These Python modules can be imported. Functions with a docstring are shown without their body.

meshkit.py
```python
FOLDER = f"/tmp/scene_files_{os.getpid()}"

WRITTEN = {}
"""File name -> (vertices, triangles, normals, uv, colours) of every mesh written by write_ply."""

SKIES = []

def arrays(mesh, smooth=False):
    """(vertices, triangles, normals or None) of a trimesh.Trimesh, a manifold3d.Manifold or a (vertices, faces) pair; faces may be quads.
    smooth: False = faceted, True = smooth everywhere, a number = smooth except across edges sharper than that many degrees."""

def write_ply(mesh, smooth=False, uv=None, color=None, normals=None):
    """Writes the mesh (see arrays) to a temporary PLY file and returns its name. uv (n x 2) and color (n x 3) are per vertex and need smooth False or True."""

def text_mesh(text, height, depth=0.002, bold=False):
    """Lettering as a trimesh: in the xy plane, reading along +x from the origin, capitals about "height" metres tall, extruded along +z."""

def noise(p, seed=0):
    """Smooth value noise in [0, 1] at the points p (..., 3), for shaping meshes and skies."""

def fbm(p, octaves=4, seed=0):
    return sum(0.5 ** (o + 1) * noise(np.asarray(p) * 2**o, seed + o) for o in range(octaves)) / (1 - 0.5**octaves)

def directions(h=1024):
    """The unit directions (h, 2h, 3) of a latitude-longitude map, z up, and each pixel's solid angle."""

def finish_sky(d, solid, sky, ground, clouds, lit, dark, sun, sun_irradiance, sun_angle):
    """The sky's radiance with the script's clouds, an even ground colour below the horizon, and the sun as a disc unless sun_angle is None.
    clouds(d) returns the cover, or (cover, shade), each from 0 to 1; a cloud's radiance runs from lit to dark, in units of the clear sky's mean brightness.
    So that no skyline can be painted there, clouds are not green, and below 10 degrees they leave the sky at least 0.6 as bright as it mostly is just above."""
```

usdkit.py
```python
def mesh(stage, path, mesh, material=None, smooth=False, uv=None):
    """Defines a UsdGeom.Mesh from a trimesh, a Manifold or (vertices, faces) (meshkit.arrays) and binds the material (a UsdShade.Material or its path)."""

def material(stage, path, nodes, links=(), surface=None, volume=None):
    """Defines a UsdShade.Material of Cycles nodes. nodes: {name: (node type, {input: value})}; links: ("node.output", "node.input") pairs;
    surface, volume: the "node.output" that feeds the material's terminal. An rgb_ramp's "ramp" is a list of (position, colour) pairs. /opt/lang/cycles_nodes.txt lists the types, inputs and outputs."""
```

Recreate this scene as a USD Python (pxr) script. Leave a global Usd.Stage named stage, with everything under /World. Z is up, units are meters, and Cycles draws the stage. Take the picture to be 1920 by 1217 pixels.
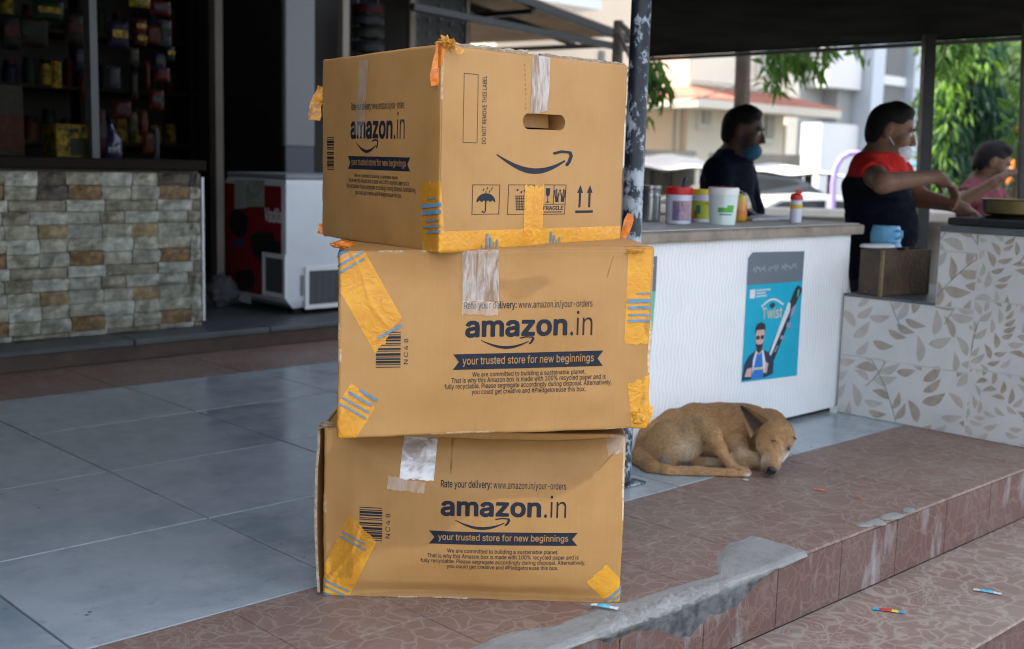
import math, random
import numpy as np, trimesh, shapely, usdkit, meshkit
from shapely import affinity
from shapely.geometry import Polygon, LineString, Point, box as sbox
from shapely.ops import unary_union
from pxr import Usd, UsdGeom, UsdLux, UsdShade, Gf, Sdf, Vt

stage = Usd.Stage.CreateInMemory()
UsdGeom.SetStageUpAxis(stage, UsdGeom.Tokens.z)
UsdGeom.SetStageMetersPerUnit(stage, 1.0)
UsdGeom.Xform.Define(stage, '/World')
UsdGeom.Scope.Define(stage, '/World/Looks')
rnd = random.Random(7)
rng = np.random.default_rng(7)

# ---------------------------------------------------------------- camera, sky, sun, exposure
YAW, PITCH, ROLL, FPX = 0.80553, -0.138754, 0.0254918, 2201.17
EYE = np.array([0, 0, 0.95])
EXPOSURE = 1.78
SKY_STRENGTH = 0.10
SUN_INTENSITY = 1.15
SUN_AZ, SUN_EL = math.radians(135), math.radians(58)       # azimuth from +x, counter-clockwise

FW = np.array([math.cos(PITCH) * math.cos(YAW), math.cos(PITCH) * math.sin(YAW), math.sin(PITCH)])
_r = np.array([math.sin(YAW), -math.cos(YAW), 0.0]); _u = np.cross(_r, FW)
RT = _r * math.cos(ROLL) + _u * math.sin(ROLL)
UP = -_r * math.sin(ROLL) + _u * math.cos(ROLL)
HF = np.array([math.cos(YAW), math.sin(YAW), 0.0])          # level forward
HR = _r                                                     # level right
cam = UsdGeom.Camera.Define(stage, '/World/camera')
m = Gf.Matrix4d(*RT, 0, *UP, 0, *(-FW), 0, *EYE, 1)
cam.AddTransformOp().Set(m)
cam.CreateHorizontalApertureAttr(36.0); cam.CreateVerticalApertureAttr(36.0 * 649 / 1024)
cam.CreateFocalLengthAttr(FPX / 1920 * 36.0)
cam.CreateClippingRangeAttr(Gf.Vec2f(0.05, 600))
cam.CreateFStopAttr(3.8); cam.CreateFocusDistanceAttr(2.55)
cam.CreateExposureAttr(EXPOSURE)

SUN = np.array([math.cos(SUN_AZ) * math.cos(SUN_EL), math.sin(SUN_AZ) * math.cos(SUN_EL), math.sin(SUN_EL)])
sun = UsdLux.DistantLight.Define(stage, '/World/sun')
sun.CreateIntensityAttr(SUN_INTENSITY); sun.CreateNormalizeAttr(True); sun.CreateAngleAttr(0.5)
sun.CreateColorAttr(Gf.Vec3f(1.0, 0.94, 0.84))
_z = SUN; _x = np.cross([0, 0, 1.0], _z); _x /= np.linalg.norm(_x); _y = np.cross(_z, _x)
sun.AddTransformOp().Set(Gf.Matrix4d(*_x, 0, *_y, 0, *_z, 0, 0, 0, 40, 1))
dome = UsdLux.DomeLight.Define(stage, '/World/sky')
skymat = usdkit.material(stage, '/World/Looks/sky_air', {
    'sky': ('sky_texture', {'sky_type': 'single_scattering', 'sun_disc': False, 'sun_elevation': SUN_EL,
                            'sun_rotation': math.atan2(SUN[0], SUN[1]), 'aerosol_density': 2.5, 'ozone_density': 0.6}),
    'n': ('noise_texture', {'scale': 2.2, 'detail': 5.0, 'roughness': 0.6}),
    'tc': ('texture_coordinate', {}),
    'r': ('rgb_ramp', {'ramp': [(0.42, (0.08, 0.08, 0.08)), (0.66, (0.65, 0.65, 0.65))]}),
    'mx': ('mix_color', {'blend_type': 'mix', 'b': (9.0, 9.1, 9.3), 'use_clamp': False}),
    'bg': ('background_shader', {'strength': SKY_STRENGTH})},
    [('tc.generated', 'n.vector'), ('n.fac', 'r.fac'), ('r.color', 'mx.fac'), ('sky.color', 'mx.a'), ('mx.result', 'bg.color')], surface='bg.background')
UsdShade.MaterialBindingAPI.Apply(dome.GetPrim()).Bind(skymat)
dome.GetPrim().SetCustomDataByKey('kind', 'structure')

# ---------------------------------------------------------------- helpers
def ray(x, y):
    return FW + RT * ((x - 960) / FPX) - UP * ((y - 608.5) / FPX)
def at(x, y, depth):
    return EYE + ray(x, y) * depth
def on(x, y, n, c):
    n = np.asarray(n, float); d = ray(x, y)
    return EYE + d * ((c - n @ EYE) / (n @ d))
def onz(x, y, z=0.0): return on(x, y, (0, 0, 1), z)
def onx(x, y, X): return on(x, y, (1, 0, 0), X)
def ony(x, y, Y): return on(x, y, (0, 1, 0), Y)

ORIGIN, TAKEN = {'/World': np.zeros(3)}, {}
def path_of(p):
    return '/World' if p is None else (p if isinstance(p, str) else str(p.GetPath()))
def fresh(name, parent):
    key = (parent, name); k = TAKEN.get(key, 0); TAKEN[key] = k + 1
    return f'{parent}/{name}' if k == 0 else f'{parent}/{name}_{k:03d}'
def tag(prim, label=None, cat=None, group=None, kind=None):
    prim = prim.GetPrim()
    for k, v in (('label', label), ('category', cat), ('group', group), ('kind', kind)):
        if v: prim.SetCustomDataByKey(k, v)
def thing(name, label=None, cat=None, loc=(0, 0, 0), group=None, kind=None):
    p = fresh(name, '/World'); x = UsdGeom.Xform.Define(stage, p)
    x.AddTranslateOp().Set(Gf.Vec3d(*map(float, loc))); ORIGIN[p] = np.asarray(loc, float)
    tag(x, label, cat, group, kind); return x.GetPrim()
def cat_mesh(ms):
    vs, fs, o = [], [], 0
    for q in ms:
        v, f, _ = meshkit.arrays(q); vs.append(v); fs.append(f + o); o += len(v)
    return (np.vstack(vs), np.vstack(fs))
def obj(name, mesh, mat, parent=None, label=None, cat=None, group=None, kind=None, smooth=False, tint=None, local=False):
    pp = path_of(parent); p = fresh(name, pp)
    if isinstance(mesh, list): mesh = cat_mesh(mesh)
    org = ORIGIN[pp]
    if tint is not None:
        v, f = np.asarray(mesh[0] if isinstance(mesh, tuple) else mesh.vertices), np.asarray(mesh[1] if isinstance(mesh, tuple) else mesh.faces)
        mm = usdkit.mesh(stage, p, (v - (0 if local else org), f), mat, smooth=True)
        UsdGeom.PrimvarsAPI(mm).CreatePrimvar('tint', Sdf.ValueTypeNames.Color3fArray, 'vertex').Set(Vt.Vec3fArray.FromNumpy(np.asarray(tint, np.float32)))
    else:
        v, f, _ = meshkit.arrays(mesh)
        mm = usdkit.mesh(stage, p, (v - (0 if local else org), f), mat, smooth=smooth)
    ORIGIN[p] = org
    tag(mm, label, cat, group, kind)
    return mm.GetPrim()

def bx(x0, y0, z0, x1, y1, z1):
    b = trimesh.creation.box(extents=(x1 - x0, y1 - y0, z1 - z0)); b.apply_translation(((x0 + x1) / 2, (y0 + y1) / 2, (z0 + z1) / 2)); return b
def bev(x0, y0, z0, x1, y1, z1, r=0.004):
    """box with chamfered edges"""
    r = min(r, (x1 - x0) / 2.2, (y1 - y0) / 2.2, (z1 - z0) / 2.2)
    P = []
    for a, b, c in ((r, r, 0), (r, 0, r), (0, r, r)):
        for x in (x0 + a, x1 - a):
            for y in (y0 + b, y1 - b):
                for z in (z0 + c, z1 - c): P.append((x, y, z))
    return trimesh.convex.convex_hull(np.array(P))
def frame_box(c, ex, ey, ez, hx, hy, hz, r=0.0):
    """box about c with half sizes along the given unit axes"""
    b = bev(-hx, -hy, -hz, hx, hy, hz, r) if r else bx(-hx, -hy, -hz, hx, hy, hz)
    A = np.stack([ex, ey, ez]); v = np.asarray(b.vertices) @ A + np.asarray(c)
    f = np.asarray(b.faces)
    if np.linalg.det(A) < 0: f = f[:, ::-1]
    return trimesh.Trimesh(v, f, process=False)
def tube(pts, r, n=10, caps=True):
    pts = np.asarray(pts, float); k = len(pts); rr = np.broadcast_to(r, (k,)).astype(float)
    t = np.gradient(pts, axis=0); t /= np.linalg.norm(t, axis=1, keepdims=True)
    a = np.array([0, 0, 1.0]) if abs(t[0][2]) < 0.9 else np.array([1.0, 0, 0])
    vs = []
    for i in range(k):
        a = a - t[i] * (a @ t[i]); a /= np.linalg.norm(a); b = np.cross(t[i], a)
        th = np.arange(n) * 2 * np.pi / n
        vs.append(pts[i] + rr[i] * (np.cos(th)[:, None] * a + np.sin(th)[:, None] * b))
    v = np.vstack(vs); f = []
    for i in range(k - 1):
        for j in range(n):
            j2 = (j + 1) % n; A, B, C_, D = i * n + j, i * n + j2, (i + 1) * n + j2, (i + 1) * n + j
            f += [(A, B, C_), (A, C_, D)]
    if caps:
        o = len(v); v = np.vstack([v, pts[0], pts[-1]])
        for j in range(n):
            j2 = (j + 1) % n; f += [(o, j2, j), (o + 1, (k - 1) * n + j, (k - 1) * n + j2)]
    return trimesh.Trimesh(v, np.array(f), process=False)
def lathe(profile, c=(0, 0, 0), n=28):
    """profile: (radius, z) pairs from bottom to top"""
    p = np.asarray(profile, float); k = len(p); th = np.arange(n) * 2 * np.pi / n
    v = np.stack([np.outer(p[:, 0], np.cos(th)), np.outer(p[:, 0], np.sin(th)), np.repeat(p[:, 1:2], n, 1)], -1).reshape(-1, 3); f = []
    for i in range(k - 1):
        for j in range(n):
            j2 = (j + 1) % n; A, B, C_, D = i * n + j, i * n + j2, (i + 1) * n + j2, (i + 1) * n + j
            f += [(A, B, C_), (A, C_, D)]
    return trimesh.Trimesh(v + np.asarray(c), np.array(f), process=False)
def fbm(p, octaves=3, seed=0):
    p = np.asarray(p, float); out = np.zeros(len(p)); a = 1.0; s = 0
    for o in range(octaves):
        out += a * meshkit.noise(p * 2 ** o, seed + o); s += a; a *= 0.5
    return out / s
def grid_mesh(P):
    """P: (n, m, 3) points -> quads as a mesh"""
    n, mm_ = P.shape[:2]; idx = np.arange(n * mm_).reshape(n, mm_)
    a, b, c, d = idx[:-1, :-1].ravel(), idx[1:, :-1].ravel(), idx[1:, 1:].ravel(), idx[:-1, 1:].ravel()
    return (P.reshape(-1, 3), np.vstack([np.stack([a, b, c], 1), np.stack([a, c, d], 1)]))
def flat(poly, size=None):
    """shapely polygon -> (uv points, faces), optionally cut into pieces no longer than size"""
    vs, fs, o = [], [], 0
    for g in getattr(poly, 'geoms', [poly]):
        if g.is_empty or g.geom_type != 'Polygon' or g.area < 1e-10: continue
        v, f = trimesh.creation.triangulate_polygon(g, engine='earcut')
        v = np.c_[v, np.zeros(len(v))]
        if size:
            v, f = trimesh.remesh.subdivide_to_size(v, f, size, max_iter=12)
        vs.append(v[:, :2]); fs.append(f + o); o += len(v)
    v, f = np.vstack(vs), np.vstack(fs)
    a = v[f[:, 1]] - v[f[:, 0]]; b = v[f[:, 2]] - v[f[:, 0]]
    flip = a[:, 0] * b[:, 1] - a[:, 1] * b[:, 0] < 0
    f[flip] = f[flip][:, ::-1]
    return v, f
def prism(poly, depth, O, ex, ey):
    """shapely polygon extruded by depth along ex x ey, its plane at O"""
    ex, ey = np.asarray(ex, float), np.asarray(ey, float); ez = np.cross(ex, ey)
    ms = []
    for g in getattr(poly, 'geoms', [poly]):
        if g.is_empty or g.geom_type != 'Polygon': continue
        e = trimesh.creation.extrude_polygon(g, depth, engine='earcut'); v = np.asarray(e.vertices)
        ms.append((np.asarray(O) + v[:, :1] * ex + v[:, 1:2] * ey + v[:, 2:3] * ez, np.asarray(e.faces)))
    return cat_mesh(ms)
def sheet(poly, O, ex, ey, lift=0.0, size=None):
    v, f = flat(poly, size); ex, ey = np.asarray(ex, float), np.asarray(ey, float)
    return (np.asarray(O) + v[:, :1] * ex + v[:, 1:] * ey + np.cross(ex, ey) * lift, f)
_glyph = {}
def text_poly(text, bold=0.0, light=False):
    """lettering as a shapely shape, capitals 1 high, from the origin"""
    key = (text, bold, light)
    if key not in _glyph:
        t = meshkit.text_mesh(text, 1.0, depth=0.1)
        v, f = np.asarray(t.vertices), np.asarray(t.faces)
        top = f[(v[f][:, :, 2] > 0.05).all(1)]
        g = unary_union([Polygon(v[q][:, :2]).buffer(0.002, quad_segs=1) for q in top])
        g = g.buffer(bold - 0.002, quad_segs=2).simplify(0.012)
        _glyph[key] = g
    return _glyph[key]
def fit(g, x0, y0, x1, y1, keep=False):
    a, b, c, d = g.bounds
    return affinity.translate(affinity.scale(affinity.translate(g, -a, -b), (x1 - x0) / (c - a), (y1 - y0) / (d - b), origin=(0, 0)), x0, y0)
def stroke(pts, w):
    return LineString(pts).buffer(w / 2, cap_style=1)
def arc_pts(f, n=24): return [f(i / (n - 1)) for i in range(n)]
def shell(poly_closed): return poly_closed

# materials --------------------------------------------------------------------------------
def mat(name, col, rough=0.6, var=0.18, scale=6.0, bump=0.0, bscale=60.0, metal=0.0, spec=0.5, coat=0.0, col2=None, dist=0.01, lo=0.35, hi=0.7, sheen=0.0, detail=4.0, coord='position'):
    p = f'/World/Looks/{name}'
    c1 = np.asarray(col, float); c2 = np.asarray(col2, float) if col2 is not None else c1 * (1 - var)
    nodes = {'g': ('geometry', {}), 'tc': ('texture_coordinate', {}),
             'n': ('noise_texture', {'scale': scale, 'detail': detail, 'roughness': 0.6}),
             'r': ('rgb_ramp', {'ramp': [(lo, tuple(c2)), (hi, tuple(c1))]}),
             'rr': ('map_range', {'from_min': 0.3, 'from_max': 0.7, 'to_min': max(0.02, rough - 0.08), 'to_max': min(1, rough + 0.08)}),
             'p': ('principled_bsdf', {'metallic': metal, 'specular_ior_level': spec, 'coat_weight': coat, 'sheen_weight': sheen})}
    src = 'g.position' if coord == 'position' else 'tc.object'
    links = [(src, 'n.vector'), ('n.fac', 'r.fac'), ('r.color', 'p.base_color'), ('n.fac', 'rr.value'), ('rr.result', 'p.roughness')]
    if bump:
        nodes['n2'] = ('noise_texture', {'scale': bscale, 'detail': 3.0})
        nodes['b'] = ('bump', {'strength': bump, 'distance': dist})
        links += [(src, 'n2.vector'), ('n2.fac', 'b.height'), ('b.normal', 'p.normal')]
    return usdkit.material(stage, p, nodes, links, surface='p.BSDF')
def tint_mat(name, rough=0.7, bump=0.3, bscale=120.0, sheen=0.0, dist=0.004, stretch=(1, 1, 1), spec=0.2):
    nodes = {'a': ('attribute', {'attribute': 'tint'}), 'g': ('geometry', {}), 'mp': ('mapping', {'scale': stretch}),
             'n': ('noise_texture', {'scale': bscale, 'detail': 4.0}),
             'r': ('rgb_ramp', {'ramp': [(0.3, (0.72, 0.72, 0.72)), (0.7, (1.12, 1.12, 1.12))]}),
             'm': ('mix_color', {'blend_type': 'multiply', 'fac': 1.0, 'use_clamp': False}),
             'b': ('bump', {'strength': bump, 'distance': dist}),
             'p': ('principled_bsdf', {'roughness': rough, 'sheen_weight': sheen, 'specular_ior_level': spec})}
    return usdkit.material(stage, f'/World/Looks/{name}', nodes,
        [('g.position', 'mp.vector'), ('mp.vector', 'n.vector'), ('n.fac', 'r.fac'), ('a.color', 'm.a'), ('r.color', 'm.b'), ('m.result', 'p.base_color'), ('n.fac', 'b.height'), ('b.normal', 'p.normal')], surface='p.BSDF')

# signed distance modelling -----------------------------------------------------------------
def surface_nets(vol, org, h):
    s = vol < 0
    nx, ny, nz = vol.shape
    c = np.zeros((nx - 1, ny - 1, nz - 1), np.int8)
    for dx in (0, 1):
        for dy in (0, 1):
            for dz in (0, 1): c += s[dx:nx - 1 + dx, dy:ny - 1 + dy, dz:nz - 1 + dz]
    cells = np.argwhere((c > 0) & (c < 8)); ids = np.full(c.shape, -1, np.int64)
    ids[tuple(cells.T)] = np.arange(len(cells))
    acc = np.zeros((len(cells), 3)); cnt = np.zeros(len(cells))
    corners = [(a, b, d) for a in (0, 1) for b in (0, 1) for d in (0, 1)]
    for i, p in enumerate(corners):
        for q in corners[i + 1:]:
            if sum(abs(np.subtract(p, q))) != 1: continue
            va = vol[cells[:, 0] + p[0], cells[:, 1] + p[1], cells[:, 2] + p[2]]
            vb = vol[cells[:, 0] + q[0], cells[:, 1] + q[1], cells[:, 2] + q[2]]
            k = (va < 0) != (vb < 0)
            t = np.where(k, va / np.where(k, va - vb, 1), 0)
            acc[k] += (np.asarray(p) + t[:, None] * (np.asarray(q) - np.asarray(p)))[k]; cnt[k] += 1
    v = org + h * (cells + acc / cnt[:, None]); F = []
    for ax in range(3):
        sl0 = [slice(None)] * 3; sl1 = [slice(None)] * 3
        sl0[ax] = slice(0, -1); sl1[ax] = slice(1, None)
        a, b = s[tuple(sl0)], s[tuple(sl1)]
        e = np.argwhere(a != b); o1, o2 = [(1, 2), (2, 0), (0, 1)][ax]
        e = e[(e[:, o1] > 0) & (e[:, o2] > 0) & (e[:, o1] < vol.shape[o1] - 1) & (e[:, o2] < vol.shape[o2] - 1)]
        ina = a[tuple(e.T)]
        def cid(d1, d2):
            q = e.copy(); q[:, o1] -= d1; q[:, o2] -= d2; return ids[tuple(q.T)]
        quad = np.stack([cid(1, 1), cid(0, 1), cid(0, 0), cid(1, 0)], 1)
        quad[~ina] = quad[~ina][:, ::-1]
        F.append(quad)
    F = np.vstack(F)
    return v, np.vstack([F[:, [0, 1, 2]], F[:, [0, 2, 3]]])
def cone(a, b, ra, rb=None, k=0.02, op='+'):
    return ('c', np.asarray(a, float), np.asarray(b, float), ra, ra if rb is None else rb, k, op)
def ell(c, radii, R=None, k=0.02, op='+'):
    return ('e', np.asarray(c, float), np.asarray(radii, float), np.eye(3) if R is None else np.asarray(R, float), 0, k, op)
def sdf_mesh(prims, h, pad=0.02, noise=None, clip=None, smooth_iter=4):
    lo, hi = [], []
    for p in prims:
        if p[6] == '-': continue
        if p[0] == 'c':
            r = max(p[3], p[4]); lo += [p[1] - r, p[2] - r]; hi += [p[1] + r, p[2] + r]
        else:
            r = max(p[2]); lo.append(p[1] - r); hi.append(p[1] + r)
    lo, hi = np.min(lo, 0) - pad, np.max(hi, 0) + pad
    N = np.ceil((hi - lo) / h).astype(int) + 1
    ax = [lo[i] + h * np.arange(N[i]) for i in range(3)]
    vol = np.full(N, 0.3, np.float32)
    for p in prims:
        k = p[5]; ext = 0.04 + 2 * k
        if p[0] == 'c':
            r = max(p[3], p[4]); a, b = np.minimum(p[1], p[2]) - r - ext, np.maximum(p[1], p[2]) + r + ext
        else:
            a, b = p[1] - max(p[2]) - ext, p[1] + max(p[2]) + ext
        i0 = np.clip(np.floor((a - lo) / h).astype(int), 0, N); i1 = np.clip(np.ceil((b - lo) / h).astype(int) + 1, 0, N)
        if (i1 <= i0).any(): continue
        X = np.stack(np.meshgrid(*[ax[i][i0[i]:i1[i]] for i in range(3)], indexing='ij'), -1)
        if p[0] == 'c':
            ba = p[2] - p[1]; t = np.clip(((X - p[1]) @ ba) / max(ba @ ba, 1e-9), 0, 1)
            d = np.linalg.norm(X - p[1] - t[..., None] * ba, axis=-1) - (p[3] + t * (p[4] - p[3]))
        else:
            q = (X - p[1]) @ p[3].T
            k0 = np.linalg.norm(q / p[2], axis=-1); k1 = np.linalg.norm(q / p[2] ** 2, axis=-1)
            d = k0 * (k0 - 1) / np.maximum(k1, 1e-9)
        sl = tuple(slice(i0[i], i1[i]) for i in range(3)); old = vol[sl]
        if p[6] == '+':
            hh = np.clip(0.5 + 0.5 * (old - d) / k, 0, 1); vol[sl] = old * (1 - hh) + d * hh - k * hh * (1 - hh)
        else:
            hh = np.clip(0.5 - 0.5 * (old + d) / k, 0, 1); vol[sl] = old * (1 - hh) - d * hh + k * hh * (1 - hh)
    if noise is not None or clip is not None:
        near = np.argwhere(np.abs(vol) < 0.05); X = lo + h * near
        val = vol[tuple(near.T)].astype(float)
        if noise is not None: val = val + noise(X)
        if clip is not None: val = np.maximum(val, clip(X))
        vol[tuple(near.T)] = val
        if clip is not None:
            ins = np.argwhere(vol < -0.045); X = lo + h * ins; vol[tuple(ins.T)] = np.maximum(vol[tuple(ins.T)], clip(X))
    v, f = surface_nets(vol, lo, h)
    if smooth_iter:
        from scipy.sparse import coo_matrix, diags
        e = np.vstack([f[:, [0, 1]], f[:, [1, 2]], f[:, [2, 0]]]); e = np.vstack([e, e[:, ::-1]])
        W = coo_matrix((np.ones(len(e)), (e[:, 0], e[:, 1])), (len(v), len(v))).tocsr(); W.data[:] = 1
        W = diags(1 / np.maximum(np.asarray(W.sum(1)).ravel(), 1)) @ W
        for _ in range(smooth_iter):
            v = v + 0.5 * (W @ v - v); v = v - 0.53 * (W @ v - v)
    return trimesh.Trimesh(v, f, process=False)
def basis(f, u=(0, 0, 1)):
    """rows: side (right of f), f, up"""
    f = np.asarray(f, float); f = f / np.linalg.norm(f); s = np.cross(f, u); s /= np.linalg.norm(s); return np.stack([s, f, np.cross(s, f)])
# ================================================================ SETTING: ground, platform, tiles, steps
ORG3 = np.zeros(3)
M_ground = mat('dusty_ground', (0.19, 0.175, 0.155), 0.9, 0.35, 0.8, 0.3, 30, dist=0.02)
M_concrete = mat('grey_cement', (0.40, 0.41, 0.41), 0.85, 0.3, 9, 0.6, 60, dist=0.006, col2=(0.26, 0.27, 0.27), lo=0.3, hi=0.62)
M_core = mat('dark_grout', (0.13, 0.12, 0.11), 0.9, 0.3, 20)

def grey_tile_mat(name, k):
    nodes = {'g': ('geometry', {}), 'mp': ('mapping', {'scale': (1.0, 1.0, 1.0), 'location': (3.1 * k, 1.7 * k, 0)}),
             'n': ('noise_texture', {'scale': 3.0, 'detail': 6.0, 'roughness': 0.65}),
             'r': ('rgb_ramp', {'ramp': [(0.30, (0.26 - 0.03 * k, 0.315 - 0.03 * k, 0.35 - 0.03 * k)), (0.55, (0.37 - 0.03 * k, 0.415 - 0.03 * k, 0.445 - 0.03 * k)), (0.8, (0.37, 0.425, 0.46))]}),
             's': ('noise_texture', {'scale': 22.0, 'detail': 5.0, 'roughness': 0.7}),
             'sr': ('rgb_ramp', {'ramp': [(0.58, (0, 0, 0)), (0.74, (1, 1, 1))]}),
             'm': ('mix_color', {'b': (0.12, 0.125, 0.13)}),
             'sc': ('math', {'math_type': 'multiply', 'value2': 0.45}),
             'sp': ('voronoi_texture', {'scale': 13.0}), 'spr': ('rgb_ramp', {'ramp': [(0.05, (1, 1, 1)), (0.075, (0, 0, 0))]}),
             'mk': ('noise_texture', {'scale': 2.3}), 'mkr': ('rgb_ramp', {'ramp': [(0.55, (0, 0, 0)), (0.6, (1, 1, 1))]}),
             'spm': ('mix_color', {'blend_type': 'multiply', 'fac': 1.0}), 'm2': ('mix_color', {'b': (0.06, 0.06, 0.06)}),
             'rr': ('map_range', {'from_min': 0.3, 'from_max': 0.75, 'to_min': 0.10, 'to_max': 0.38}),
             'p': ('principled_bsdf', {'specular_ior_level': 0.42})}
    return usdkit.material(stage, f'/World/Looks/{name}', nodes, [('g.position', 'mp.vector'), ('mp.vector', 'n.vector'), ('n.fac', 'r.fac'), ('mp.vector', 's.vector'), ('s.fac', 'sr.fac'),
        ('sr.color', 'sc.value1'), ('sc.value', 'm.fac'), ('r.color', 'm.a'), ('mp.vector', 'sp.vector'), ('sp.distance', 'spr.fac'), ('mp.vector', 'mk.vector'), ('mk.fac', 'mkr.fac'), ('spr.color', 'spm.a'), ('mkr.color', 'spm.b'),
        ('spm.result', 'm2.fac'), ('m.result', 'm2.a'), ('m2.result', 'p.base_color'), ('n.fac', 'rr.value'), ('rr.result', 'p.roughness')], surface='p.BSDF')
M_grey = [grey_tile_mat(f'grey_floor_tile_{n}', k) for n, k in (('pale', 0.0), ('mid', 0.7), ('dull', 1.4))]

def red_tile_mat(name, base, line, dust, amt, axis=(0, 0, 0), sc=13.0):
    """terracotta printed tile with a pale web of curved lines, dust lying over it"""
    nodes = {'g': ('geometry', {}), 'mp': ('mapping', {'rotation': axis}),
             'w': ('noise_texture', {'scale': 9.0, 'detail': 2.0}),
             'wm': ('vector_math', {'math_type': 'multiply_add', 'vector2': (0.16, 0.16, 0.16)}),
             'v': ('voronoi_texture', {'feature': 'distance_to_edge', 'scale': sc, 'randomness': 0.9}),
             'vr': ('rgb_ramp', {'ramp': [(0.01, (0.62, 0.62, 0.62)), (0.045, (0.24, 0.24, 0.24)), (0.11, (0, 0, 0))]}),
             'v2': ('voronoi_texture', {'feature': 'distance_to_edge', 'scale': sc * 2.3, 'randomness': 1.0}),
             'v2r': ('rgb_ramp', {'ramp': [(0.02, (0.6, 0.6, 0.6)), (0.07, (0, 0, 0))]}),
             'mk': ('noise_texture', {'scale': 6.0}), 'mkr': ('rgb_ramp', {'ramp': [(0.42, (0, 0, 0)), (0.6, (1, 1, 1))]}),
             'mm': ('mix_color', {'blend_type': 'multiply', 'fac': 1.0}),
             'mx': ('mix_color', {'blend_type': 'lighten', 'fac': 1.0}),
             'n': ('noise_texture', {'scale': 16.0, 'detail': 6.0, 'roughness': 0.7}),
             'r': ('rgb_ramp', {'ramp': [(0.3, tuple(np.asarray(base) * 0.78)), (0.7, base)]}),
             'c1': ('mix_color', {'b': line}),
             'd': ('noise_texture', {'scale': 2.4, 'detail': 6.0, 'roughness': 0.7}),
             'dr': ('map_range', {'from_min': 0.3, 'from_max': 0.72, 'to_min': amt * 0.35, 'to_max': amt, 'clamp': True}),
             'c2': ('mix_color', {'b': dust}), 'dm': ('mapping', {'scale': (16, 3, 16) if axis == (0, 0, 0) else (15, 3.0, 4.5)}), 'dn': ('noise_texture', {'scale': 1.0, 'detail': 4.0, 'roughness': 0.6}), 'dd': ('rgb_ramp', {'ramp': [(0.54, (0, 0, 0)), (0.72, (0.5, 0.5, 0.5))] if axis != (0, 0, 0) else [(0.95, (0, 0, 0)), (0.99, (0.1, 0.1, 0.1))]}), 'c3': ('mix_color', {'b': (0.36, 0.36, 0.36)}),
             'b': ('bump', {'strength': 0.25, 'distance': 0.003}),
             'p': ('principled_bsdf', {'roughness': 0.5, 'specular_ior_level': 0.45})}
    return usdkit.material(stage, f'/World/Looks/{name}', nodes, [('g.position', 'mp.vector'), ('mp.vector', 'w.vector'), ('w.color', 'wm.vector1'), ('mp.vector', 'wm.vector3'), ('wm.vector', 'v.vector'), ('v.distance', 'vr.fac'),
        ('wm.vector', 'v2.vector'), ('v2.distance', 'v2r.fac'), ('mp.vector', 'mk.vector'), ('mk.fac', 'mkr.fac'), ('v2r.color', 'mm.a'), ('mkr.color', 'mm.b'), ('vr.color', 'mx.a'), ('mm.result', 'mx.b'),
        ('mp.vector', 'n.vector'), ('n.fac', 'r.fac'), ('r.color', 'c1.a'), ('mx.result', 'c1.fac'), ('mp.vector', 'd.vector'), ('d.fac', 'dr.value'), ('dr.result', 'c2.fac'), ('c1.result', 'c2.a'), ('g.position', 'dm.vector'), ('dm.vector', 'dn.vector'), ('dn.fac', 'dd.fac'), ('dd.color', 'c3.fac'), ('c2.result', 'c3.a'), ('c3.result', 'p.base_color'),
        ('mx.result', 'b.height'), ('b.normal', 'p.normal')], surface='p.BSDF')
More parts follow.
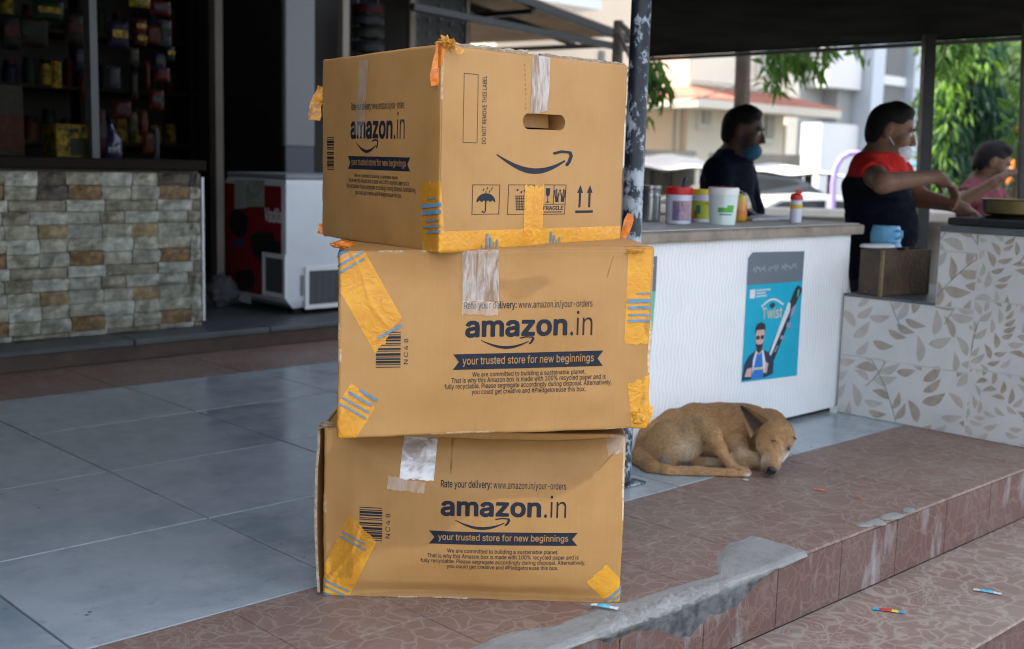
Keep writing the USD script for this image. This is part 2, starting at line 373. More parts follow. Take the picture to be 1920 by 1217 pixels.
M_red = red_tile_mat('terracotta_tile', (0.165, 0.068, 0.043), (0.31, 0.235, 0.195), (0.35, 0.305, 0.265), 0.44, sc=16.0)
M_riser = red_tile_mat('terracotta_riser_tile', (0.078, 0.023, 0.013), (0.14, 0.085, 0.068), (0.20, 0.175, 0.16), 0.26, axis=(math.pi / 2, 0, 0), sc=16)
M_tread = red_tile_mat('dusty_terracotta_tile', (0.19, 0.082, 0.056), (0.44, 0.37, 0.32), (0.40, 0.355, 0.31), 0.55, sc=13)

# ground sheet, lower than the raised shop platform
G = 400.0
obj('ground', grid_mesh(np.stack([*np.meshgrid(np.linspace(-G, G, 9), np.linspace(-G, G, 9), indexing='ij'), np.full((9, 9), -0.51)], -1)), M_ground, kind='structure')
plat = obj('shop_platform', [bx(-3.2, 1.535, -0.508, 4.62, 12.0, -0.0095)], M_core, kind='structure')
YE, YB, PX = 1.522, 2.10, 0.888
def slab_tile(x0, y0, z0, x1, y1, z1, m, parent, r=0.0015):
    return obj('tile', bev(x0, y0, z0, x1, y1, z1, r), m, parent)
g_ = 0.0028
ys_ = [2.10, 2.693, 3.285, 3.877, 4.47]
for i in range(-3, 7):
    for j in range(4):
        x0, x1 = PX + 0.613 * i, PX + 0.613 * (i + 1)
        if x1 > 4.55: x1 = 4.55
        if x0 >= 4.5 or (j == 3 and x0 > 4.0): continue
        dz = rnd.uniform(-0.0006, 0.0006)
        slab_tile(x0 + g_, ys_[j] + g_, -0.009, x1 - g_, ys_[j + 1] - g_, dz, M_grey[rnd.choice((0, 0, 1, 1, 2))], plat)
# red strip along the edge, two rows; and the strip before the shop kerb
RX = 2.673
for i in range(-11, 6):
    for j in range(2):
        x0, x1 = RX + 0.2915 * i, RX + 0.2915 * (i + 1)
        slab_tile(x0 + 0.001, YE + 0.289 * j + 0.001, -0.009, x1 - 0.001, YE + 0.289 * (j + 1) - 0.001, rnd.uniform(-0.0005, 0.0005), M_red, plat)
for i in range(-8, 5):
    x0 = RX + 0.583 * i
    slab_tile(x0 + 0.001, 4.472, -0.009, x0 + 0.582, 5.02, rnd.uniform(-0.0005, 0.0005), M_red, plat)
# risers and treads
steps = obj('steps', [bx(-3.2, 1.170, -0.508, 6.0, 1.5335, -0.179), bx(-3.2, 0.80, -0.508, 6.0, 1.1695, -0.349)], M_core, kind='structure')
for i in range(-14, 9):
    x0, x1 = RX + 0.2915 * i, RX + 0.2915 * (i + 1)
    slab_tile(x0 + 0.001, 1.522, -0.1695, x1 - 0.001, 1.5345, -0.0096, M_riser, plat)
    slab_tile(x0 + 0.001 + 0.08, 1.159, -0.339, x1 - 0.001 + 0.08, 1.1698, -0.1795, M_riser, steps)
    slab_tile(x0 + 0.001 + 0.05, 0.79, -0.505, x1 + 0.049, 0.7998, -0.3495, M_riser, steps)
for i in range(-7, 5):
    x0 = RX + 0.583 * i + 0.1
    slab_tile(x0 + 0.001, 1.148, -0.1785, x0 + 0.582, 1.5213, -0.170 + rnd.uniform(-0.0005, 0.0005), M_tread, steps)
    slab_tile(x0 + 0.001, 0.778, -0.3485, x0 + 0.582, 1.1585, -0.340 + rnd.uniform(-0.0005, 0.0005), M_tread, steps)

# grey cement repair running along the platform edge
def cement():
    inner = [(800, 1235), (905, 1195), (985, 1172), (1040, 1168), (1105, 1140), (1060, 1128), (1165, 1128), (1235, 1103), (1290, 1090), (1338, 1075), (1332, 1040), (1352, 1012), (1400, 1000), (1452, 1010), (1500, 1033), (1512, 1038)]
    low = [(880, 1262), (1010, 1240), (1100, 1205), (1150, 1212), (1195, 1190), (1240, 1190), (1300, 1208), (1335, 1160), (1390, 1140), (1420, 1095), (1455, 1080), (1480, 1062), (1512, 1042)]
    iu = np.array([onz(*p)[:2] for p in inner]); lw = np.array([ony(p[0], p[1], 1.512)[[0, 2]] for p in low])
    xs = np.linspace(1.15, 2.50, 260)
    yi = np.interp(xs, np.maximum.accumulate(iu[:, 0]), iu[:, 1]); zl = np.interp(xs, np.maximum.accumulate(lw[:, 0]), lw[:, 1])
    yi = np.where(xs < iu[0, 0], 1.60, yi)
    wob = fbm(np.c_[xs * 14, xs * 0, xs * 0], 3, 5) - 0.5
    yi = yi + wob * 0.03; zl = np.clip(zl + (fbm(np.c_[xs * 11, xs * 0 + 4, xs * 0], 4, 8) - 0.5) * 0.035, -0.168, -0.012)
    nt, ne, nr = 26, 12, 26; rows = []
    for x, a, b in zip(xs, yi, zl):
        a = max(a, 1.535)
        top = [(x, a + (1.5290 - a) * t, 0.0) for t in np.linspace(0, 1, nt)]
        lip = [(x, 1.5290 - 0.0095 * math.sin(t), -0.010 * (1 - math.cos(t))) for t in np.linspace(0, math.pi / 2, ne)[1:]]
        dn = [(x, 1.5195, -0.010 + (b + 0.010) * t) for t in np.linspace(0, 1, nr)[1:]]
        rows.append(top + lip + dn)
    P = np.array(rows)
    n = np.zeros_like(P); k = P.shape[1]
    tt = np.concatenate([np.zeros(nt), np.linspace(0, 1, ne)[1:], np.ones(nr - 1)])
    n[..., 1] = -np.sin(tt * math.pi / 2); n[..., 2] = np.cos(tt * math.pi / 2)
    edge = np.minimum(np.linspace(0, 1, k) / 0.12, 1) * np.minimum((1 - np.linspace(0, 1, k)) / 0.26, 1)
    rough = np.exp(-((xs - 1.93) / 0.22) ** 2)[:, None] * np.exp(-((np.arange(k) - nt - 3) / 9.0) ** 2)[None]
    f1 = fbm(P.reshape(-1, 3) * 26, 4, 3).reshape(P.shape[:2]) - 0.5
    rid = np.abs(fbm(P.reshape(-1, 3) * np.array([40, 60, 60]), 3, 9).reshape(P.shape[:2]) - 0.5)
    off = 0.0035 * edge + 0.007 * f1 * edge * (0.15 + tt) + rough * (0.002 + 0.07 * rid) - 0.004 * (1 - edge)
    return grid_mesh(P + n * off[..., None])
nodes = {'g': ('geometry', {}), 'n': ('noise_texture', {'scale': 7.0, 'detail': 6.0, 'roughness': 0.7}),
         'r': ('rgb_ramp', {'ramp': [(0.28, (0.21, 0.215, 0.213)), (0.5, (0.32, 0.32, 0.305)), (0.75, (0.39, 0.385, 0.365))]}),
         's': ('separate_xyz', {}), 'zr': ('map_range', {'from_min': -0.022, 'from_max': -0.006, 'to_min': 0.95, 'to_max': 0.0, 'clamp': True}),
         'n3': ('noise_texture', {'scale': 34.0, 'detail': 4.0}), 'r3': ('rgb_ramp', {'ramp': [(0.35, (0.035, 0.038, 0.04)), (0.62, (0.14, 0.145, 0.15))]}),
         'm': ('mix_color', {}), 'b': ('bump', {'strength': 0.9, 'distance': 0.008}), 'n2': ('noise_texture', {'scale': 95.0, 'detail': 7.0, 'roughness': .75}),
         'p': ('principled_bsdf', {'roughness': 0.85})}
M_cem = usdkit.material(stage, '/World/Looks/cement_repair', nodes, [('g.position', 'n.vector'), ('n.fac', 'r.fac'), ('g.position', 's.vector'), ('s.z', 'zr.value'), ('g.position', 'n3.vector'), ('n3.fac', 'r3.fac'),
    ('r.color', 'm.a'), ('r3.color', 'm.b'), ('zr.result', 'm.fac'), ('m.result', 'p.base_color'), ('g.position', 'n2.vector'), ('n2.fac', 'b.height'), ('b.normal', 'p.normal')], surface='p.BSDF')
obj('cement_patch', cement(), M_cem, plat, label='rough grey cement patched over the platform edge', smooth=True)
# smaller cement splashes on the edge further right
def blob(px, py, r, z=0.0, h=0.006, sy=0.6, seed=0):
    c = onz(px, py, z); th = np.arange(20) * 2 * np.pi / 20
    rr = r * (0.7 + 0.6 * meshkit.noise(np.c_[np.cos(th) * 1.3 + seed, np.sin(th) * 1.3, th * 0], seed))
    ring = lambda s, zz: np.c_[c[0] + np.cos(th) * rr * s, c[1] + np.sin(th) * rr * s * sy, np.full(20, z + zz)]
    v = np.vstack([ring(1, 0.0007), ring(0.8, h * 0.7), ring(0.4, h), [[c[0], c[1], z + h]]]); f = []
    for k in range(2):
        for j in range(20):
            a, b = k * 20 + j, k * 20 + (j + 1) % 20; f += [(a, b, b + 20), (a, b + 20, a + 20)]
    f += [(40 + j, 40 + (j + 1) % 20, 60) for j in range(20)]
    return (v, np.array(f))
for i, (px, py, r) in enumerate([(1645, 980, 0.035), (1705, 957, 0.03), (1672, 968, 0.045), (1625, 985, 0.03)]):
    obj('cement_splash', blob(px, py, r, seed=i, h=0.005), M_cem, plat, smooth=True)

# ================================================================ CARTONS
def carton_mat():
    nodes = {'g': ('geometry', {}), 'tc': ('texture_coordinate', {}),
             'n': ('noise_texture', {'scale': 5.0, 'detail': 5.0, 'roughness': 0.65}),
             'r': ('rgb_ramp', {'ramp': [(0.3, (0.35, 0.182, 0.057)), (0.5, (0.40, 0.213, 0.070)), (0.72, (0.43, 0.236, 0.083))]}),
             'mp': ('mapping', {'scale': (260, 260, 2.0)}), 'f': ('noise_texture', {'scale': 1.0, 'detail': 3.0}),
             'fr': ('rgb_ramp', {'ramp': [(0.3, (0.975, 0.975, 0.975)), (0.7, (1.02, 1.02, 1.02))]}), 'm': ('mix_color', {'blend_type': 'multiply', 'fac': 1.0, 'use_clamp': False}),
             'sf': ('noise_texture', {'scale': 42.0, 'detail': 4.0, 'roughness': 0.7}), 'sr': ('rgb_ramp', {'ramp': [(0.72, (0, 0, 0)), (0.84, (0.35, 0.35, 0.35))]}), 'm2': ('mix_color', {'b': (0.56, 0.38, 0.2)}),
             'b': ('bump', {'strength': 0.06, 'distance': 0.001}),
             'p': ('principled_bsdf', {'roughness': 0.58, 'specular_ior_level': 0.35})}
    return usdkit.material(stage, '/World/Looks/brown_cardboard', nodes, [('g.position', 'n.vector'), ('n.fac', 'r.fac'), ('g.position', 'mp.vector'), ('mp.vector', 'f.vector'), ('f.fac', 'fr.fac'), ('r.color', 'm.a'), ('fr.color', 'm.b'),
        ('g.position', 'sf.vector'), ('sf.fac', 'sr.fac'), ('sr.color', 'm2.fac'), ('m.result', 'm2.a'), ('m2.result', 'p.base_color'), ('f.fac', 'b.height'), ('b.normal', 'p.normal')], surface='p.BSDF')
M_card = carton_mat()
M_ink = mat('navy_print', (0.013, 0.017, 0.032), 0.6, 0.4, 90, spec=0.3)
M_inkfaint = mat('worn_navy_print', (0.045, 0.038, 0.035), 0.65, 0.5, 120, spec=0.2)
M_corr = mat('torn_paper_edge', (0.46, 0.37, 0.26), 0.9, 0.5, 60, 0.6, 150)
def tape_mat(name, c1, c2, alpha, rough=0.18):
    nodes = {'g': ('geometry', {}), 'n': ('noise_texture', {'scale': 14.0, 'detail': 5.0, 'roughness': 0.7}), 'r': ('rgb_ramp', {'ramp': [(0.35, c2), (0.65, c1)]}),
             'n2': ('noise_texture', {'scale': 45.0, 'detail': 4.0, 'distortion': 1.5}), 'b': ('bump', {'strength': 0.55, 'distance': 0.006}),
             'p': ('principled_bsdf', {'roughness': rough, 'specular_ior_level': 0.6, 'coat_weight': 0.4, 'coat_roughness': 0.1}), 't': ('transparent_bsdf', {}), 'm': ('mix_closure', {'fac': alpha})}
    return usdkit.material(stage, f'/World/Looks/{name}', nodes, [('g.position', 'n.vector'), ('n.fac', 'r.fac'), ('r.color', 'p.base_color'), ('g.position', 'n2.vector'), ('n2.fac', 'b.height'), ('b.normal', 'p.normal'), ('t.BSDF', 'm.closure1'), ('p.BSDF', 'm.closure2')], surface='m.closure')
M_tape = tape_mat('yellow_packing_tape', (0.66, 0.32, 0.018), (0.56, 0.225, 0.014), 0.62)
M_tapeo = tape_mat('orange_packing_tape', (0.72, 0.22, 0.01), (0.60, 0.14, 0.01), 0.85)
def clear_mat(name, lo, hi, rough, stretch, sharp=.1, scale=1.0, ior=1.5):
    nodes = {'g': ('geometry', {}), 'mp': ('mapping', {'scale': stretch}), 'n': ('noise_texture', {'scale': scale, 'detail': 5.0, 'roughness': 0.65, 'distortion': .8}), 'r': ('map_range', {'from_min': .5 - sharp, 'from_max': .5 + sharp, 'to_min': lo, 'to_max': hi, 'clamp': True}),
             'b': ('bump', {'strength': 0.5, 'distance': 0.004}), 'p': ('principled_bsdf', {'base_color': (.80, .79, .78), 'roughness': rough, 'specular_ior_level': 1.0}), 't': ('transparent_bsdf', {}), 'gl': ('glossy_bsdf', {'roughness': rough, 'color': (1, 1, 1)}), 'm': ('mix_closure', {}), 'f': ('fresnel', {'IOR': ior}), 'm2': ('mix_closure', {})}
    return usdkit.material(stage, f'/World/Looks/{name}', nodes, [('g.position', 'mp.vector'), ('mp.vector', 'n.vector'), ('n.fac', 'r.value'), ('n.fac', 'b.height'), ('b.normal', 'p.normal'), ('b.normal', 'gl.normal'), ('t.BSDF', 'm.closure1'), ('p.BSDF', 'm.closure2'), ('r.result', 'm.fac'), ('m.closure', 'm2.closure1'), ('gl.BSDF', 'm2.closure2'), ('f.fac', 'm2.fac')], surface='m2.closure')
M_clear = tape_mat('clear_packing_tape', (0.62, 0.60, 0.58), (0.5, 0.48, 0.46), 0.10, 0.10)
M_clearw = tape_mat('creased_clear_tape', (0.72, 0.68, 0.62), (0.5, 0.46, 0.40), 0.27, 0.12)
M_clear = clear_mat('clear_tape_smooth', .06, .22, .08, (30, 30, 8), ior=1.12); M_clearw = clear_mat('clear_tape_streaked', .03, .26, .08, (90, 90, 14), .12); M_glare = clear_mat('clear_tape_white_glare', .35, .85, .06, (22, 22, 30), .07, ior=1.7)  # white mixed into the tape stands in for sky glare and highlights
M_blue = mat('blue_tape_print', (0.13, 0.27, 0.42), 0.35, 0.3, 60)

class Carton:
    def __init__(s, O, E1, E2, E3, name, label, r=0.006, front=None, left=None, seed=0, nz=0.0019):
        s.O = np.asarray(O, float); s.E = [np.asarray(e, float) for e in (E1, E2, E3)]
        s.dim = np.array([np.linalg.norm(e) for e in s.E]); s.D = np.stack([e / np.linalg.norm(e) for e in s.E])
        s.r, s.front, s.left, s.seed, s.nz = r, front, left, seed, nz
        base = s.O + 0.5 * (s.E[0] + s.E[1]); s.t = thing(name, label, 'box', base, group='stacked cardboard delivery boxes')
    def surf(s, p, off=0.0):
        p = np.asarray(p, float); q = np.clip(p, s.r, s.dim - s.r); n = p - q; l = np.linalg.norm(n, axis=1, keepdims=True)
        n = np.where(l > 1e-12, n / np.maximum(l, 1e-12), 0); b = q + n * (s.r + np.reshape(off, (-1, 1)) if np.ndim(off) else s.r + off)
        a = p / s.dim
        if s.front is not None: b = b + n * (np.maximum(-n[:, 1], 0) ** 2 * s.front(a[:, 0], a[:, 2]))[:, None]
        if s.left is not None: b = b + n * (np.maximum(-n[:, 0], 0) ** 2 * s.left(a[:, 1], a[:, 2]))[:, None]
        w = b / 0.11 + s.seed * 17.3
        b = b + n * ((fbm(w, 2, s.seed) - 0.5) * 2 * s.nz)[:, None]
        ew = np.stack([fbm(np.c_[p[:, i] / 0.05, p[:, (i + 1) % 3] * 0 + i * 7.7 + s.seed, p[:, i] * 0], 2, 4) for i in range(3)], 1) - 0.5
        near = np.sort(np.minimum(p, s.dim - p), 1)[:, 1]; b = b + n * (np.exp(-near / 0.012) * (ew.sum(1)) * 0.005)[:, None]
        return s.O + b @ s.D
    def wrapf(s, uv):
        u, v = uv[:, 0], uv[:, 1]; w, d, h = s.dim
        x = np.clip(u, 0, w); y = np.where(u > w, u - w, np.where(u < 0, -u, 0.0)); z = np.clip(v, 0, h)
        up = np.where(v > h, v - h, np.where(v < 0, -v, 0.0)); front = (u >= 0) & (u <= w)
        y = np.where(front, y + up, y); x = np.where(u > w, w - up, np.where(u < 0, up, x))
        return np.stack([x, np.clip(y, 0, d), z], 1)
    def wrapl(s, uv):
        """the left side unrolled: u from the back edge (0) to the front edge (d) and on round to the front"""
        u, v = uv[:, 0], uv[:, 1]; w, d, h = s.dim
        y = np.clip(d - u, 0, d); x = np.where(u > d, u - d, 0.0); z = np.clip(v, 0, h)
        up = np.where(v > h, v - h, np.where(v < 0, -v, 0.0)); x = np.where(u <= d, up, x); y = np.where(u > d, up, y)
        return np.stack([x, y, z], 1)
    def body(s, cell=0.0065, cut=None, name='carton'):
        vs, fs, o = [], [], 0
        for ax in range(3):
            i, j = (ax + 1) % 3, (ax + 2) % 3
            def line(L):
                k = max(4, int(L / cell)); t = np.linspace(0, L, k + 1)
                e = s.r * np.array([0, 0.15, 0.4, 0.7, 1.0]); return np.unique(np.round(np.concatenate([e, L - e, t[(t > s.r * 1.2) & (t < L - s.r * 1.2)]]), 6))
            A, B = np.meshgrid(line(s.dim[i]), line(s.dim[j]), indexing='ij')
            for side in (0, 1):
                P = np.zeros(A.shape + (3,)); P[..., i] = A; P[..., j] = B; P[..., ax] = side * s.dim[ax]
                v, f = grid_mesh(P)
                if not side: f = f[:, ::-1]
                vs.append(v); fs.append(f + o); o += len(v)
        t = trimesh.Trimesh(np.vstack(vs), np.vstack(fs), process=False); t.merge_vertices(digits_vertex=5)
        t = trimesh.Trimesh(s.surf(np.asarray(t.vertices)), t.faces, process=False)
        if cut is not None:
            import manifold3d as m3
            def mf(q): return m3.Manifold(m3.Mesh(np.asarray(q.vertices, np.float32), np.asarray(q.faces, np.uint32)))
            t = mf(t) - mf(cut)
        s.b = obj(name, t, M_card, s.t, smooth=35); return s.b
    def decal(s, poly, mat_, name, lift=0.0005, wrap=None, parent=None, size=0.02, label=None):
        v, f = flat(poly, size); return obj(name, (s.surf((wrap or s.wrapf)(v), lift), f), mat_, parent or s.t, label=label, smooth=True)
    def strip(s, p0, p1, width, mat_, name='tape', lift=0.0007, wr=0.0012, wrap=None, seed=0, ragged=0.004, label=None, parent=None, crease=0.0, skew=(0, 0)):
        p0, p1 = np.asarray(p0, float), np.asarray(p1, float); L = np.linalg.norm(p1 - p0); t = (p1 - p0) / L; nrm = np.array([-t[1], t[0]])
        nl, nw = max(6, int(L / 0.0035)), max(6, int(width / 0.0035)); a, b = np.meshgrid(np.linspace(0, 1, nl), np.linspace(-0.5, 0.5, nw), indexing='ij')
        rg = (fbm(np.c_[b.ravel() * 12 + seed, a.ravel() * 0, a.ravel() * 0 + seed], 3, 11) - 0.5).reshape(a.shape) * 2 * ragged
        al = a * L + rg * (np.abs(a - 0.5) * 2) ** 6 * np.sign(a - 0.5) + b * width * (skew[0] * (1 - a) + skew[1] * a)
        uv = p0 + al[..., None] * t + (b * width)[..., None] * nrm
        k = np.c_[al.ravel() * 18, b.ravel() * width * 45, np.full(a.size, seed * 3.1)]
        w = np.abs(fbm(k, 3, seed) - 0.5) * 2; w = w ** 2
        if crease: w = w + crease * np.exp(-((b.ravel() - 0.12 - 0.1 * np.sin(al.ravel() * 30)) / 0.04) ** 2)
        off = lift + 0.62 * wr * w * np.minimum(1, np.minimum(0.5 - np.abs(b.ravel()), 0.5 - np.abs(a.ravel() - 0.5)) / 0.08)
        v = s.surf((wrap or s.wrapf)(uv.reshape(-1, 2)), off); _, f = grid_mesh(np.zeros(a.shape + (3,)))
        pr = obj(name, (v, f), mat_, parent or s.t, label=label, smooth=True)
        def uvof(al_, bl_): return p0 + al_ * t + bl_ * nrm
        return pr, uvof
    def bars(s, uvof, along, lens, width, parent, lift=0.0024, across=True, wrap=None):
        """blue print lines on a tape piece"""
        ps = []
        for a0, (wd, b0, b1) in zip(along, lens):
            q = [uvof(a0, b0), uvof(a0 + wd, b0), uvof(a0 + wd, b1), uvof(a0, b1)] if across else [uvof(b0, a0), uvof(b1, a0), uvof(b1, a0 + wd), uvof(b0, a0 + wd)]
            ps.append(Polygon(q).buffer(0))
        s.decal(unary_union(ps), M_blue, 'tape_print', lift, wrap, parent, 0.01)
    def px(s, x, y, face='front'):
        """picture point -> (u, v) on a face plane"""
        if face == 'front':
            n = np.cross(s.E[0], s.E[2]); P = on(x, y, n, n @ s.O) - s.O
            A = np.stack([s.D[0], s.D[2]], 1); return np.linalg.lstsq(A, P, rcond=None)[0]
        n = np.cross(s.E[1], s.E[2]); P = on(x, y, n, n @ s.O) - s.O
        A = np.stack([s.D[1], s.D[2]], 1); q = np.linalg.lstsq(A, P, rcond=None)[0]; return np.array([s.dim[1] - q[0], q[1]])
    def rect(s, x0, y0, x1, y1, face='front'):
        """picture box (left, top, right, bottom) -> u0, v0, u1, v1 by the middles of its sides"""
        xm, ym = (x0 + x1) / 2, (y0 + y1) / 2
        return s.px(x0, ym, face)[0], s.px(xm, y1, face)[1], s.px(x1, ym, face)[0], s.px(xm, y0, face)[1]

def smile(arrow=True):
    """curved arrow, tail at the left, about 1 wide"""
    t = np.linspace(0, 1, 40); up, lo = [], []
    for k in t:
        x = k; y = -0.36 * math.sin(math.pi * (0.06 + 0.80 * k)) + 0.36 * math.sin(math.pi * .06)
        w = 0.012 + 0.085 * math.sin(math.pi * min(1, 0.03 + 0.9 * k)) ** 1.2
        up.append((x, y + w * 0.35)); lo.append((x, y - w * 0.75))
    s_ = Polygon(up + lo[::-1]).buffer(0.004)
    head = LineString([(0.84, 0.06), (0.95, 0.10), (1.08, 0.085), (1.10, 0.02), (1.07, -0.10), (1.035, -0.17)]).buffer(0.027, cap_style=1)
    return s_.union(head)
LINES4 = ['We are committed to building a sustainable planet.', 'That is why this Amazon box is made with 100% recycled paper and is', 'fully recyclable. Please segregate accordingly during disposal. Alternatively,', 'you could get creative and #Pledgetoreuse this box.']
BARW = [1, 2, 1, 1, 3, 1, 2, 2, 1, 1, 1, 3, 2, 1, 1, 2, 3, 1, 1, 1, 2, 1, 3, 1, 1, 2, 1, 2]
def wordmark():
    am = text_poly('amazon', 0.05); i = text_poly('.in', -0.012)
    am = fit(am, 0, 0, 0.80, 0.55); i = fit(i, 0.825, 0, 1.0, 0.80)
    return unary_union([am, i])
def print_face(c, B, face='front', faint=False):
    """B: picture boxes of the printed pieces"""
    wr = c.wrapf if face == 'front' else c.wrapl
    R = lambda k: c.rect(*B[k], face=face)
    ink = M_ink; small = M_inkfaint if faint else M_ink
    u0, v0, u1, v1 = R('rate'); um = u0 + (u1 - u0) * 0.405
    c.decal(unary_union([fit(text_poly('Rate your delivery:', 0.022), u0, v0, um, v1), fit(text_poly('www.amazon.in/your-orders', 0.0), um + (u1 - u0) * 0.014, v0, u1, v1)]), small, 'delivery_line', wrap=wr)
    c.decal(fit(wordmark(), *R('word')), ink, 'wordmark', wrap=wr)
    c.decal(fit(smile(), *R('smile')), ink, 'smile_mark', wrap=wr, size=0.01)
    u0, v0, u1, v1 = R('banner'); h = v1 - v0; n_ = 0.012
    ban = Polygon([(u0, v0), (u1, v0), (u1 - n_, v0 + h / 2), (u1, v1), (u0, v1), (u0 + n_, v0 + h / 2)])
    ban = ban.difference(fit(text_poly('your trusted store for new beginnings', 0.028), u0 + (u1 - u0) * 0.062, v0 + h * 0.17, u1 - (u1 - u0) * 0.062, v1 - h * 0.16))
    c.decal(ban, ink, 'slogan_banner', wrap=wr)
    c.decal(unary_union([fit(text_poly(t, 0.012), *R(f'l{k}')) for k, t in enumerate(LINES4)]), small, 'recycling_note', wrap=wr)
    u0, v0, u1, v1 = R('bar'); tot = sum(BARW); y = v1; ps = []
    for k, w in enumerate(BARW):
        hh = (v1 - v0) * w / tot
        if k % 2 == 0: ps.append(sbox(u0, y - hh, u1, y))
        y -= hh
    c.decal(unary_union(ps), ink, 'barcode', wrap=wr)
    if 'nc' in B:
        u0, v0, u1, v1 = R('nc'); g = affinity.rotate(unary_union([affinity.translate(text_poly(ch, 0.0), 1.25 * k, 0) for k, ch in enumerate('NC48')]), 90, origin=(0, 0))
        c.decal(fit(g, u0, v0, u1, v1), small, 'barcode_number', wrap=wr)

# ---- bottom carton
a_, b_ = onz(607, 1117), onz(1162, 1131)
e1 = b_ - a_; n1 = np.array([e1[1], -e1[0], 0]); dir2 = np.array([-e1[1], e1[0], 0]) / np.linalg.norm(e1)
def bulge1(u, v):
    r2 = ((u - 0.52) / 0.60) ** 2 + ((v - 0.50) / 0.66) ** 2
    q = np.clip(1 - r2, 0, 1) ** 0.7
    edge = np.minimum(1, np.minimum(np.minimum(u, 1 - u), np.minimum(v, 1 - v)) / 0.10)
    va = np.interp(u, [0, .08, .2, .35, .5, .75, .9, 1], [1.0, .95, .80, .71, .67, .70, .82, 1.0]); vb = np.interp(u, [0, .1, .22, .34, .5, .7, .9, 1], [-.02, .06, .19, .25, .26, .2, .1, 0])
    top = np.log1p(np.exp((v - va) * 60)) / 60; bot = np.log1p(np.exp((vb - v) * 50)) / 50
    return 0.020 * q * edge ** 0.7 + (0.012 * np.sin(np.pi * u) * edge) - 0.165 * top * np.minimum(1, np.minimum(u, 1 - u) / .06) - 0.085 * bot * np.minimum(1, v / .04)
c1 = Carton(a_, e1, dir2 * 0.44, (0, 0, 0.374), 'delivery_box', 'bottom cardboard box of the stack, front bulging, orange tape at both lower corners', front=bulge1, seed=1)
c1.body()
print_face(c1, dict(rate=(828, 897, 1061, 913), word=(828, 921, 1061, 962), smile=(855, 962, 957, 985), banner=(806, 990, 1082, 1014), l0=(840, 1022, 1046, 1032), l1=(803, 1032, 1084, 1042), l2=(790, 1042, 1097, 1052), l3=(839, 1052, 1046, 1062), bar=(676, 946, 719, 1011), nc=(725, 957, 734, 1003)))
t, uvf = c1.strip(c1.px(617, 1130) + (-0.012, -0.012), c1.px(683, 985), 0.078, M_tape, seed=3, crease=0.7, skew=(0.3, 0.35), wr=0.0022); c1.bars(uvf, [0.03, 0.045, 0.057], [(0.005, -0.04, 0.03), (0.004, -0.04, 0.038), (0.004, -0.034, 0.036)], 0, t)
c1.bars(uvf, [0.165, 0.176], [(0.004, -0.026, 0.036), (0.004, -0.018, 0.036)], 0, t)
t, uvf = c1.strip(c1.px(1118, 1072), c1.px(1166, 1132) + (0.006, 0), 0.058, M_tape, seed=5, crease=0.5, wr=0.002); c1.bars(uvf, [0.061, 0.072], [(0.005, -0.027, 0.027), (0.004, -0.027, 0.02)], 0, t)
c1.strip(c1.px(789, 818) + (0, 0.02), c1.px(783, 893), 0.073, M_glare, 'clear_tape', seed=8, wr=0.0025, label='glossy clear tape with sky glare painted white', crease=0.9)
c1.strip(c1.px(765, 893), c1.px(762, 915), 0.08, M_clear, 'clear_tape', seed=9, wr=0.001)
c1.strip(c1.px(1152, 812), c1.px(1158, 850), 0.04, M_clear, 'clear_tape', seed=10, wr=0.001)
# loose side flap with a pale torn edge on the left
def side_flap():
    vv = np.linspace(0.006, 0.366, 30); dd = np.linspace(0, 0.42, 10); P = np.zeros((30, 10, 3))
    for i, v in enumerate(vv):
        out = 0.008 + 0.007 * math.sin(math.pi * min(1, v / 0.36)) + 0.004 * (meshkit.noise(np.array([v * 18, 0.3, 0.1])))
        for j, d in enumerate(dd): P[i, j] = c1.O + c1.D[0] * (-out * (1 - 0.85 * d / 0.42)) + c1.D[1] * (0.004 + d) + np.array([0, 0, v])
    Q = P - c1.D[0] * 0.0045; v1_, f1 = grid_mesh(P); v2_, f2 = grid_mesh(Q)
    return cat_mesh([(v1_, f1[:, ::-1]), (v2_, f2), grid_mesh(np.stack([P[:, 0], Q[:, 0]], 1)), grid_mesh(np.stack([Q[-1], P[-1]], 1))]), grid_mesh(np.stack([P[:, 0] - c1.D[1] * 0.001 + c1.D[0] * 0.0006, Q[:, 0] - c1.D[1] * 0.001 - c1.D[0] * 0.0006], 1))
fl, fe = side_flap(); q = obj('side_flap', fl, M_card, c1.t, smooth=40); obj('torn_edge', fe, M_corr, q)
def crumple(c, size, seed, n=14, sq=(1, 1, 1), amp=0.5):
    ico = trimesh.creation.icosphere(3, 1.0); v = np.asarray(ico.vertices)
    d = 1 + amp * (np.abs(fbm(v * 2.2 + seed * 5, 3, seed) - 0.5) * 4 - 0.6)
    return (np.asarray(c) + v * d[:, None] * size * np.asarray(sq), np.asarray(ico.faces))
obj('torn_corner', crumple(c1.surf(np.array([[0.0, 0.02, 0.372]]))[0] + (0, 0, 0.004), 0.013, 3, sq=(1.2, 1.2, 0.6)), M_corr, c1.t)

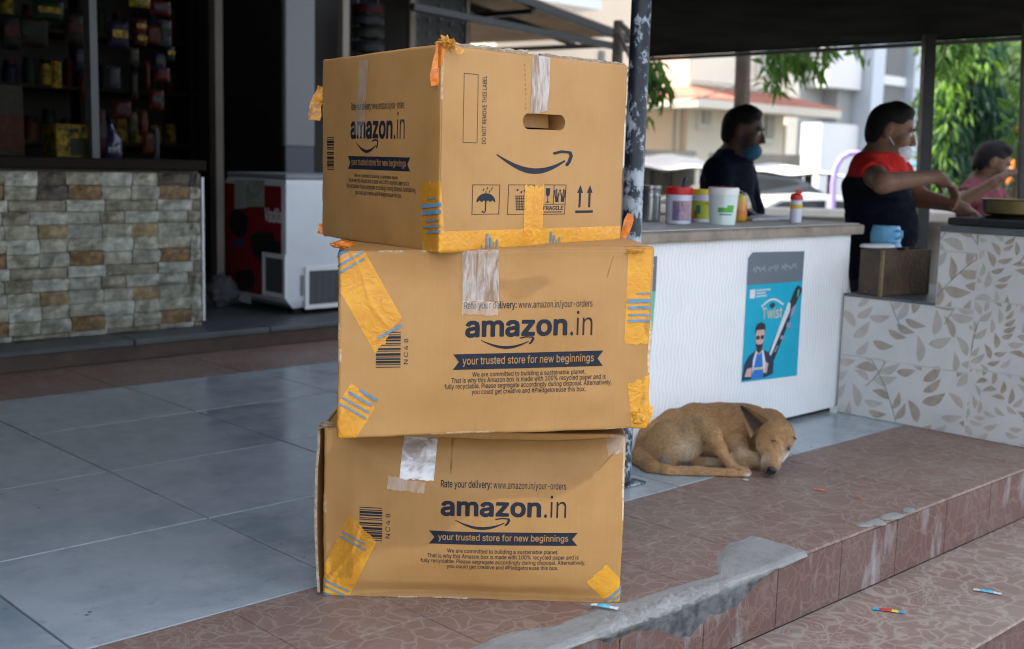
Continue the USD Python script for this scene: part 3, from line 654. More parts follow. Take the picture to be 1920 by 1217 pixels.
# ---- middle carton: overhangs to the right
z1 = 0.377
a_ = onz(634, 822, z1); th2 = math.radians(-36.3); dv = np.array([math.cos(th2), math.sin(th2), 0]); nv = np.array([-math.sin(th2), math.cos(th2), 0])
b_ = on(1212, 803, nv, nv @ a_); e1 = b_ - a_
tl = on(627, 470, nv, nv @ a_); e3 = np.array([0, 0, tl[2] - a_[2] - 0.002])
def bulge2(u, v):
    edge = np.minimum(1, np.minimum(np.minimum(u, 1 - u), np.minimum(v, 1 - v)) / 0.2)
    return edge * (0.008 * np.sin(np.pi * u) * np.sin(np.pi * v) - 0.006 * np.exp(-((u - 0.45) / 0.28) ** 2 - ((v - 1.0) / 0.22) ** 2) + 0.004 * np.exp(-((u - 0.8) / 0.1) ** 2 - ((v - 0.15) / 0.1) ** 2))
c2 = Carton(a_, e1, nv * 0.45, e3, 'delivery_box', 'middle cardboard box of the stack, jutting right, yellow tape at all four corners', front=bulge2, seed=2)
c2.body()
print_face(c2, dict(rate=(870, 563, 1110, 580), word=(872, 584, 1110, 630), smile=(901, 630, 1001, 653), banner=(849, 660, 1130, 689), l0=(885, 694, 1097, 705), l1=(846, 704, 1135, 716), l2=(833, 715, 1146, 727), l3=(884, 726, 1097, 738), bar=(705, 622, 751, 692), nc=(757, 634, 765, 682)))
t, uvf = c2.strip(c2.px(628, 452), c2.px(729, 630), 0.082, M_tape, seed=12, crease=1.2, skew=(0, -0.5), wr=0.0028, ragged=0.007)
c2.bars(uvf, [0.025, 0.045, 0.058], [(0.006, -0.04, 0.026), (0.004, -0.04, 0.036), (0.004, -0.036, 0.034)], 0, t); c2.bars(uvf, [0.213], [(0.005, -0.02, 0.034)], 0, t)
t, uvf = c2.strip(c2.px(634, 812) + (-0.01, -0.02), c2.px(682, 740), 0.07, M_tape, seed=14, crease=0.8, skew=(0.2, 0.3), wr=0.003)
c2.bars(uvf, [0.075, 0.088, 0.103, 0.118], [(0.004, -0.03, 0.032), (0.004, -0.03, 0.034), (0.005, -0.026, 0.03), (0.005, -0.03, 0.012)], 0, t)
t, uvf = c2.strip(c2.px(1197, 468) + (0.004, 0.05), c2.px(1192, 645), 0.05, M_tape, seed=16, crease=0.4, wr=0.002)
c2.bars(uvf, [0.140, 0.153, 0.168, 0.184, 0.196], [(0.003, -0.005, 0.025), (0.008, -0.022, 0.026), (0.006, -0.02, 0.026), (0.004, -0.018, 0.026), (0.005, -0.02, 0.026)], 0, t)
c2.strip(c2.px(1200, 710), c2.px(1210, 806) + (0, -0.012), 0.055, M_tape, seed=18, crease=0.8, wr=0.003, skew=(-0.3, 0))
c2.strip(c2.px(901, 470), c2.px(901, 565), 0.075, M_clearw, 'clear_tape', seed=20, wr=0.0024)
c2.strip(c2.px(901, 565), c2.px(899, 590), 0.074, M_clear, 'clear_tape', seed=21, wr=0.001)
c2.strip(c2.px(645, 452), c2.px(668, 480), 0.05, M_clear, 'clear_tape', seed=22, wr=0.002)
for k, (pxy, sz, sq, sd) in enumerate([((642, 459), 0.018, (1.6, 1, 0.45), 4), ((1205, 783), 0.022, (1.3, 0.8, 1.0), 6), ((1196, 470), 0.02, (1.6, 0.9, 0.4), 8)]):
    u, v = c2.px(*pxy); p = c2.O + u * c2.D[0] + v * c2.D[2] + c2.D[1] * 0.012
    obj('tape_bunch', crumple(p, sz, sd, sq=sq, amp=0.35), M_tapeo if k == 0 else M_tape, c2.t, smooth=50)
# loose tape corner sticking out low on the right
def loose(pts, w, mat_, parent, seed=0, name='loose_tape', wob=0.006):
    pts = np.asarray(pts, float); k = len(pts); tt = np.linspace(0, 1, 24); P = np.stack([np.interp(tt, np.linspace(0, 1, k), pts[:, i]) for i in range(3)], 1)
    tg = np.gradient(P, axis=0); tg /= np.linalg.norm(tg, axis=1, keepdims=True); sd = np.cross(tg, -FW); sd /= np.linalg.norm(sd, axis=1, keepdims=True)
    b = np.linspace(-0.5, 0.5, 9); W = w * (0.75 + 0.5 * meshkit.noise(np.c_[tt * 6, tt * 0 + seed, tt * 0]))
    G_ = P[:, None] + (b[None] * W[:, None])[..., None] * sd[:, None]
    off = (fbm(np.c_[G_.reshape(-1, 3) * 55 + seed], 3, seed) - 0.5).reshape(G_.shape[:2]) * 2 * wob
    G_ = G_ + off[..., None] * (-FW); Gb = G_ + FW * 0.0012
    v, f = grid_mesh(G_); vb, fb = grid_mesh(Gb)
    return obj(name, cat_mesh([(v, f), (vb, fb[:, ::-1])]), mat_, parent, smooth=True)
def c2p(x, y, dy=0.0): u, v = c2.px(x, y); return c2.O + u * c2.D[0] + v * c2.D[2] + c2.D[1] * dy
loose([c2p(1208, 770), c2p(1218, 774, 0.004), c2p(1224, 778, 0.008)], 0.03, M_tape, c2.t, 3)
loose([c2p(1214, 476, .01), c2p(1220, 488, 0.012), c2p(1222, 505, 0.015)], 0.016, M_tape, c2.t, 5)

# ---- top carton, turned so that two sides show; hand hole cut through the short side
z2 = 0.7615
k_, l_, r_ = onz(822, 477, z2), onz(603, 443, z2), onz(1165, 461, z2)
c3 = Carton(k_, r_ - k_, l_ - k_, (0, 0, 0.410), 'delivery_box', 'top cardboard box, turned to show two sides, with hand hole and smile arrow', seed=3, r=0.007,
            front=lambda u, v: 0.006 * np.sin(np.pi * u) * np.sin(np.pi * v), left=lambda u, v: 0.004 * np.sin(np.pi * u) * np.sin(np.pi * v))
hu0, hv0, hu1, hv1 = c3.rect(968, 213, 1043, 243)
hole = LineString([(hu0 + 0.012, (hv0 + hv1) / 2 - 0.0005), (hu1 - 0.012, (hv0 + hv1) / 2 + 0.0005)]).buffer((hv1 - hv0) / 2 * 0.98)
cutter = prism(hole, 0.16, c3.O + c3.D[1] * 0.12, c3.D[0], c3.D[2]); cutter = trimesh.Trimesh(*cutter, process=True); cutter.fix_normals()
c3.body(cut=cutter)
flapP = prism(sbox(hu0 - 0.004, hv0 + 0.0065, hu1 + 0.004, hv1 + 0.012), 0.003, c3.O + c3.D[1] * 0.004, c3.D[0], (c3.D[2] * math.cos(0.12) + c3.D[1] * math.sin(0.12)))
obj('handle_flap', flapP, M_card, c3.t)
F3 = 'front'
r0 = c3.rect(868, 138, 895, 268); lab = sbox(*r0); c3.decal(lab.difference(lab.buffer(-0.0011)), M_ink, 'label_outline')
u0, v0, u1, v1 = c3.rect(903, 142, 911, 270); c3.decal(fit(affinity.rotate(text_poly('DO NOT REMOVE THIS LABEL', 0.01), 90, origin=(0, 0)), u0, v0, u1, v1), M_inkfaint, 'label_note')
c3.decal(fit(smile(), *c3.rect(929, 280, 1071, 326)), M_ink, 'smile_mark', size=0.012)
def icon(name, rc, draw):
    u0, v0, u1, v1 = c3.rect(*rc); c3.decal(fit2(draw, u0, v0, u1, v1), M_ink, name)
def fit2(g, u0, v0, u1, v1): return affinity.affine_transform(g, [u1 - u0, 0, 0, v1 - v0, u0, v0])
fr = sbox(0, 0, 1, 1).difference(sbox(0.022, 0.02, 0.978, 0.98))
um = Point(0.5, 0.42).buffer(0.34).intersection(sbox(0, 0.42, 1, 1)); um = unary_union([affinity.scale(um, 1, 0.85, origin=(0.5, 0.42)), sbox(0.475, 0.12, 0.515, 0.5), stroke([(0.495, 0.13), (0.46, 0.075), (0.41, 0.075), (0.38, 0.11)], 0.04), sbox(0.48, 0.68, 0.51, 0.78)])
um = um.difference(unary_union([Point(0.27 + 0.155 * k, 0.41).buffer(0.055) for k in range(4)]).difference(sbox(0.47, 0, 0.52, 1)))
icon('umbrella_sign', (884, 346, 935, 402), unary_union([fr, um] + [stroke([(x, y), (x - 0.03, y - 0.06)], 0.03) for x, y in ((0.42, 0.86), (0.55, 0.9), (0.64, 0.8), (0.72, 0.9))]))
bn = [stroke([(0.30 + 0.07 * k, 0.62), (0.34 + 0.057 * k, 0.15)], 0.022) for k in range(7)] + [stroke([(0.28 + 0.01 * k, 0.62 - 0.09 * k), (0.74 - 0.01 * k, 0.62 - 0.09 * k)], 0.022) for k in range(6)] + [Point(x, y).buffer(0.035) for x, y in ((0.35, 0.82), (0.5, 0.75), (0.62, 0.8), (0.66, 0.72))]
icon('litter_bin_sign', (950, 346, 999, 402), unary_union([fr] + bn))
gl = unary_union([Polygon([(0.16, 0.88), (0.34, 0.88), (0.32, 0.66), (0.27, 0.61), (0.23, 0.61), (0.18, 0.66)]), sbox(0.235, 0.42, 0.265, 0.62), sbox(0.17, 0.40, 0.33, 0.43)])
hd = unary_union([stroke([(0.60, 0.48), (0.55, 0.62), (0.53, 0.80)], 0.05), stroke([(0.62, 0.5), (0.62, 0.64), (0.60, 0.84)], 0.04), stroke([(0.66, 0.5), (0.68, 0.62), (0.70, 0.72)], 0.05), stroke([(0.90, 0.48), (0.95, 0.62), (0.96, 0.80)], 0.05), stroke([(0.88, 0.5), (0.88, 0.64), (0.90, 0.84)], 0.04), stroke([(0.84, 0.5), (0.82, 0.62), (0.78, 0.72)], 0.05), sbox(0.56, 0.42, 0.70, 0.54), sbox(0.80, 0.42, 0.94, 0.54), Point(0.75, 0.80).buffer(0.04)])
icon('fragile_sign', (1013, 346, 1058, 402), unary_union([fr, gl, hd, sbox(0.475, 0.36, 0.50, 1.0), sbox(0, 0.335, 1, 0.355), fit(text_poly('FRAGILE', 0.03), 0.08, 0.15, 0.92, 0.29), sbox(0.12, 0.07, 0.88, 0.10)]))
ar = unary_union([sbox(0, 0, 1, 0.09)] + [unary_union([sbox(x - 0.06, 0.2, x + 0.06, 0.8), Polygon([(x - 0.17, 0.72), (x + 0.17, 0.72), (x, 1.0)])]) for x in (0.22, 0.78)])
icon('this_way_up_sign', (1078, 347, 1111, 399), ar)
print_face(c3, dict(rate=(661, 190, 760, 209), word=(660, 211, 761, 261), smile=(671, 261, 713, 287), banner=(655, 294, 771, 319), l0=(667, 327, 748, 336), l1=(655, 336, 768, 347), l2=(651, 347, 781, 359), l3=(668, 359, 754, 370), bar=(614, 257, 627, 321)), face='left', faint=True)
# tapes of the top carton
w3, d3, h3 = c3.dim
t, uvf = c3.strip(c3.px(822, 458), c3.px(1166, 444), 0.050, M_tape, seed=30, wr=0.0016, label='yellow tape along the lower edge')
for base in (0.115, 0.300):
    c3.bars(uvf, [base + d for d in (0, 0.012, 0.022, 0.032, 0.040)], [(0.003, -0.022, -0.006), (0.006, -0.022, 0.018), (0.005, -0.022, 0.010), (0.003, -0.022, 0.0), (0.004, -0.022, 0.006)], 0, t)
c3.strip(c3.px(997, 452), c3.px(999, 348), 0.056, M_tape, seed=32, wr=0.0016, lift=0.0012, ragged=0.009)
t, uvf = c3.strip(c3.px(812, 470, 'left') + (0, -0.01), c3.px(807, 342, 'left') , 0.078, M_tape, seed=34, wr=0.0022, wrap=c3.wrapl, ragged=0.008)
c3.bars(uvf, [0.045, 0.056, 0.068, 0.082, 0.096, 0.112], [(0.004, -0.03, 0.02), (0.004, -0.03, 0.03), (0.004, -0.025, 0.02), (0.008, -0.034, 0.034), (0.008, -0.036, 0.034), (0.003, -0.02, 0.01)], 0, t, wrap=c3.wrapl)
c3.strip(c3.px(1016, 100) + (0, 0.012), c3.px(1008, 212), 0.052, M_clearw, 'clear_tape', seed=36, wr=0.004, crease=0.6, skew=(0, -0.2), label='creased clear tape above the hand hole')
c3.strip(c3.px(683, 112, 'left'), c3.px(676, 255, 'left'), 0.045, M_clear, 'clear_tape', seed=38, wr=0.0014, wrap=c3.wrapl)
c3.strip(c3.px(826, 85) + (0, 0.01), c3.px(818, 118), 0.03, M_tapeo, seed=40, wr=0.003, ragged=0.012, lift=0.0015)
pk = c3.surf(np.array([[0.004, 0.006, h3]]))[0]
obj('tape_bunch', crumple(pk + HR * 0.010 + (0, 0, 0.003), 0.0155, 11, sq=(1.2, 1.2, 0.8), amp=0.8), M_tape, c3.t, smooth=50, label='crumpled knot of yellow tape on the top corner')
loose([pk + HR * -0.004, pk + HR * -0.010 - np.array([0, 0, 0.03]), pk + HR * -0.014 - np.array([0, 0, 0.06]), pk + HR * -0.011 - np.array([0, 0, 0.078])], 0.015, M_tapeo, c3.t, 7, wob=0.004)
loose([pk + HR * 0.014, pk + HR * 0.030 - np.array([0, 0, 0.008]), pk + HR * 0.04 - np.array([0, 0, 0.016])], 0.012, M_tape, c3.t, 9)
pl_ = c3.surf(np.array([[0.0, d3, 0.27]]))[0]
loose([pl_ + np.array([0, 0, 0.075]), pl_ - HR * 0.018 + np.array([0, 0, 0.035]), pl_ - HR * 0.020 - np.array([0, 0, 0.0])], 0.026, M_tape, c3.t, 12)
pr_ = c3.surf(np.array([[w3, 0.02, 0.0]]))[0]
loose([pr_ + np.array([0, 0, 0.004]) + HR * 0.004, pr_ + HR * 0.022 + np.array([0, 0, 0.022]), pr_ + HR * 0.034 + np.array([0, 0, 0.07])], 0.018, M_tapeo, c3.t, 14)
loose([c3.surf(np.array([[0.0, d3, 0.03]]))[0] - HR * 0.003, c3.surf(np.array([[0.0, d3, 0.005]]))[0] - HR * 0.006], 0.012, M_tapeo, c3.t, 15)
# frayed double edge of the top flaps
def frayed(u0, u1, n=70, seed=1, zh=0.004):
    us = np.linspace(u0, u1, n); P = np.zeros((n, 6, 3))
    for i, u in enumerate(us):
        h_ = zh * (0.5 + 1.2 * fbm(np.array([[u * 55, seed, 0.0]]), 3, seed)[0])
        o = c3.O + c3.D[0] * u + c3.D[2] * (h3 - 0.001)
        prof = [(0.000, -0.003), (-0.0015, h_ * 0.5), (0.0, h_), (0.004, h_ * 1.05), (0.006, h_ * 0.6), (0.007, -0.002)]
        for j, (dy, dz) in enumerate(prof): P[i, j] = o + c3.D[1] * (dy + 0.003) + c3.D[2] * dz
    return grid_mesh(P)
obj('top_flap', frayed(0.02, 0.235, seed=1, zh=0.006), M_corr, c3.t); obj('top_flap', frayed(0.27, w3 - 0.01, seed=2, zh=0.0035), M_corr, c3.t)

# ---- wear on the cartons: pale rubbed edges, smudges, fold lines
def film(name, c, lo, hi, sc, sharp=.12):
    nodes = {'g': ('geometry', {}), 'n': ('noise_texture', {'scale': sc, 'detail': 6.0, 'roughness': .7}), 'r': ('map_range', {'from_min': .5 - sharp, 'from_max': .5 + sharp, 'to_min': lo, 'to_max': hi, 'clamp': True}), 'p': ('principled_bsdf', {'base_color': c, 'roughness': .85, 'specular_ior_level': .1}), 't': ('transparent_bsdf', {}), 'm': ('mix_closure', {})}
    return usdkit.material(stage, f'/World/Looks/{name}', nodes, [('g.position', 'n.vector'), ('n.fac', 'r.value'), ('r.result', 'm.fac'), ('t.BSDF', 'm.closure1'), ('p.BSDF', 'm.closure2')], surface='m.closure')
M_rub = film('rubbed_paper', (.62, .48, .31), 0, .75, 120); M_smudge = film('brown_smudge', (.17, .095, .03), 0, .42, 26); M_pale = film('pale_scuff', (.60, .44, .25), 0, .45, 40); M_fold = film('fold_line', (.16, .085, .025), .15, .55, 60)
wr_ = random.Random(11)
for ci, c in enumerate((c1, c2, c3)):
    w, d, h = c.dim
    for k in range(9):
        e = wr_.randrange(4); L = wr_.uniform(.03, .11)
        if e == 0: u = wr_.uniform(.02, w - L); a, b = (u, .001), (u + L, .001)
        elif e == 1: u = wr_.uniform(.02, w - L); a, b = (u, h - .001), (u + L, h - .001)
        elif e == 2: v = wr_.uniform(.02, h - L); a, b = (.001, v), (.001, v + L)
        else: v = wr_.uniform(.02, h - L); a, b = (w - .001, v), (w - .001, v + L)
        c.strip(a, b, wr_.uniform(.005, .010), M_rub, 'rubbed_edge', lift=.0003, wr=.0001, seed=60 + k)
c1.strip(c1.px(848, 815), c1.px(846, 884), .004, M_fold, 'fold_line', lift=.0004, wr=.0001, seed=71)
for a, b in (((1120, 880), (1160, 840)),): c1.strip(c1.px(*a), c1.px(*b), .0028, M_fold, 'fold_line', lift=.0004, wr=.0001, seed=72)
for a, b in (((1150, 480), (1138, 520)),): c2.strip(c2.px(*a), c2.px(*b), .0024, M_fold, 'fold_line', lift=.0004, wr=.0001, seed=74)
c3.decal(unary_union([sbox(*c3.rect(982, y, 984.5, y + 5)) for y in range(120, 208, 9)]), M_fold, 'perforation', lift=.0004)
# ================================================================ SHOP: kerb, walls, roof, counter faced with stone tiles
M_kerbtop = mat('dark_stone_slab', (0.10, 0.105, 0.11), 0.45, 0.4, 5)
M_kerbface = mat('stained_kerb_face', (0.095, 0.062, 0.045), 0.7, 0.5, 7)
M_darkwall = mat('dim_shop_wall', (0.025, 0.022, 0.02), 0.8, 0.3, 2)  # interior darkness is put into this near-black wall colour
M_slabroof = mat('roof_slab_plaster', (0.20, 0.17, 0.14), 0.85, 0.3, 1.5)
M_darkwood = mat('dark_wood_top', (0.016, 0.012, 0.009), 0.8, 0.4, 12, spec=.1)
M_black = mat('black_iron', (0.012, 0.012, 0.013), 0.55, 0.3, 20)
M_blackmat = mat('soot_black', (0.018, 0.017, 0.017), 0.8, 0.3, 20)
M_pillar = mat('shade_toned_white_paint', (0.15, 0.157, 0.165), 0.7, 0.15, 2)  # white paint darkened in colour to imitate the unlit interior
M_dado = mat('blue_grey_dado', (0.05, 0.06, 0.075), 0.6, 0.3, 3)
M_white = mat('white_enamel', (0.62, 0.66, 0.70), 0.35, 0.08, 3)
M_whitedull = mat('white_plastic', (0.72, 0.73, 0.74), 0.45, 0.06, 5)
M_fred = mat('red_freezer_print', (0.22, 0.008, 0.012), 0.4, 0.2, 3)
M_paper = mat('faded_paper', (0.42, 0.44, 0.42), 0.85, 0.2, 9)

kerb = obj('shop_floor', [bx(-3.2, 5.045, 0.0, 4.45, 9.5, 0.091)], M_kerbtop, kind='structure')
for i in range(-4, 6):
    x0 = 0.55 + 0.72 * i - 1.0
    if x0 > 4.2: continue
    obj('kerb_stone', bev(x0 + 0.002, 5.02, 0.066 + rnd.uniform(-.002, .002), min(x0 + 0.718, 4.45), 5.16, 0.094 + rnd.uniform(-.002, .002), 0.006), M_kerbtop, kerb)
obj('kerb_face', bx(-3.2, 5.03, 0.0, 4.45, 5.046, 0.0655), M_kerbface, kerb)

sh = thing('shop_building', 'dim open fronted shop behind the stone faced counter', 'shop', (0.5, 7.5, 0.09))
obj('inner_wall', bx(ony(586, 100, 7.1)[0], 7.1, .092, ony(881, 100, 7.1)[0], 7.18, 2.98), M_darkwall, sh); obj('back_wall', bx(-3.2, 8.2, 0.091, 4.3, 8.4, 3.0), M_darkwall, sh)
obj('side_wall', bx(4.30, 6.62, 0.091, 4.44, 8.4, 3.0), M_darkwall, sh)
obj('verandah_roof', prism(Polygon([(2.3, 2.02), (5.2, 2.75), (5.2, 2.82), (2.3, 2.09)]), 9.3, (-6.0, 0, 0), (0, 1, 0), (0, 0, 1)), M_slabroof, sh); obj('added_light_screen', bx(-6.0, 2.278, 1.45, 2.35, 2.298, 2.088), M_slabroof, sh); obj('roof_slab', bx(-6.0, 5.2, 3.0, 3.1, 12.0, 3.18), M_slabroof, sh)  # valance added out of view, eave lowered, to keep sky light out
obj('roof_slab', bx(3.1, 4.6, 3.002, 4.6, 12.0, 3.178), M_slabroof, sh)
obj('added_shade_block', bx(-6.0, 5.2, 3.18, 3.9, 14.0, 13.0), M_slabroof, sh)  # unseen tall block added so its shadow covers platform and steps
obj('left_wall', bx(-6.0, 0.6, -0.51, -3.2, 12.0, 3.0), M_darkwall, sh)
# pillar, white above a dark dado
py_ = 6.3
xa, xb = ony(535, 140, py_)[0], ony(591, 140, py_)[0]; zp = ony(562, 275, py_)[2]
pil = obj('pillar', bev(xa, py_, zp, xb, py_ + 0.05, 3.0, 0.008), M_pillar, sh)
obj('dado', bev(xa + .004, py_ + .004, 0.092, xb - .004, py_ + 0.046, zp, 0.004), M_dado, pil)
xa, xb = ony(404, 140, 6.9)[0], ony(418, 140, 6.9)[0]
obj('door_post', bx(xa, 6.9, 0.092, xb, 6.98, 3.0), M_slabroof, sh)
xa, xb = ony(170, 140, 5.45)[0], ony(184, 140, 5.45)[0]
obj('shop_post', bx(xa, 5.45, 0.86, xb, 5.52, 3.0), mat('weathered_post', (0.11, 0.115, 0.12), 0.7, 0.3, 5), sh)
xa, xb = ony(643, 60, 6.6)[0], ony(655, 60, 6.6)[0]
obj('door_post', bx(xa, 6.6, 0.092, xb, 6.66, 3.0), M_slabroof, sh)
# inner shelves: boards across the back with uprights
for z in (0.62, 0.98, 1.34, 1.70, 2.06):
    obj('shelf', bx(1.2, 7.75, z, 4.28, 8.19, z + 0.025), M_darkwood, sh)
for x in (1.6, 2.5, 3.4, 4.2):
    obj('shelf_upright', bx(x, 7.74, 0.092, x + 0.03, 7.9, 2.4), M_darkwood, sh)

# ---- counter with stone look tiles
ZC, YC_, XC0, XC1 = 0.862, 5.254, 1.30, 2.905
ctr = thing('stone_counter', 'shop counter faced with chiselled cream, grey and brown stone tiles', 'counter', ((XC0 + XC1) / 2, 5.5, 0.092))
obj('counter_body', bx(XC0, YC_ + 0.032, 0.092, XC1, 5.75, ZC - 0.002), M_core, ctr)
obj('counter_top', bev(XC0 - .02, YC_ - 0.03, ZC, XC1 + 0.015, 5.78, ZC + 0.05, 0.006), M_darkwood, ctr)
obj('edge_strip', bx(XC1 + 0.001, YC_ - 0.006, 0.12, XC1 + 0.012, YC_ + 0.05, 0.83), M_whitedull, ctr)
def stone_mat(n, c, c2, sc=22): return mat(n, tuple(np.array(c) * .82), 0.65, 0.2, sc, 0.5, 70, col2=tuple(np.array(c2) * .50), dist=0.006, detail=6)
SM = dict(p=stone_mat('cream_stone', (0.58, 0.56, 0.44), (0.36, 0.34, 0.25)), g=stone_mat('grey_stone', (0.54, 0.53, 0.44), (0.34, 0.335, 0.27)), w=stone_mat('white_stone', (0.66, 0.66, 0.57), (0.46, 0.46, 0.39)),
          b=stone_mat('brown_stone', (0.36, 0.225, 0.10), (0.19, 0.11, 0.05), 45), t=stone_mat('tan_stone', (0.46, 0.42, 0.32), (0.27, 0.235, 0.17)), y=stone_mat('golden_stone', (0.50, 0.39, 0.21), (0.34, 0.25, 0.13)), d=stone_mat('dark_stone', (0.16, 0.13, 0.10), (0.08, 0.065, 0.05)))
LAY = [(0, 0, .385, .195, 'p'), (.025, .20, .375, .415, 'b'), (.385, 0, .715, .22, 'w'), (.72, 0, 1, .205, 'p'), (.38, .225, .70, .42, 'p'), (.705, .21, 1.02, .42, 'g'), (0, .42, .41, .595, 'w'), (.415, .425, .99, .59, 't'),
       (0, .60, .35, .785, 'g'), (.355, .595, .62, .785, 't'), (.625, .595, 1, .785, 'w'), (0, .79, .37, 1, 'g'), (.375, .79, .70, 1, 'p'), (.705, .79, 1, 1, 'y')]
TW, TH = 0.4445, 0.3025
X00 = ony(130, 400, YC_)[0] - 0.01; Z00 = ony(130, 322, YC_)[2]
def chisel(x0, z0, x1, z1, seed, deep):
    r = np.random.default_rng(seed); nx, nz = 5, 4; P = np.zeros((nx + 2, nz + 2, 3))
    gx = np.linspace(0, 1, nx) + np.r_[0, r.uniform(-.07, .07, nx - 2), 0]; gz = np.linspace(0, 1, nz) + np.r_[0, r.uniform(-.09, .09, nz - 2), 0]
    X = np.r_[x0, x0 + gx * (x1 - x0), x1]; Z = np.r_[z0, z0 + gz * (z1 - z0), z1]
    ax_, az_ = r.uniform(.25, .75), r.uniform(.45, .85); pk_ = r.uniform(.5, 1.0)
    for i in range(nx + 2):
        for j in range(nz + 2):
            e = i in (0, nx + 1) or j in (0, nz + 1)
            a, b = (X[i] - x0) / (x1 - x0), (Z[j] - z0) / (z1 - z0)
            h_ = -0.004 + deep * pk_ * max(0., min(a / ax_, (1 - a) / (1 - ax_)) * .7 + .3) * max(0., min(b / az_, (1 - b) / (1 - az_)) * .8 + .2) + r.uniform(-.003, .004)
            P[i, j] = (X[i] + (0 if e else 0), YC_ + (0.030 if e else -max(-0.012, h_) + 0.006), Z[j])
    v, f = grid_mesh(P); return (v, f[:, ::-1] if False else f)
k = 0
for ti in range(-4, 4):
    for tj in range(0, 3):
        for (a, b, c, d, m_) in LAY:
            x0, x1 = X00 + (ti + a) * TW + .001, X00 + (ti + c) * TW - .001; z1_, z0_ = Z00 - (tj + b) * TH - .001, Z00 - (tj + d) * TH + .001
            x0, x1, z0_, z1_ = max(x0, XC0), min(x1, XC1 - .002), max(z0_, 0.094), min(z1_, ZC - 0.001)
            if x1 - x0 < 0.02 or z1_ - z0_ < 0.012: continue
            m2 = m_
            if ti == -1 and tj == 0 and a > .6 and b < .45: m2 = 'd'
            if x1 > 2.83 and z1_ > 0.79: m2 = 'd'
            obj('stone', chisel(x0, z0_, x1, z1_, 50 + LAY.index((a, b, c, d, m_)) + (ti % 2), 0.034), SM[m2], ctr); k += 1

# ---- chest freezer: red front, white end
fx0, fy0, fz0 = 3.457, 5.362, 0.125
ztop = ony(600, 338, fy0)[2]
fz = thing('chest_freezer', 'red and white chest freezer standing beyond the stone counter', 'freezer', (3.9, 5.75, 0.092))
prof = sbox(0, 0, 0.95, ztop - fz0).buffer(-0.03).buffer(0.03, quad_segs=6)
body = trimesh.convex.convex_hull(np.array([(fx0 + sx * 0.02 * (c1_ == 0) + (0.95 if sx < 0 else 0) * 0 + dx, fy0 + dy, z) for c1_ in (0,) for sx in (0,) for dx, dy in ((0.006, 0), (0.95, 0), (0.95, 0.62), (0.006, 0.62), (0, 0.03), (0, 0.62)) for z in (fz0 + 0.05, ztop - 0.03)] + [(fx0 + 0.06 + dx, fy0 + 0.02 + dy, fz0) for dx in (0, .8) for dy in (0, .55)] + [(fx0 + .01 + dx, fy0 + .006 + dy, ztop) for dx in (0, .92) for dy in (0, .6)]))
fb = obj('freezer_body', body, M_white, fz, smooth=40)
obj('lid', bev(fx0 + 0.01, fy0 + 0.01, ztop + 0.002, fx0 + 0.93, fy0 + 0.62, ztop + 0.03, 0.008), mat('grey_freezer_lid', (0.22, 0.23, 0.25), 0.4), fz)
def onface(y0, z0, y1, z1, d=0.003, m_=M_fred, parent=fb, name='red_print', lab=None): return obj(name, bx(fx0 - d, y0, z0, fx0 - 0.0006, y1, z1), m_, parent, label=lab)
onface(fy0 + 0.035, fz0 + 0.055, fy0 + 0.615, ztop - 0.035)
Xr = fx0 - 0.0035
def fpx(x, y): q = onx(x, y, Xr); return q[1], q[2]
def on_red(poly_px, name, m_, lift=0.0008):
    q = np.array([fpx(*p) for p in poly_px]); g = Polygon(q).buffer(0)
    v, f = flat(g); obj(name, (np.c_[np.full(len(v), Xr - lift), v], f[:, ::-1]), m_, fb)
M_choc = mat('dark_dessert_print', (0.02, 0.013, 0.010), 0.5, 0.5, 60)
for nm, pts, m_ in [('paper_notice', [(440, 338), (463, 338), (463, 390), (440, 392)], M_paper), ('paper_notice', [(465, 338), (496, 338), (496, 388), (463, 388)], mat('green_printed_paper', (0.33, 0.38, 0.33), 0.8, 0.45, 30)),
                    ('dessert_print', [(431, 398), (445, 392), (465, 405), (462, 440), (446, 447), (430, 425)], M_choc), ('dessert_print', [(470, 445), (480, 434), (512, 436), (514, 452), (527, 454), (526, 482), (500, 486), (490, 492), (474, 476)], M_choc), ('dessert_print', [(441, 510), (472, 505), (480, 520), (474, 545), (446, 545)], M_choc), ('blue_print', [(437, 450), (458, 446), (458, 462), (437, 464)], mat('blue_print', (0.03, 0.05, 0.14), 0.6))]:
    on_red(pts, nm, m_)
def red_text(txt, x0, y0, x1, y1, bold=0.05, slant=0.2):
    p0, p1 = fpx(x0, y1), fpx(x1, y0); g = affinity.skew(text_poly(txt, bold), slant * 40); a, b = min(p0[0], p1[0]), max(p0[0], p1[0])
    g = affinity.scale(fit(g, a, p0[1], b, p1[1]), -1, 1, origin=((a + b) / 2, 0)); v, f = flat(g)
    obj('brand_lettering', (np.c_[np.full(len(v), Xr - 0.0011), v], f), M_whitedull, fb)
red_text('Vadilal', 497, 391, 532, 416); red_text('Vadilal', 447, 548, 471, 565)
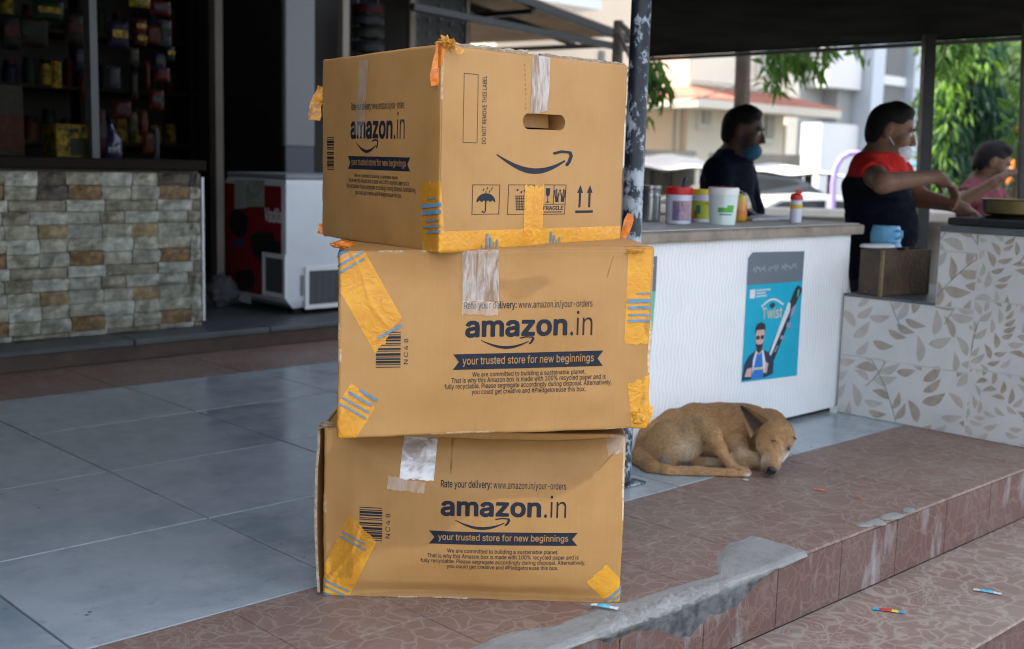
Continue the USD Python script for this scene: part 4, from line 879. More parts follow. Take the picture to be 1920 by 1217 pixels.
def grille(name, O, ex, w, h_, n):
    g = thing; ez = np.array([0, 0, 1.0]); out = np.cross(ex, ez)
    ms = [frame_box(O + ex * w / 2 + ez * zz + out * 0.004, ex, out, ez, w / 2, 0.005, 0.012) for zz in (0.012, h_ - 0.012)] + [frame_box(O + ex * xx + ez * h_ / 2 + out * 0.004, ex, out, ez, 0.012, 0.0048, h_ / 2 - 0.024) for xx in (0.012, w - 0.012)]
    p = obj(name, ms, M_whitedull, fz)
    obj('grille_backing', frame_box(O + ex * w / 2 + ez * h_ / 2 + out * 0.001, ex, out, ez, w / 2 - 0.024, 0.001, h_ / 2 - 0.024), M_black, p)
    obj('slats', [frame_box(O + ex * w / 2 + ez * (0.024 + (h_ - 0.048) * (i + .5) / n) + out * 0.004, ex, out, ez, w / 2 - 0.024, 0.002, 0.0022) for i in range(n)] + [frame_box(O + ex * (0.024 + (w - .048) * (i + .5) / 7) + ez * h_ / 2 + out * 0.0045, ex, out, ez, 0.0016, 0.002, h_ / 2 - .024) for i in range(7)], mat('grey_grille', (0.12, 0.13, 0.14), 0.5), p)
q0, q1 = fpx(537, 578), fpx(494, 497); grille('front_grille', np.array([Xr, max(q0[0], q1[0]), fz0 + 0.06]), np.array([0, -1.0, 0]), abs(q1[0] - q0[0]), 0.235, 18)
a0, a1 = ony(571, 580, fy0), ony(571, 500, fy0); grille('end_grille', np.array([a0[0], fy0, a0[2]]), np.array([1.0, 0, 0]), 0.36, a1[2] - a0[2], 18)
a0, a1 = ony(563, 555, fy0), ony(569, 516, fy0); obj('drain_slot', bx(a0[0], fy0 - .003, a0[2], a1[0], fy0 + .001, a1[2]), mat('grey_slot', (0.2, 0.21, 0.22), 0.5), fz)
obj('feet', [bx(fx0 + 0.1 + dx, fy0 + 0.08 + dy, 0.092, fx0 + 0.15 + dx, fy0 + .13 + dy, fz0 + 0.002) for dx in (0, .7) for dy in (0, .4)], M_black, fz)
g_ = onz(418, 588, 0.0925)
obj('sack', crumple((fx0 - 0.09, fy0 + 0.50, 0.185), 0.09, 21, sq=(1.0, 0.9, 1.0), amp=0.25), mat('grey_sack', (0.13, 0.13, 0.15), 0.9, 0.3, 20), label='grey sack slumped beside the dark freezer end', cat='sack', smooth=True)

# ---- goods in the dim shop
GK = dict(yellow=.40, red=.09, orange=.09)  # goods colours cut down to stand in for shade inside the shop
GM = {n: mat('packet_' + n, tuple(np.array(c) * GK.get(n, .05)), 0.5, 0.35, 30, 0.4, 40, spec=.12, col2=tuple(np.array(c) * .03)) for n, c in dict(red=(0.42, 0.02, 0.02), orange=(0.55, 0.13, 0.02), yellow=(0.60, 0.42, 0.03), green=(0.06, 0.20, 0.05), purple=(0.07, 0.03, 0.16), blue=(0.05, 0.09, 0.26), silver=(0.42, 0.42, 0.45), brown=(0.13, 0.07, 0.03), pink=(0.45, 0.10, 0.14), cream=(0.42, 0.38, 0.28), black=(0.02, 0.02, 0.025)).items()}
def packet(cx, cy, cz, w, h_, seed, th=0.018):
    n, m_ = 9, 11; u, v = np.meshgrid(np.linspace(-1, 1, n), np.linspace(-1, 1, m_), indexing='ij'); puff = th * (1 - u ** 4) * (1 - v ** 6) + 0.003 * (fbm(np.c_[u.ravel() * 2 + seed, v.ravel() * 2, u.ravel() * 0], 2, seed).reshape(u.shape) - .5)
    zz = cz + v * h_ / 2 * (1 + 0.02 * np.cos(u * 20) * (abs(v) > .9)); F1 = np.stack([cx + u * w / 2, cy - puff, zz], -1); F2 = np.stack([cx + u * w / 2, cy + puff * .8 + .001, zz], -1)
    a, fa = grid_mesh(F1); b, fb_ = grid_mesh(F2); return cat_mesh([(a, fa), (b, fb_[:, ::-1])])
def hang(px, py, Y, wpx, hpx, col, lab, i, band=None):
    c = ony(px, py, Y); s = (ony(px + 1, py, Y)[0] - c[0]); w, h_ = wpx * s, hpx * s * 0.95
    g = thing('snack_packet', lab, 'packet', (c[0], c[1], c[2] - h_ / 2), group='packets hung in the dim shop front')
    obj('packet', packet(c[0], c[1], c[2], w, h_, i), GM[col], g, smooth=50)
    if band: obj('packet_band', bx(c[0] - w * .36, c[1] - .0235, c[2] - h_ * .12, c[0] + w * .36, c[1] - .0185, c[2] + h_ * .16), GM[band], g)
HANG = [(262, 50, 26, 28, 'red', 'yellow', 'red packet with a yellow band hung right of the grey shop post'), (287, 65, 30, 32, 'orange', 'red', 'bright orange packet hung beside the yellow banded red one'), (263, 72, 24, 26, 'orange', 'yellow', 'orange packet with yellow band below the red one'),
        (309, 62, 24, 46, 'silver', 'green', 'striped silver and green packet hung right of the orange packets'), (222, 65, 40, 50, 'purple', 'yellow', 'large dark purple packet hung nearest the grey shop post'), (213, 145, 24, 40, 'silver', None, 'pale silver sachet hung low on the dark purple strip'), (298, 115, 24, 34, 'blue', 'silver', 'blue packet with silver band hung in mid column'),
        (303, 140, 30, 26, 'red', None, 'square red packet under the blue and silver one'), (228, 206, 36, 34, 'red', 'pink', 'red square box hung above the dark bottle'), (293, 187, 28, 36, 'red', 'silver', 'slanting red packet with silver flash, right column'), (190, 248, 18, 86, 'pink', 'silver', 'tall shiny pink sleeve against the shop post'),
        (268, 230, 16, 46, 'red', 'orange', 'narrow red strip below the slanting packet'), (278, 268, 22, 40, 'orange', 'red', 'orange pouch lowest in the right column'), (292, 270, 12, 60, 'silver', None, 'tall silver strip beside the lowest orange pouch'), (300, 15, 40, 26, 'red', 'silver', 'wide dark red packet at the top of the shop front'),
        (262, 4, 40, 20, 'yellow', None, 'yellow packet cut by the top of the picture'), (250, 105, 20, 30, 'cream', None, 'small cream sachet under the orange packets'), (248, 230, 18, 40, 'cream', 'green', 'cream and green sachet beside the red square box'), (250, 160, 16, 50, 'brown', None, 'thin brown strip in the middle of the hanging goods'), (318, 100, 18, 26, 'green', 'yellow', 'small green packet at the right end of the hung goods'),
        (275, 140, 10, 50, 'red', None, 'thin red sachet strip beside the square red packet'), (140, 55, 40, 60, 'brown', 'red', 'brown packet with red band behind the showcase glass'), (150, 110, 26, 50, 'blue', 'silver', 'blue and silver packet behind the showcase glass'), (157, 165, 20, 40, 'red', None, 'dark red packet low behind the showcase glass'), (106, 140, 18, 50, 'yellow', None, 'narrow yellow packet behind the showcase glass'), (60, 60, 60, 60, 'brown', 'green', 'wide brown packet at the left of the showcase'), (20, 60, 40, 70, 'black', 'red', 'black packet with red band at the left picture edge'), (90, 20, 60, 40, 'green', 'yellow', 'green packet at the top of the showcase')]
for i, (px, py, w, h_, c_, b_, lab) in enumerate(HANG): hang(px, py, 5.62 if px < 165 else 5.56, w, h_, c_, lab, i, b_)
# yellow carton, papers, bottle on the counter
def counter_box(px0, py0, px1, py1, Y, m_, name, lab, cat, dep=0.16):
    a, b = ony(px0, py1, Y), ony(px1, py0, Y); g = thing(name, lab, cat, ((a[0] + b[0]) / 2, Y + dep / 2, ZC + .05)); bd = obj('box_body', bev(a[0], Y, ZC + .0505, b[0], Y + dep, b[2], 0.004), m_, g); return g, a, b
g, a, b = counter_box(106, 234, 168, 298, 5.50, GM['yellow'], 'yellow_box', 'yellow printed carton on the stone counter behind glass', 'carton')
obj('box_print', sheet(fit(text_poly('ooo', .1), 0, 0, .05, .02), (a[0] + .06, 5.4985, b[2] - .04), (1, 0, 0), (0, 0, 1)), GM['black'], g); obj('box_panel', bx(a[0] + .07, 5.497, ZC + .06, b[0] - .006, 5.4995, ZC + .14), GM['cream'], g)
g, a, b = counter_box(-40, 160, 42, 300, 5.58, GM['cream'], 'stacked_carton', 'cream and orange carton stack at the left picture edge', 'carton'); obj('box_band', bx(a[0], 5.577, ZC + .08, b[0], 5.5795, ZC + .24), GM['orange'], g)
c = ony(208, 300, 5.58); g = thing('dark_bottle', 'dark rounded bottle on the counter beside the shop post', 'bottle', (c[0], 5.58, ZC + .05)); obj('bottle_body', lathe([(0, 0), (.05, 0), (.055, .02), (.055, .09), (.03, .13), (.016, .15), (.016, .18), (0, .18)], (c[0], 5.58, ZC + .0505)), mat('dark_glass', (0.01, 0.008, 0.02), 0.08), g, smooth=40); obj('cap', lathe([(.018, .165), (.018, .195), (0, .196)], (c[0], 5.58, ZC + .0505)), GM['black'], g)
# jars on the shelves
JL = ['green', 'brown', 'red', 'yellow', 'silver', 'blue', 'orange', 'cream']
RANK = ['first', 'second', 'third', 'fourth', 'fifth', 'sixth', 'seventh', 'eighth', 'ninth', 'tenth', 'eleventh', 'twelfth', 'thirteenth', 'fourteenth']
def jar(x, y, z, r, h_, col, lab, lidc='black'):
    g = thing('jar', lab, 'jar', (x, y, z), group='jars on the shop shelves'); obj('jar_body', lathe([(0, 0.0005), (r, 0.0005), (r, h_ * .8), (r * .8, h_ * .88), (r * .8, h_)], (x, y, z), 16), GM[col], g, smooth=40); obj('lid', lathe([(r * .86, h_ * .9), (r * .86, h_ * 1.1), (0, h_ * 1.1)], (x, y, z), 16), GM[lidc], g)
SHN = {0.62: 'lowest', 0.98: 'second', 1.34: 'middle', 1.70: 'fourth', 2.06: 'top'}
for z in (0.62, 0.98, 1.34, 1.70):
    cnt = 0
    for k in range(13):
        x = 2.62 + 0.125 * k + rnd.uniform(-.015, .015); col = JL[rnd.randrange(8)]
        jar(x, 7.86 + rnd.uniform(0, .03), z + .0255, rnd.uniform(.038, .052), rnd.uniform(.13, .22), col, f'{col} jar, {RANK[k]} from the left on the {SHN[z]} dark shelf', rnd.choice(['black', 'silver', 'red']))
# round tins in the doorway right of the pillar
for k, (y0_, col, lab) in enumerate([(8, 'red', 'red and white round tin topmost in the doorway rack'), (28, 'silver', 'pale tin second from the top in the doorway rack'), (52, 'cream', 'cream round tin third in the doorway rack'), (78, 'silver', 'pale cloth wrapped tin fourth in the doorway rack'), (104, 'red', 'dark red tin lowest in the doorway rack')]):
    c = ony(690, y0_ + 10, 6.75); s = ony(691, 20, 6.75)[0] - ony(690, 20, 6.75)[0]; g = thing('round_tin', lab, 'tin', (c[0], 6.75, c[2] - .03), group='round tins in the doorway rack')
    obj('tin', lathe([(0, -.03), (24 * s, -.03), (25 * s, 0), (24 * s, .03), (0, .031)], c, 24), GM[col], g, smooth=50); obj('rim', lathe([(25.5 * s, .014), (25.5 * s, .026), (0, .034)], c, 24), GM['blue' if k == 0 else 'black'], g)
rk = thing('doorway_rack', 'black wire rack holding round tins behind the top box', 'rack', (ony(690, 20, 6.75)[0], 6.75, 0.092))
xc = ony(690, 20, 6.75)[0]
for dx in (-.085, .085): obj('rack_post', bx(xc + dx - .008, 6.75, 0.0925, xc + dx + .008, 6.766, 2.2), M_black, rk)
for y0_ in (8, 28, 52, 78, 104): zz = ony(690, y0_ + 10, 6.75)[2] - .036; obj('rack_shelf', bx(xc - .077, 6.66, zz, xc + .077, 6.85, zz + .005), M_black, rk)
# lattice door at the shop's end
Yl = 6.60
la, lb = ony(768, 40, Yl)[0], ony(879, 40, Yl)[0]
lt = thing('lattice_door', 'dark lattice door panel at the shop end behind the top box', 'door', ((la + lb) / 2, Yl, 0.092))
obj('door_panel', bx(la, Yl + .012, .092, lb, Yl + .03, 2.6), M_blackmat, lt)
M_lat = mat('worn_brown_lattice', (0.055, 0.047, 0.035), 0.7, 0.4, 20)
obj('door_frame', [bx(la, Yl - .01, .0925, la + .05, Yl + .0118, 2.6), bx(lb - .03, Yl - .01, .0925, lb, Yl + .0118, 2.6)], mat('brown_door_frame', (0.12, 0.10, 0.075), 0.7), lt)
for i in range(5):
    for j in range(34):
        x = la + .075 + i * (lb - la - .13) / 4 ; z = 1.2 + j * .045 + (.022 if i % 2 else 0)
        if z < 2.3 and (i + j) % 2 == 0: obj('lattice_piece', bev(x - .012, Yl, z, x + .012, Yl + .0115, z + .036, .003), M_lat, lt)

# ---- painted pole at the platform, paint peeling
nodes = {'g': ('geometry', {}), 'mp': ('mapping', {'scale': (1, 1, 0.7)}), 'n': ('noise_texture', {'scale': 26.0, 'detail': 6.0, 'roughness': 0.72}), 'n2': ('noise_texture', {'scale': 4.0, 'detail': 2.0}),
         'a': ('math', {'math_type': 'multiply_add', 'value2': 0.35, 'value3': -0.175}), 's': ('math', {'math_type': 'add'}), 'r': ('rgb_ramp', {'ramp': [(0.44, (0.010, 0.013, 0.020)), (0.525, (0.02, 0.03, 0.045)), (0.535, (0.22, 0.27, 0.31)), (0.62, (0.36, 0.41, 0.45))]}),
         'b': ('bump', {'strength': 0.5, 'distance': 0.003}), 'p': ('principled_bsdf', {'roughness': 0.45})}
M_pole = usdkit.material(stage, '/World/Looks/peeling_paint', nodes, [('g.position', 'mp.vector'), ('mp.vector', 'n.vector'), ('mp.vector', 'n2.vector'), ('n2.fac', 'a.value1'), ('n.fac', 's.value1'), ('a.value', 's.value2'), ('s.value', 'r.fac'), ('r.color', 'p.base_color'), ('n.fac', 'b.height'), ('b.normal', 'p.normal')], surface='p.BSDF')
pb = onz(1163, 905); d_ = (pb - EYE) @ FW
ptop = at(1203, 0, d_ + 0.06); dirp = (ptop - pb) / np.linalg.norm(ptop - pb)
pole = thing('peeling_pole', 'round black pole with peeling pale blue paint, behind the box stack', 'pole', pb)
obj('pole_shaft', tube([pb + dirp * t for t in np.linspace(0, 2.4, 14)], 0.031, 20), M_pole, pole, smooth=50)
obj('base_plate', bev(pb[0] - .055, pb[1] - .055, .0008, pb[0] + .055, pb[1] + .055, .007, .002), M_pole, pole)

# ---- corrugated awning beyond the shop end
DA = 9.5
P0 = at(1184, 66, DA)
def slope_to(axis, t, fx=None):
    """height change after t along the axis so that the point falls on the wanted picture line"""
    best = None
    for dz in np.linspace(-1.2, 1.6, 561):
        q = P0 + np.asarray(axis) * t + np.array([0, 0, dz]); v = q - EYE; w = v @ FW; x, y = 960 + FPX * (v @ RT) / w, 608.5 - FPX * (v @ UP) / w
        e = abs(y - fx(x)); best = (e, dz) if best is None or e < best[0] else best
    return best[1]
sx_ = slope_to((-1, 0, 0), 2.2, lambda x: 57 + (x - 1183) * .352) / 2.2
sy_ = slope_to((0, 1, 0), 2.2, lambda x: 79 + (1180 - x) * .012) / 2.2
AX, AY = np.array([-1, 0, sx_]), np.array([0, 1, sy_])
na = np.cross(AX, AY); na /= np.linalg.norm(na); na = na if na[2] > 0 else -na
M_sheet = mat('rusty_beige_sheet', (0.55, 0.42, 0.28), 0.6, 0.25, 2.5, col2=(0.42, 0.31, 0.20))
aw = thing('corrugated_awning', 'beige corrugated sheet awning on black trusses behind the top box', 'awning', P0)
aa, bb = np.linspace(0, 2.35, 8), np.linspace(0, 3.6, 560)
Pg = P0 + aa[:, None, None] * AX + bb[None, :, None] * AY + (0.011 * np.sin(bb * 2 * np.pi / 0.045))[None, :, None] * na
v, f = grid_mesh(Pg); obj('roof_sheet', cat_mesh([(v, f), (v + na * 0.002, f[:, ::-1])]), M_sheet, aw, smooth=True)
def beam(a, b, w, m_, parent, name='beam'):
    a, b = np.asarray(a, float), np.asarray(b, float); d = b - a; L = np.linalg.norm(d); d /= L; s = np.cross(d, (0, 0, 1.0)); s /= np.linalg.norm(s); u = np.cross(s, d)
    return obj(name, frame_box((a + b) / 2, d, s, u, L / 2, w / 2, w / 2 * 1.01, 0.004), m_, parent)
for t in (0.0, 0.65): beam(P0 + AY * t - na * .04 - AX * .02, P0 + AY * t + AX * 2.35 - na * .04, 0.05 if t else .058, M_black, aw)
beam(P0 - na * .11 - AX * .03, P0 - na * .34 + AX * 2.2 + AY * .02, 0.05, M_black, aw, 'brace')
for t in (0.06, 1.1, 2.2): beam(P0 + AX * t - na * .09, P0 + AX * t + AY * 3.6 - na * .09, 0.038, M_black, aw, 'purlin')
# ================================================================ FOOD STALL: white counter, leaf tiled wall, tarpaulin, things on the counter
ZS, YF, XL, XR = 0.70, 2.40, 2.62, 4.125
nodes = {'g': ('geometry', {}), 's': ('separate_xyz', {}), 'sx': ('math', {'math_type': 'multiply', 'value2': 330.0}), 'sz': ('math', {'math_type': 'multiply', 'value2': 62.0}), 'sn': ('math', {'math_type': 'sine'}), 'sa': ('math', {'math_type': 'multiply_add', 'value2': 1.5}), 'w': ('math', {'math_type': 'sine'}),
         'r': ('map_range', {'from_min': -0.2, 'from_max': 0.9, 'to_min': 0.0, 'to_max': 1.0, 'clamp': True}), 'm': ('mix_color', {'a': (0.72, 0.74, 0.755), 'b': (0.80, 0.82, 0.835)}), 'n': ('noise_texture', {'scale': 4.0, 'detail': 4.0}), 'nr': ('rgb_ramp', {'ramp': [(0.3, (0.90, 0.905, 0.91)), (0.6, (1, 1, 1))]}), 'm2': ('mix_color', {'blend_type': 'multiply', 'fac': 1.0}), 'gn': ('noise_texture', {'scale': 34.0, 'detail': 5.0, 'roughness': .75}), 'gr': ('rgb_ramp', {'ramp': [(0.70, (0, 0, 0)), (0.80, (.5, .5, .5))]}), 'm3': ('mix_color', {'b': (.30, .27, .23)}),
         'b': ('bump', {'strength': 0.35, 'distance': 0.003}), 'p': ('principled_bsdf', {'roughness': 0.4})}
M_wave = usdkit.material(stage, '/World/Looks/white_embossed_sheet', nodes, [('g.position', 's.vector'), ('s.x', 'sx.value1'), ('s.z', 'sz.value1'), ('sz.value', 'sn.value1'), ('sn.value', 'sa.value1'), ('sx.value', 'sa.value3'), ('sa.value', 'w.value1'), ('w.value', 'r.value'), ('r.result', 'm.fac'),
    ('g.position', 'n.vector'), ('n.fac', 'nr.fac'), ('m.result', 'm2.a'), ('nr.color', 'm2.b'), ('g.position', 'gn.vector'), ('gn.fac', 'gr.fac'), ('gr.color', 'm3.fac'), ('m2.result', 'm3.a'), ('m3.result', 'p.base_color'), ('w.value', 'b.height'), ('b.normal', 'p.normal')], surface='p.BSDF')
M_plank = mat('weathered_plank', (0.33, 0.28, 0.22), 0.75, 0.4, 8, 0.5, 40, col2=(0.17, 0.14, 0.11))
M_planktop = mat('worn_counter_laminate', (0.42, 0.42, 0.40), 0.5, 0.3, 6)
wc = thing('stall_counter', 'white embossed food stall counter with a plank top', 'counter', ((XL + XR) / 2, 2.75, 0))
obj('front_panel', bx(XL, YF, 0.018, XR, YF + 0.02, ZS - 0.0005), M_wave, wc)
obj('end_panel', bx(XL, YF + .021, 0.018, XL + .02, 3.05, ZS - .0005), M_wave, wc); obj('end_panel', bx(XR - .02, YF + .021, 0.018, XR, 3.05, ZS - .0005), M_wave, wc)
obj('inner_shelf', bx(XL + .021, YF + .05, .35, XR - .021, 3.05, .37), M_plank, wc)
obj('base_batten', bx(XL + .03, YF + .025, 0.0008, XR - .03, YF + .06, .0175), M_black, wc)
def plank(x0, x1, y0, y1, z0, z1, seed):
    n = 60; xs = np.linspace(x0, x1, n); prof = [(y1, z0), (y0 + .004, z0), (y0, z0 + .006), (y0, z1 - .006), (y0 + .006, z1), (y1, z1)]
    P = np.array([[(x, y + (0.004 * (fbm(np.array([[x * 9, z * 40, seed]]), 3, seed)[0] - .5) if j in (2, 3) else 0), z + 0.003 * (fbm(np.array([[x * 6, j, seed]]), 2, seed)[0] - .5) * (1 if j < 4 else 0.3)) for j, (y, z) in enumerate(prof)] for x in xs])
    v, f = grid_mesh(P); k = len(prof); cap0 = [(0, i, i + 1) for i in range(1, k - 1)]; o = (n - 1) * k; cap1 = [(o, o + i + 1, o + i) for i in range(1, k - 1)]
    return trimesh.Trimesh(v, np.vstack([f[:, ::-1], np.array(cap0)[:, ::-1], np.array(cap1)[:, ::-1]]), process=False)
obj('plank_top', plank(XL - .03, 4.185, YF - .022, 3.10, ZS, ZS + .036, 3), M_plank, wc, smooth=30)
obj('laminate', bx(XL - .02, YF - .008, ZS + .0372, 4.17, 3.09, ZS + .041), M_planktop, wc)
# posters on the front panel
YPF = YF - 0.001
def pp(x, y): q = ony(x, y, YPF); return np.array([q[0], q[2]])
def poster_poly(pts): return Polygon([tuple(pp(*p)) for p in pts]).buffer(0)
def pflat(g, mat_, name, parent, lift): v, f = flat(g); return obj(name, (np.c_[v[:, 0], np.full(len(v), YPF - lift), v[:, 1]], f), mat_, parent)
PT = {n: mat('poster_' + n, c, 0.42, 0.08, 12) for n, c in dict(teal=(0.0, 0.34, 0.50), grey=(0.115, 0.14, 0.165), green=(0.12, 0.46, 0.34), white=(0.62, 0.66, 0.68), navy=(0.014, 0.02, 0.05), skin=(0.55, 0.36, 0.33), blue=(0.02, 0.16, 0.50), cream=(0.50, 0.48, 0.34), black=(0.012, 0.012, 0.018), red=(0.45, 0.03, 0.04), mint=(0.1, 0.45, 0.36)).items()}
po = thing('stall_poster', 'turquoise poster of a bearded man with a dark device, on the white counter', 'poster', (pp(1450, 600)[0], YPF, pp(1450, 600)[1]))
full = poster_poly([(1411, 473), (1508, 471), (1494, 704), (1390, 717), (1403, 484)])
sh_ = prism(full, 0.0007, (0, YPF, 0), (1, 0, 0), (0, 0, 1)); obj('poster_sheet', sh_, PT['teal'], po)
gtop = poster_poly([(1411, 473), (1508, 471), (1504, 527), (1400, 535), (1403, 484)]); pflat(gtop, PT['grey'], 'grey_band', po, 0.0011)
# picture frame of reference: unit square -> poster px
def PU(u, v):
    a = np.array([1403 - 13 * v, 478 + 239 * v]); b = np.array([1508 - 14 * v, 471 + 233 * v]); return tuple(pp(*(a + (b - a) * u)))
def upoly(pts): return Polygon([PU(*p) for p in pts]).buffer(0)
def umap(g, u0, v0, u1, v1):
    a, b, c, d = g.bounds
    import shapely as _s
    return _s.transform(g, lambda q: np.array([PU(u0 + (u1 - u0) * (x - a) / (c - a), v1 - (v1 - v0) * (y - b) / (d - b)) for x, y in q])).buffer(0)
scr = [stroke([(0.10 + .046 * k, 0.125 + .012 * math.sin(k * 2.3)), (0.115 + .046 * k, 0.10 - .01 * math.sin(k * 1.7)), (0.135 + .046 * k, 0.13 + .012 * math.cos(k * 3.1))], 0.009) for k in range(17) if k not in (5, 10)]
pflat(unary_union([Polygon([PU(*p) for p in s_.exterior.coords]).buffer(0) for s_ in scr]), mat('poster_pale_grey', (0.33, 0.36, 0.38), 0.5), 'handwriting', po, 0.0015)
pflat(unary_union([upoly([(.06, .275), (.155, .275), (.155, .345), (.06, .345)])] + [umap(text_poly(t, .02), .18, a, b, a + .017) for t, a, b in (('SMALL GOOD', .277, .46), ('THINGS', .302, .36), ('EVERY DAY', .327, .38))][:0] + [upoly([(.18 + .028 * i, .278 + .024 * j), (.20 + .028 * i, .278 + .024 * j), (.20 + .028 * i, .292 + .024 * j), (.18 + .028 * i, .292 + .024 * j)]) for j, n_ in enumerate((9, 6, 7)) for i in range(n_)]), PT['white'], 'white_mark', po, 0.0015)
pflat(umap(text_poly('Twist', .02), .30, .425, .66, .52), PT['cream'], 'lettering', po, 0.0015)
arcp = [(.30 + .36 * t, .41 - .045 * math.sin(math.pi * t)) for t in np.linspace(0, 1, 12)]; pflat(unary_union([upoly([(x - .017, y - .007), (x + .017, y - .007), (x + .017, y + .009), (x - .017, y + .009)]) for x, y in arcp[::1]]), PT['white'], 'arched_mark', po, 0.0015)
pflat(upoly([(.48 + .05 * math.cos(t), .415 + .022 * math.sin(t)) for t in np.linspace(0, 6.28, 14)]), PT['navy'], 'round_mark', po, 0.0017)
dev = upoly([(.50, .845), (.56, .86), (.95, .36), (.99, .33), (1.0, .30), (.93, .27), (.88, .29), (.45, .80)]); pflat(dev, PT['black'], 'device', po, 0.0015)
pflat(upoly([(.47, .80), (.50, .815), (.80, .47), (.80, .41), (.76, .40)]), PT['white'], 'device_edge', po, 0.0019); pflat(unary_union([upoly([(.66, .66), (.73, .67), (.72, .70), (.65, .69)]), upoly([(.76, .56), (.83, .57), (.82, .61), (.75, .60)]), upoly([(.83, .45), (.90, .42), (.88, .49), (.80, .53)]), upoly([(.55, .79), (.58, .79), (.62, .74), (.60, .74)])]), mat('poster_lilac', (0.25, 0.27, 0.42), 0.4), 'device_marks', po, 0.0021); pflat(upoly([(.92, .31), (.95, .30), (.93, .36), (.91, .37)]), PT['mint'], 'device_light', po, 0.0021)
pflat(upoly([(.0, .985), (.03, .86), (.10, .80), (.20, .765), (.38, .765), (.50, .80), (.56, .87), (.56, .96), (.40, .985)]), PT['navy'], 'jacket', po, 0.0016)
pflat(upoly([(.17, .985), (.17, .83), (.22, .77), (.36, .77), (.40, .84), (.38, .985)]), PT['blue'], 'blue_shirt', po, 0.0019); pflat(unary_union([upoly([(.18, .84), (.22, .765), (.25, .765), (.20, .90), (.18, .95)]), upoly([(.33, .765), (.36, .765), (.41, .86), (.39, .95), (.37, .90)])]), PT['white'], 'towel', po, 0.0023)
pflat(upoly([(.23, .78), (.22, .71), (.205, .66), (.21, .60), (.24, .575), (.33, .575), (.36, .60), (.36, .67), (.34, .73), (.33, .78), (.28, .795)]), PT['skin'], 'face', po, 0.0022)
pflat(unary_union([upoly([(.20, .63), (.195, .58), (.23, .55), (.30, .54), (.37, .56), (.375, .63), (.355, .60), (.22, .60)]), upoly([(.215, .70), (.235, .765), (.28, .785), (.325, .765), (.35, .70), (.32, .715), (.25, .715)]), upoly([(.215, .645), (.275, .645), (.275, .675), (.22, .675)]), upoly([(.295, .645), (.355, .645), (.35, .675), (.295, .675)])]), PT['black'], 'hair_beard_glasses', po, 0.0025)
pflat(unary_union([upoly([(.04, .96), (.08, .90), (.17, .89), (.16, .965)]), upoly([(.37, .94), (.40, .86), (.46, .87), (.44, .95)])]), PT['skin'], 'hands', po, 0.0022); pflat(umap(text_poly('pilo', .05)[0:0] if False else sbox(0, 0, 1, .4), .20, .895, .37, .915), PT['cream'], 'shirt_print', po, 0.0026)
p2 = thing('green_poster', 'grey and green poster at the left end of the white counter', 'poster', (pp(1215, 600)[0], YPF, pp(1215, 600)[1]))
obj('poster_sheet', prism(poster_poly([(1130, 486), (1232, 480), (1229, 548), (1212, 748), (1110, 760)]), 0.0007, (0, YPF, 0), (1, 0, 0), (0, 0, 1)), PT['green'], p2); pflat(poster_poly([(1130, 486), (1232, 480), (1229, 546), (1128, 552)]), PT['grey'], 'grey_band', p2, 0.0012)

# ---- leaf tiled wall
XW, YW0, YLG, YW1, ZLG, ZW = 4.08, 1.46, 2.012, 2.385, 0.462, 0.735
lw = thing('leaf_tiled_wall', 'stall plinth tiled in white with beige printed leaves', 'wall', (4.35, 1.9, 0))
obj('wall_core', [bx(XW + .011, YW0, 0.0008, 4.75, YLG, ZW - .012), bx(XW + .011, YLG + .0005, 0.0008, 4.75, YW1, ZLG - .012)], mat('pale_grout', (.45, .44, .42), .9), lw)
M_ltile = mat('white_leaf_tile', (0.60, 0.60, 0.59), 0.28, 0.12, 3, col2=(0.50, 0.50, 0.49)); M_leafa = mat('beige_leaf_print', (0.40, 0.345, 0.285), 0.3, 0.25, 14); M_leafb = mat('pale_leaf_print', (0.46, 0.425, 0.39), 0.3, 0.15, 14); M_stem = mat('stem_print', (0.14, 0.115, 0.10), 0.35, 0.3, 20)
def leaf_poly(x, y, ang, L, wd):
    t = np.linspace(0, 1, 9); w = wd * np.sin(np.pi * t ** 0.8) * (1 - 0.15 * t); bend = 0.10 * L * np.sin(np.pi * t)
    p = [(L * a, b + c) for a, b, c in zip(t, w, bend)] + [(L * a, -b + c) for a, b, c in zip(t[::-1], w[::-1], bend[::-1])]
    return affinity.translate(affinity.rotate(Polygon(p).buffer(0), ang, origin=(0, 0)), x, y)
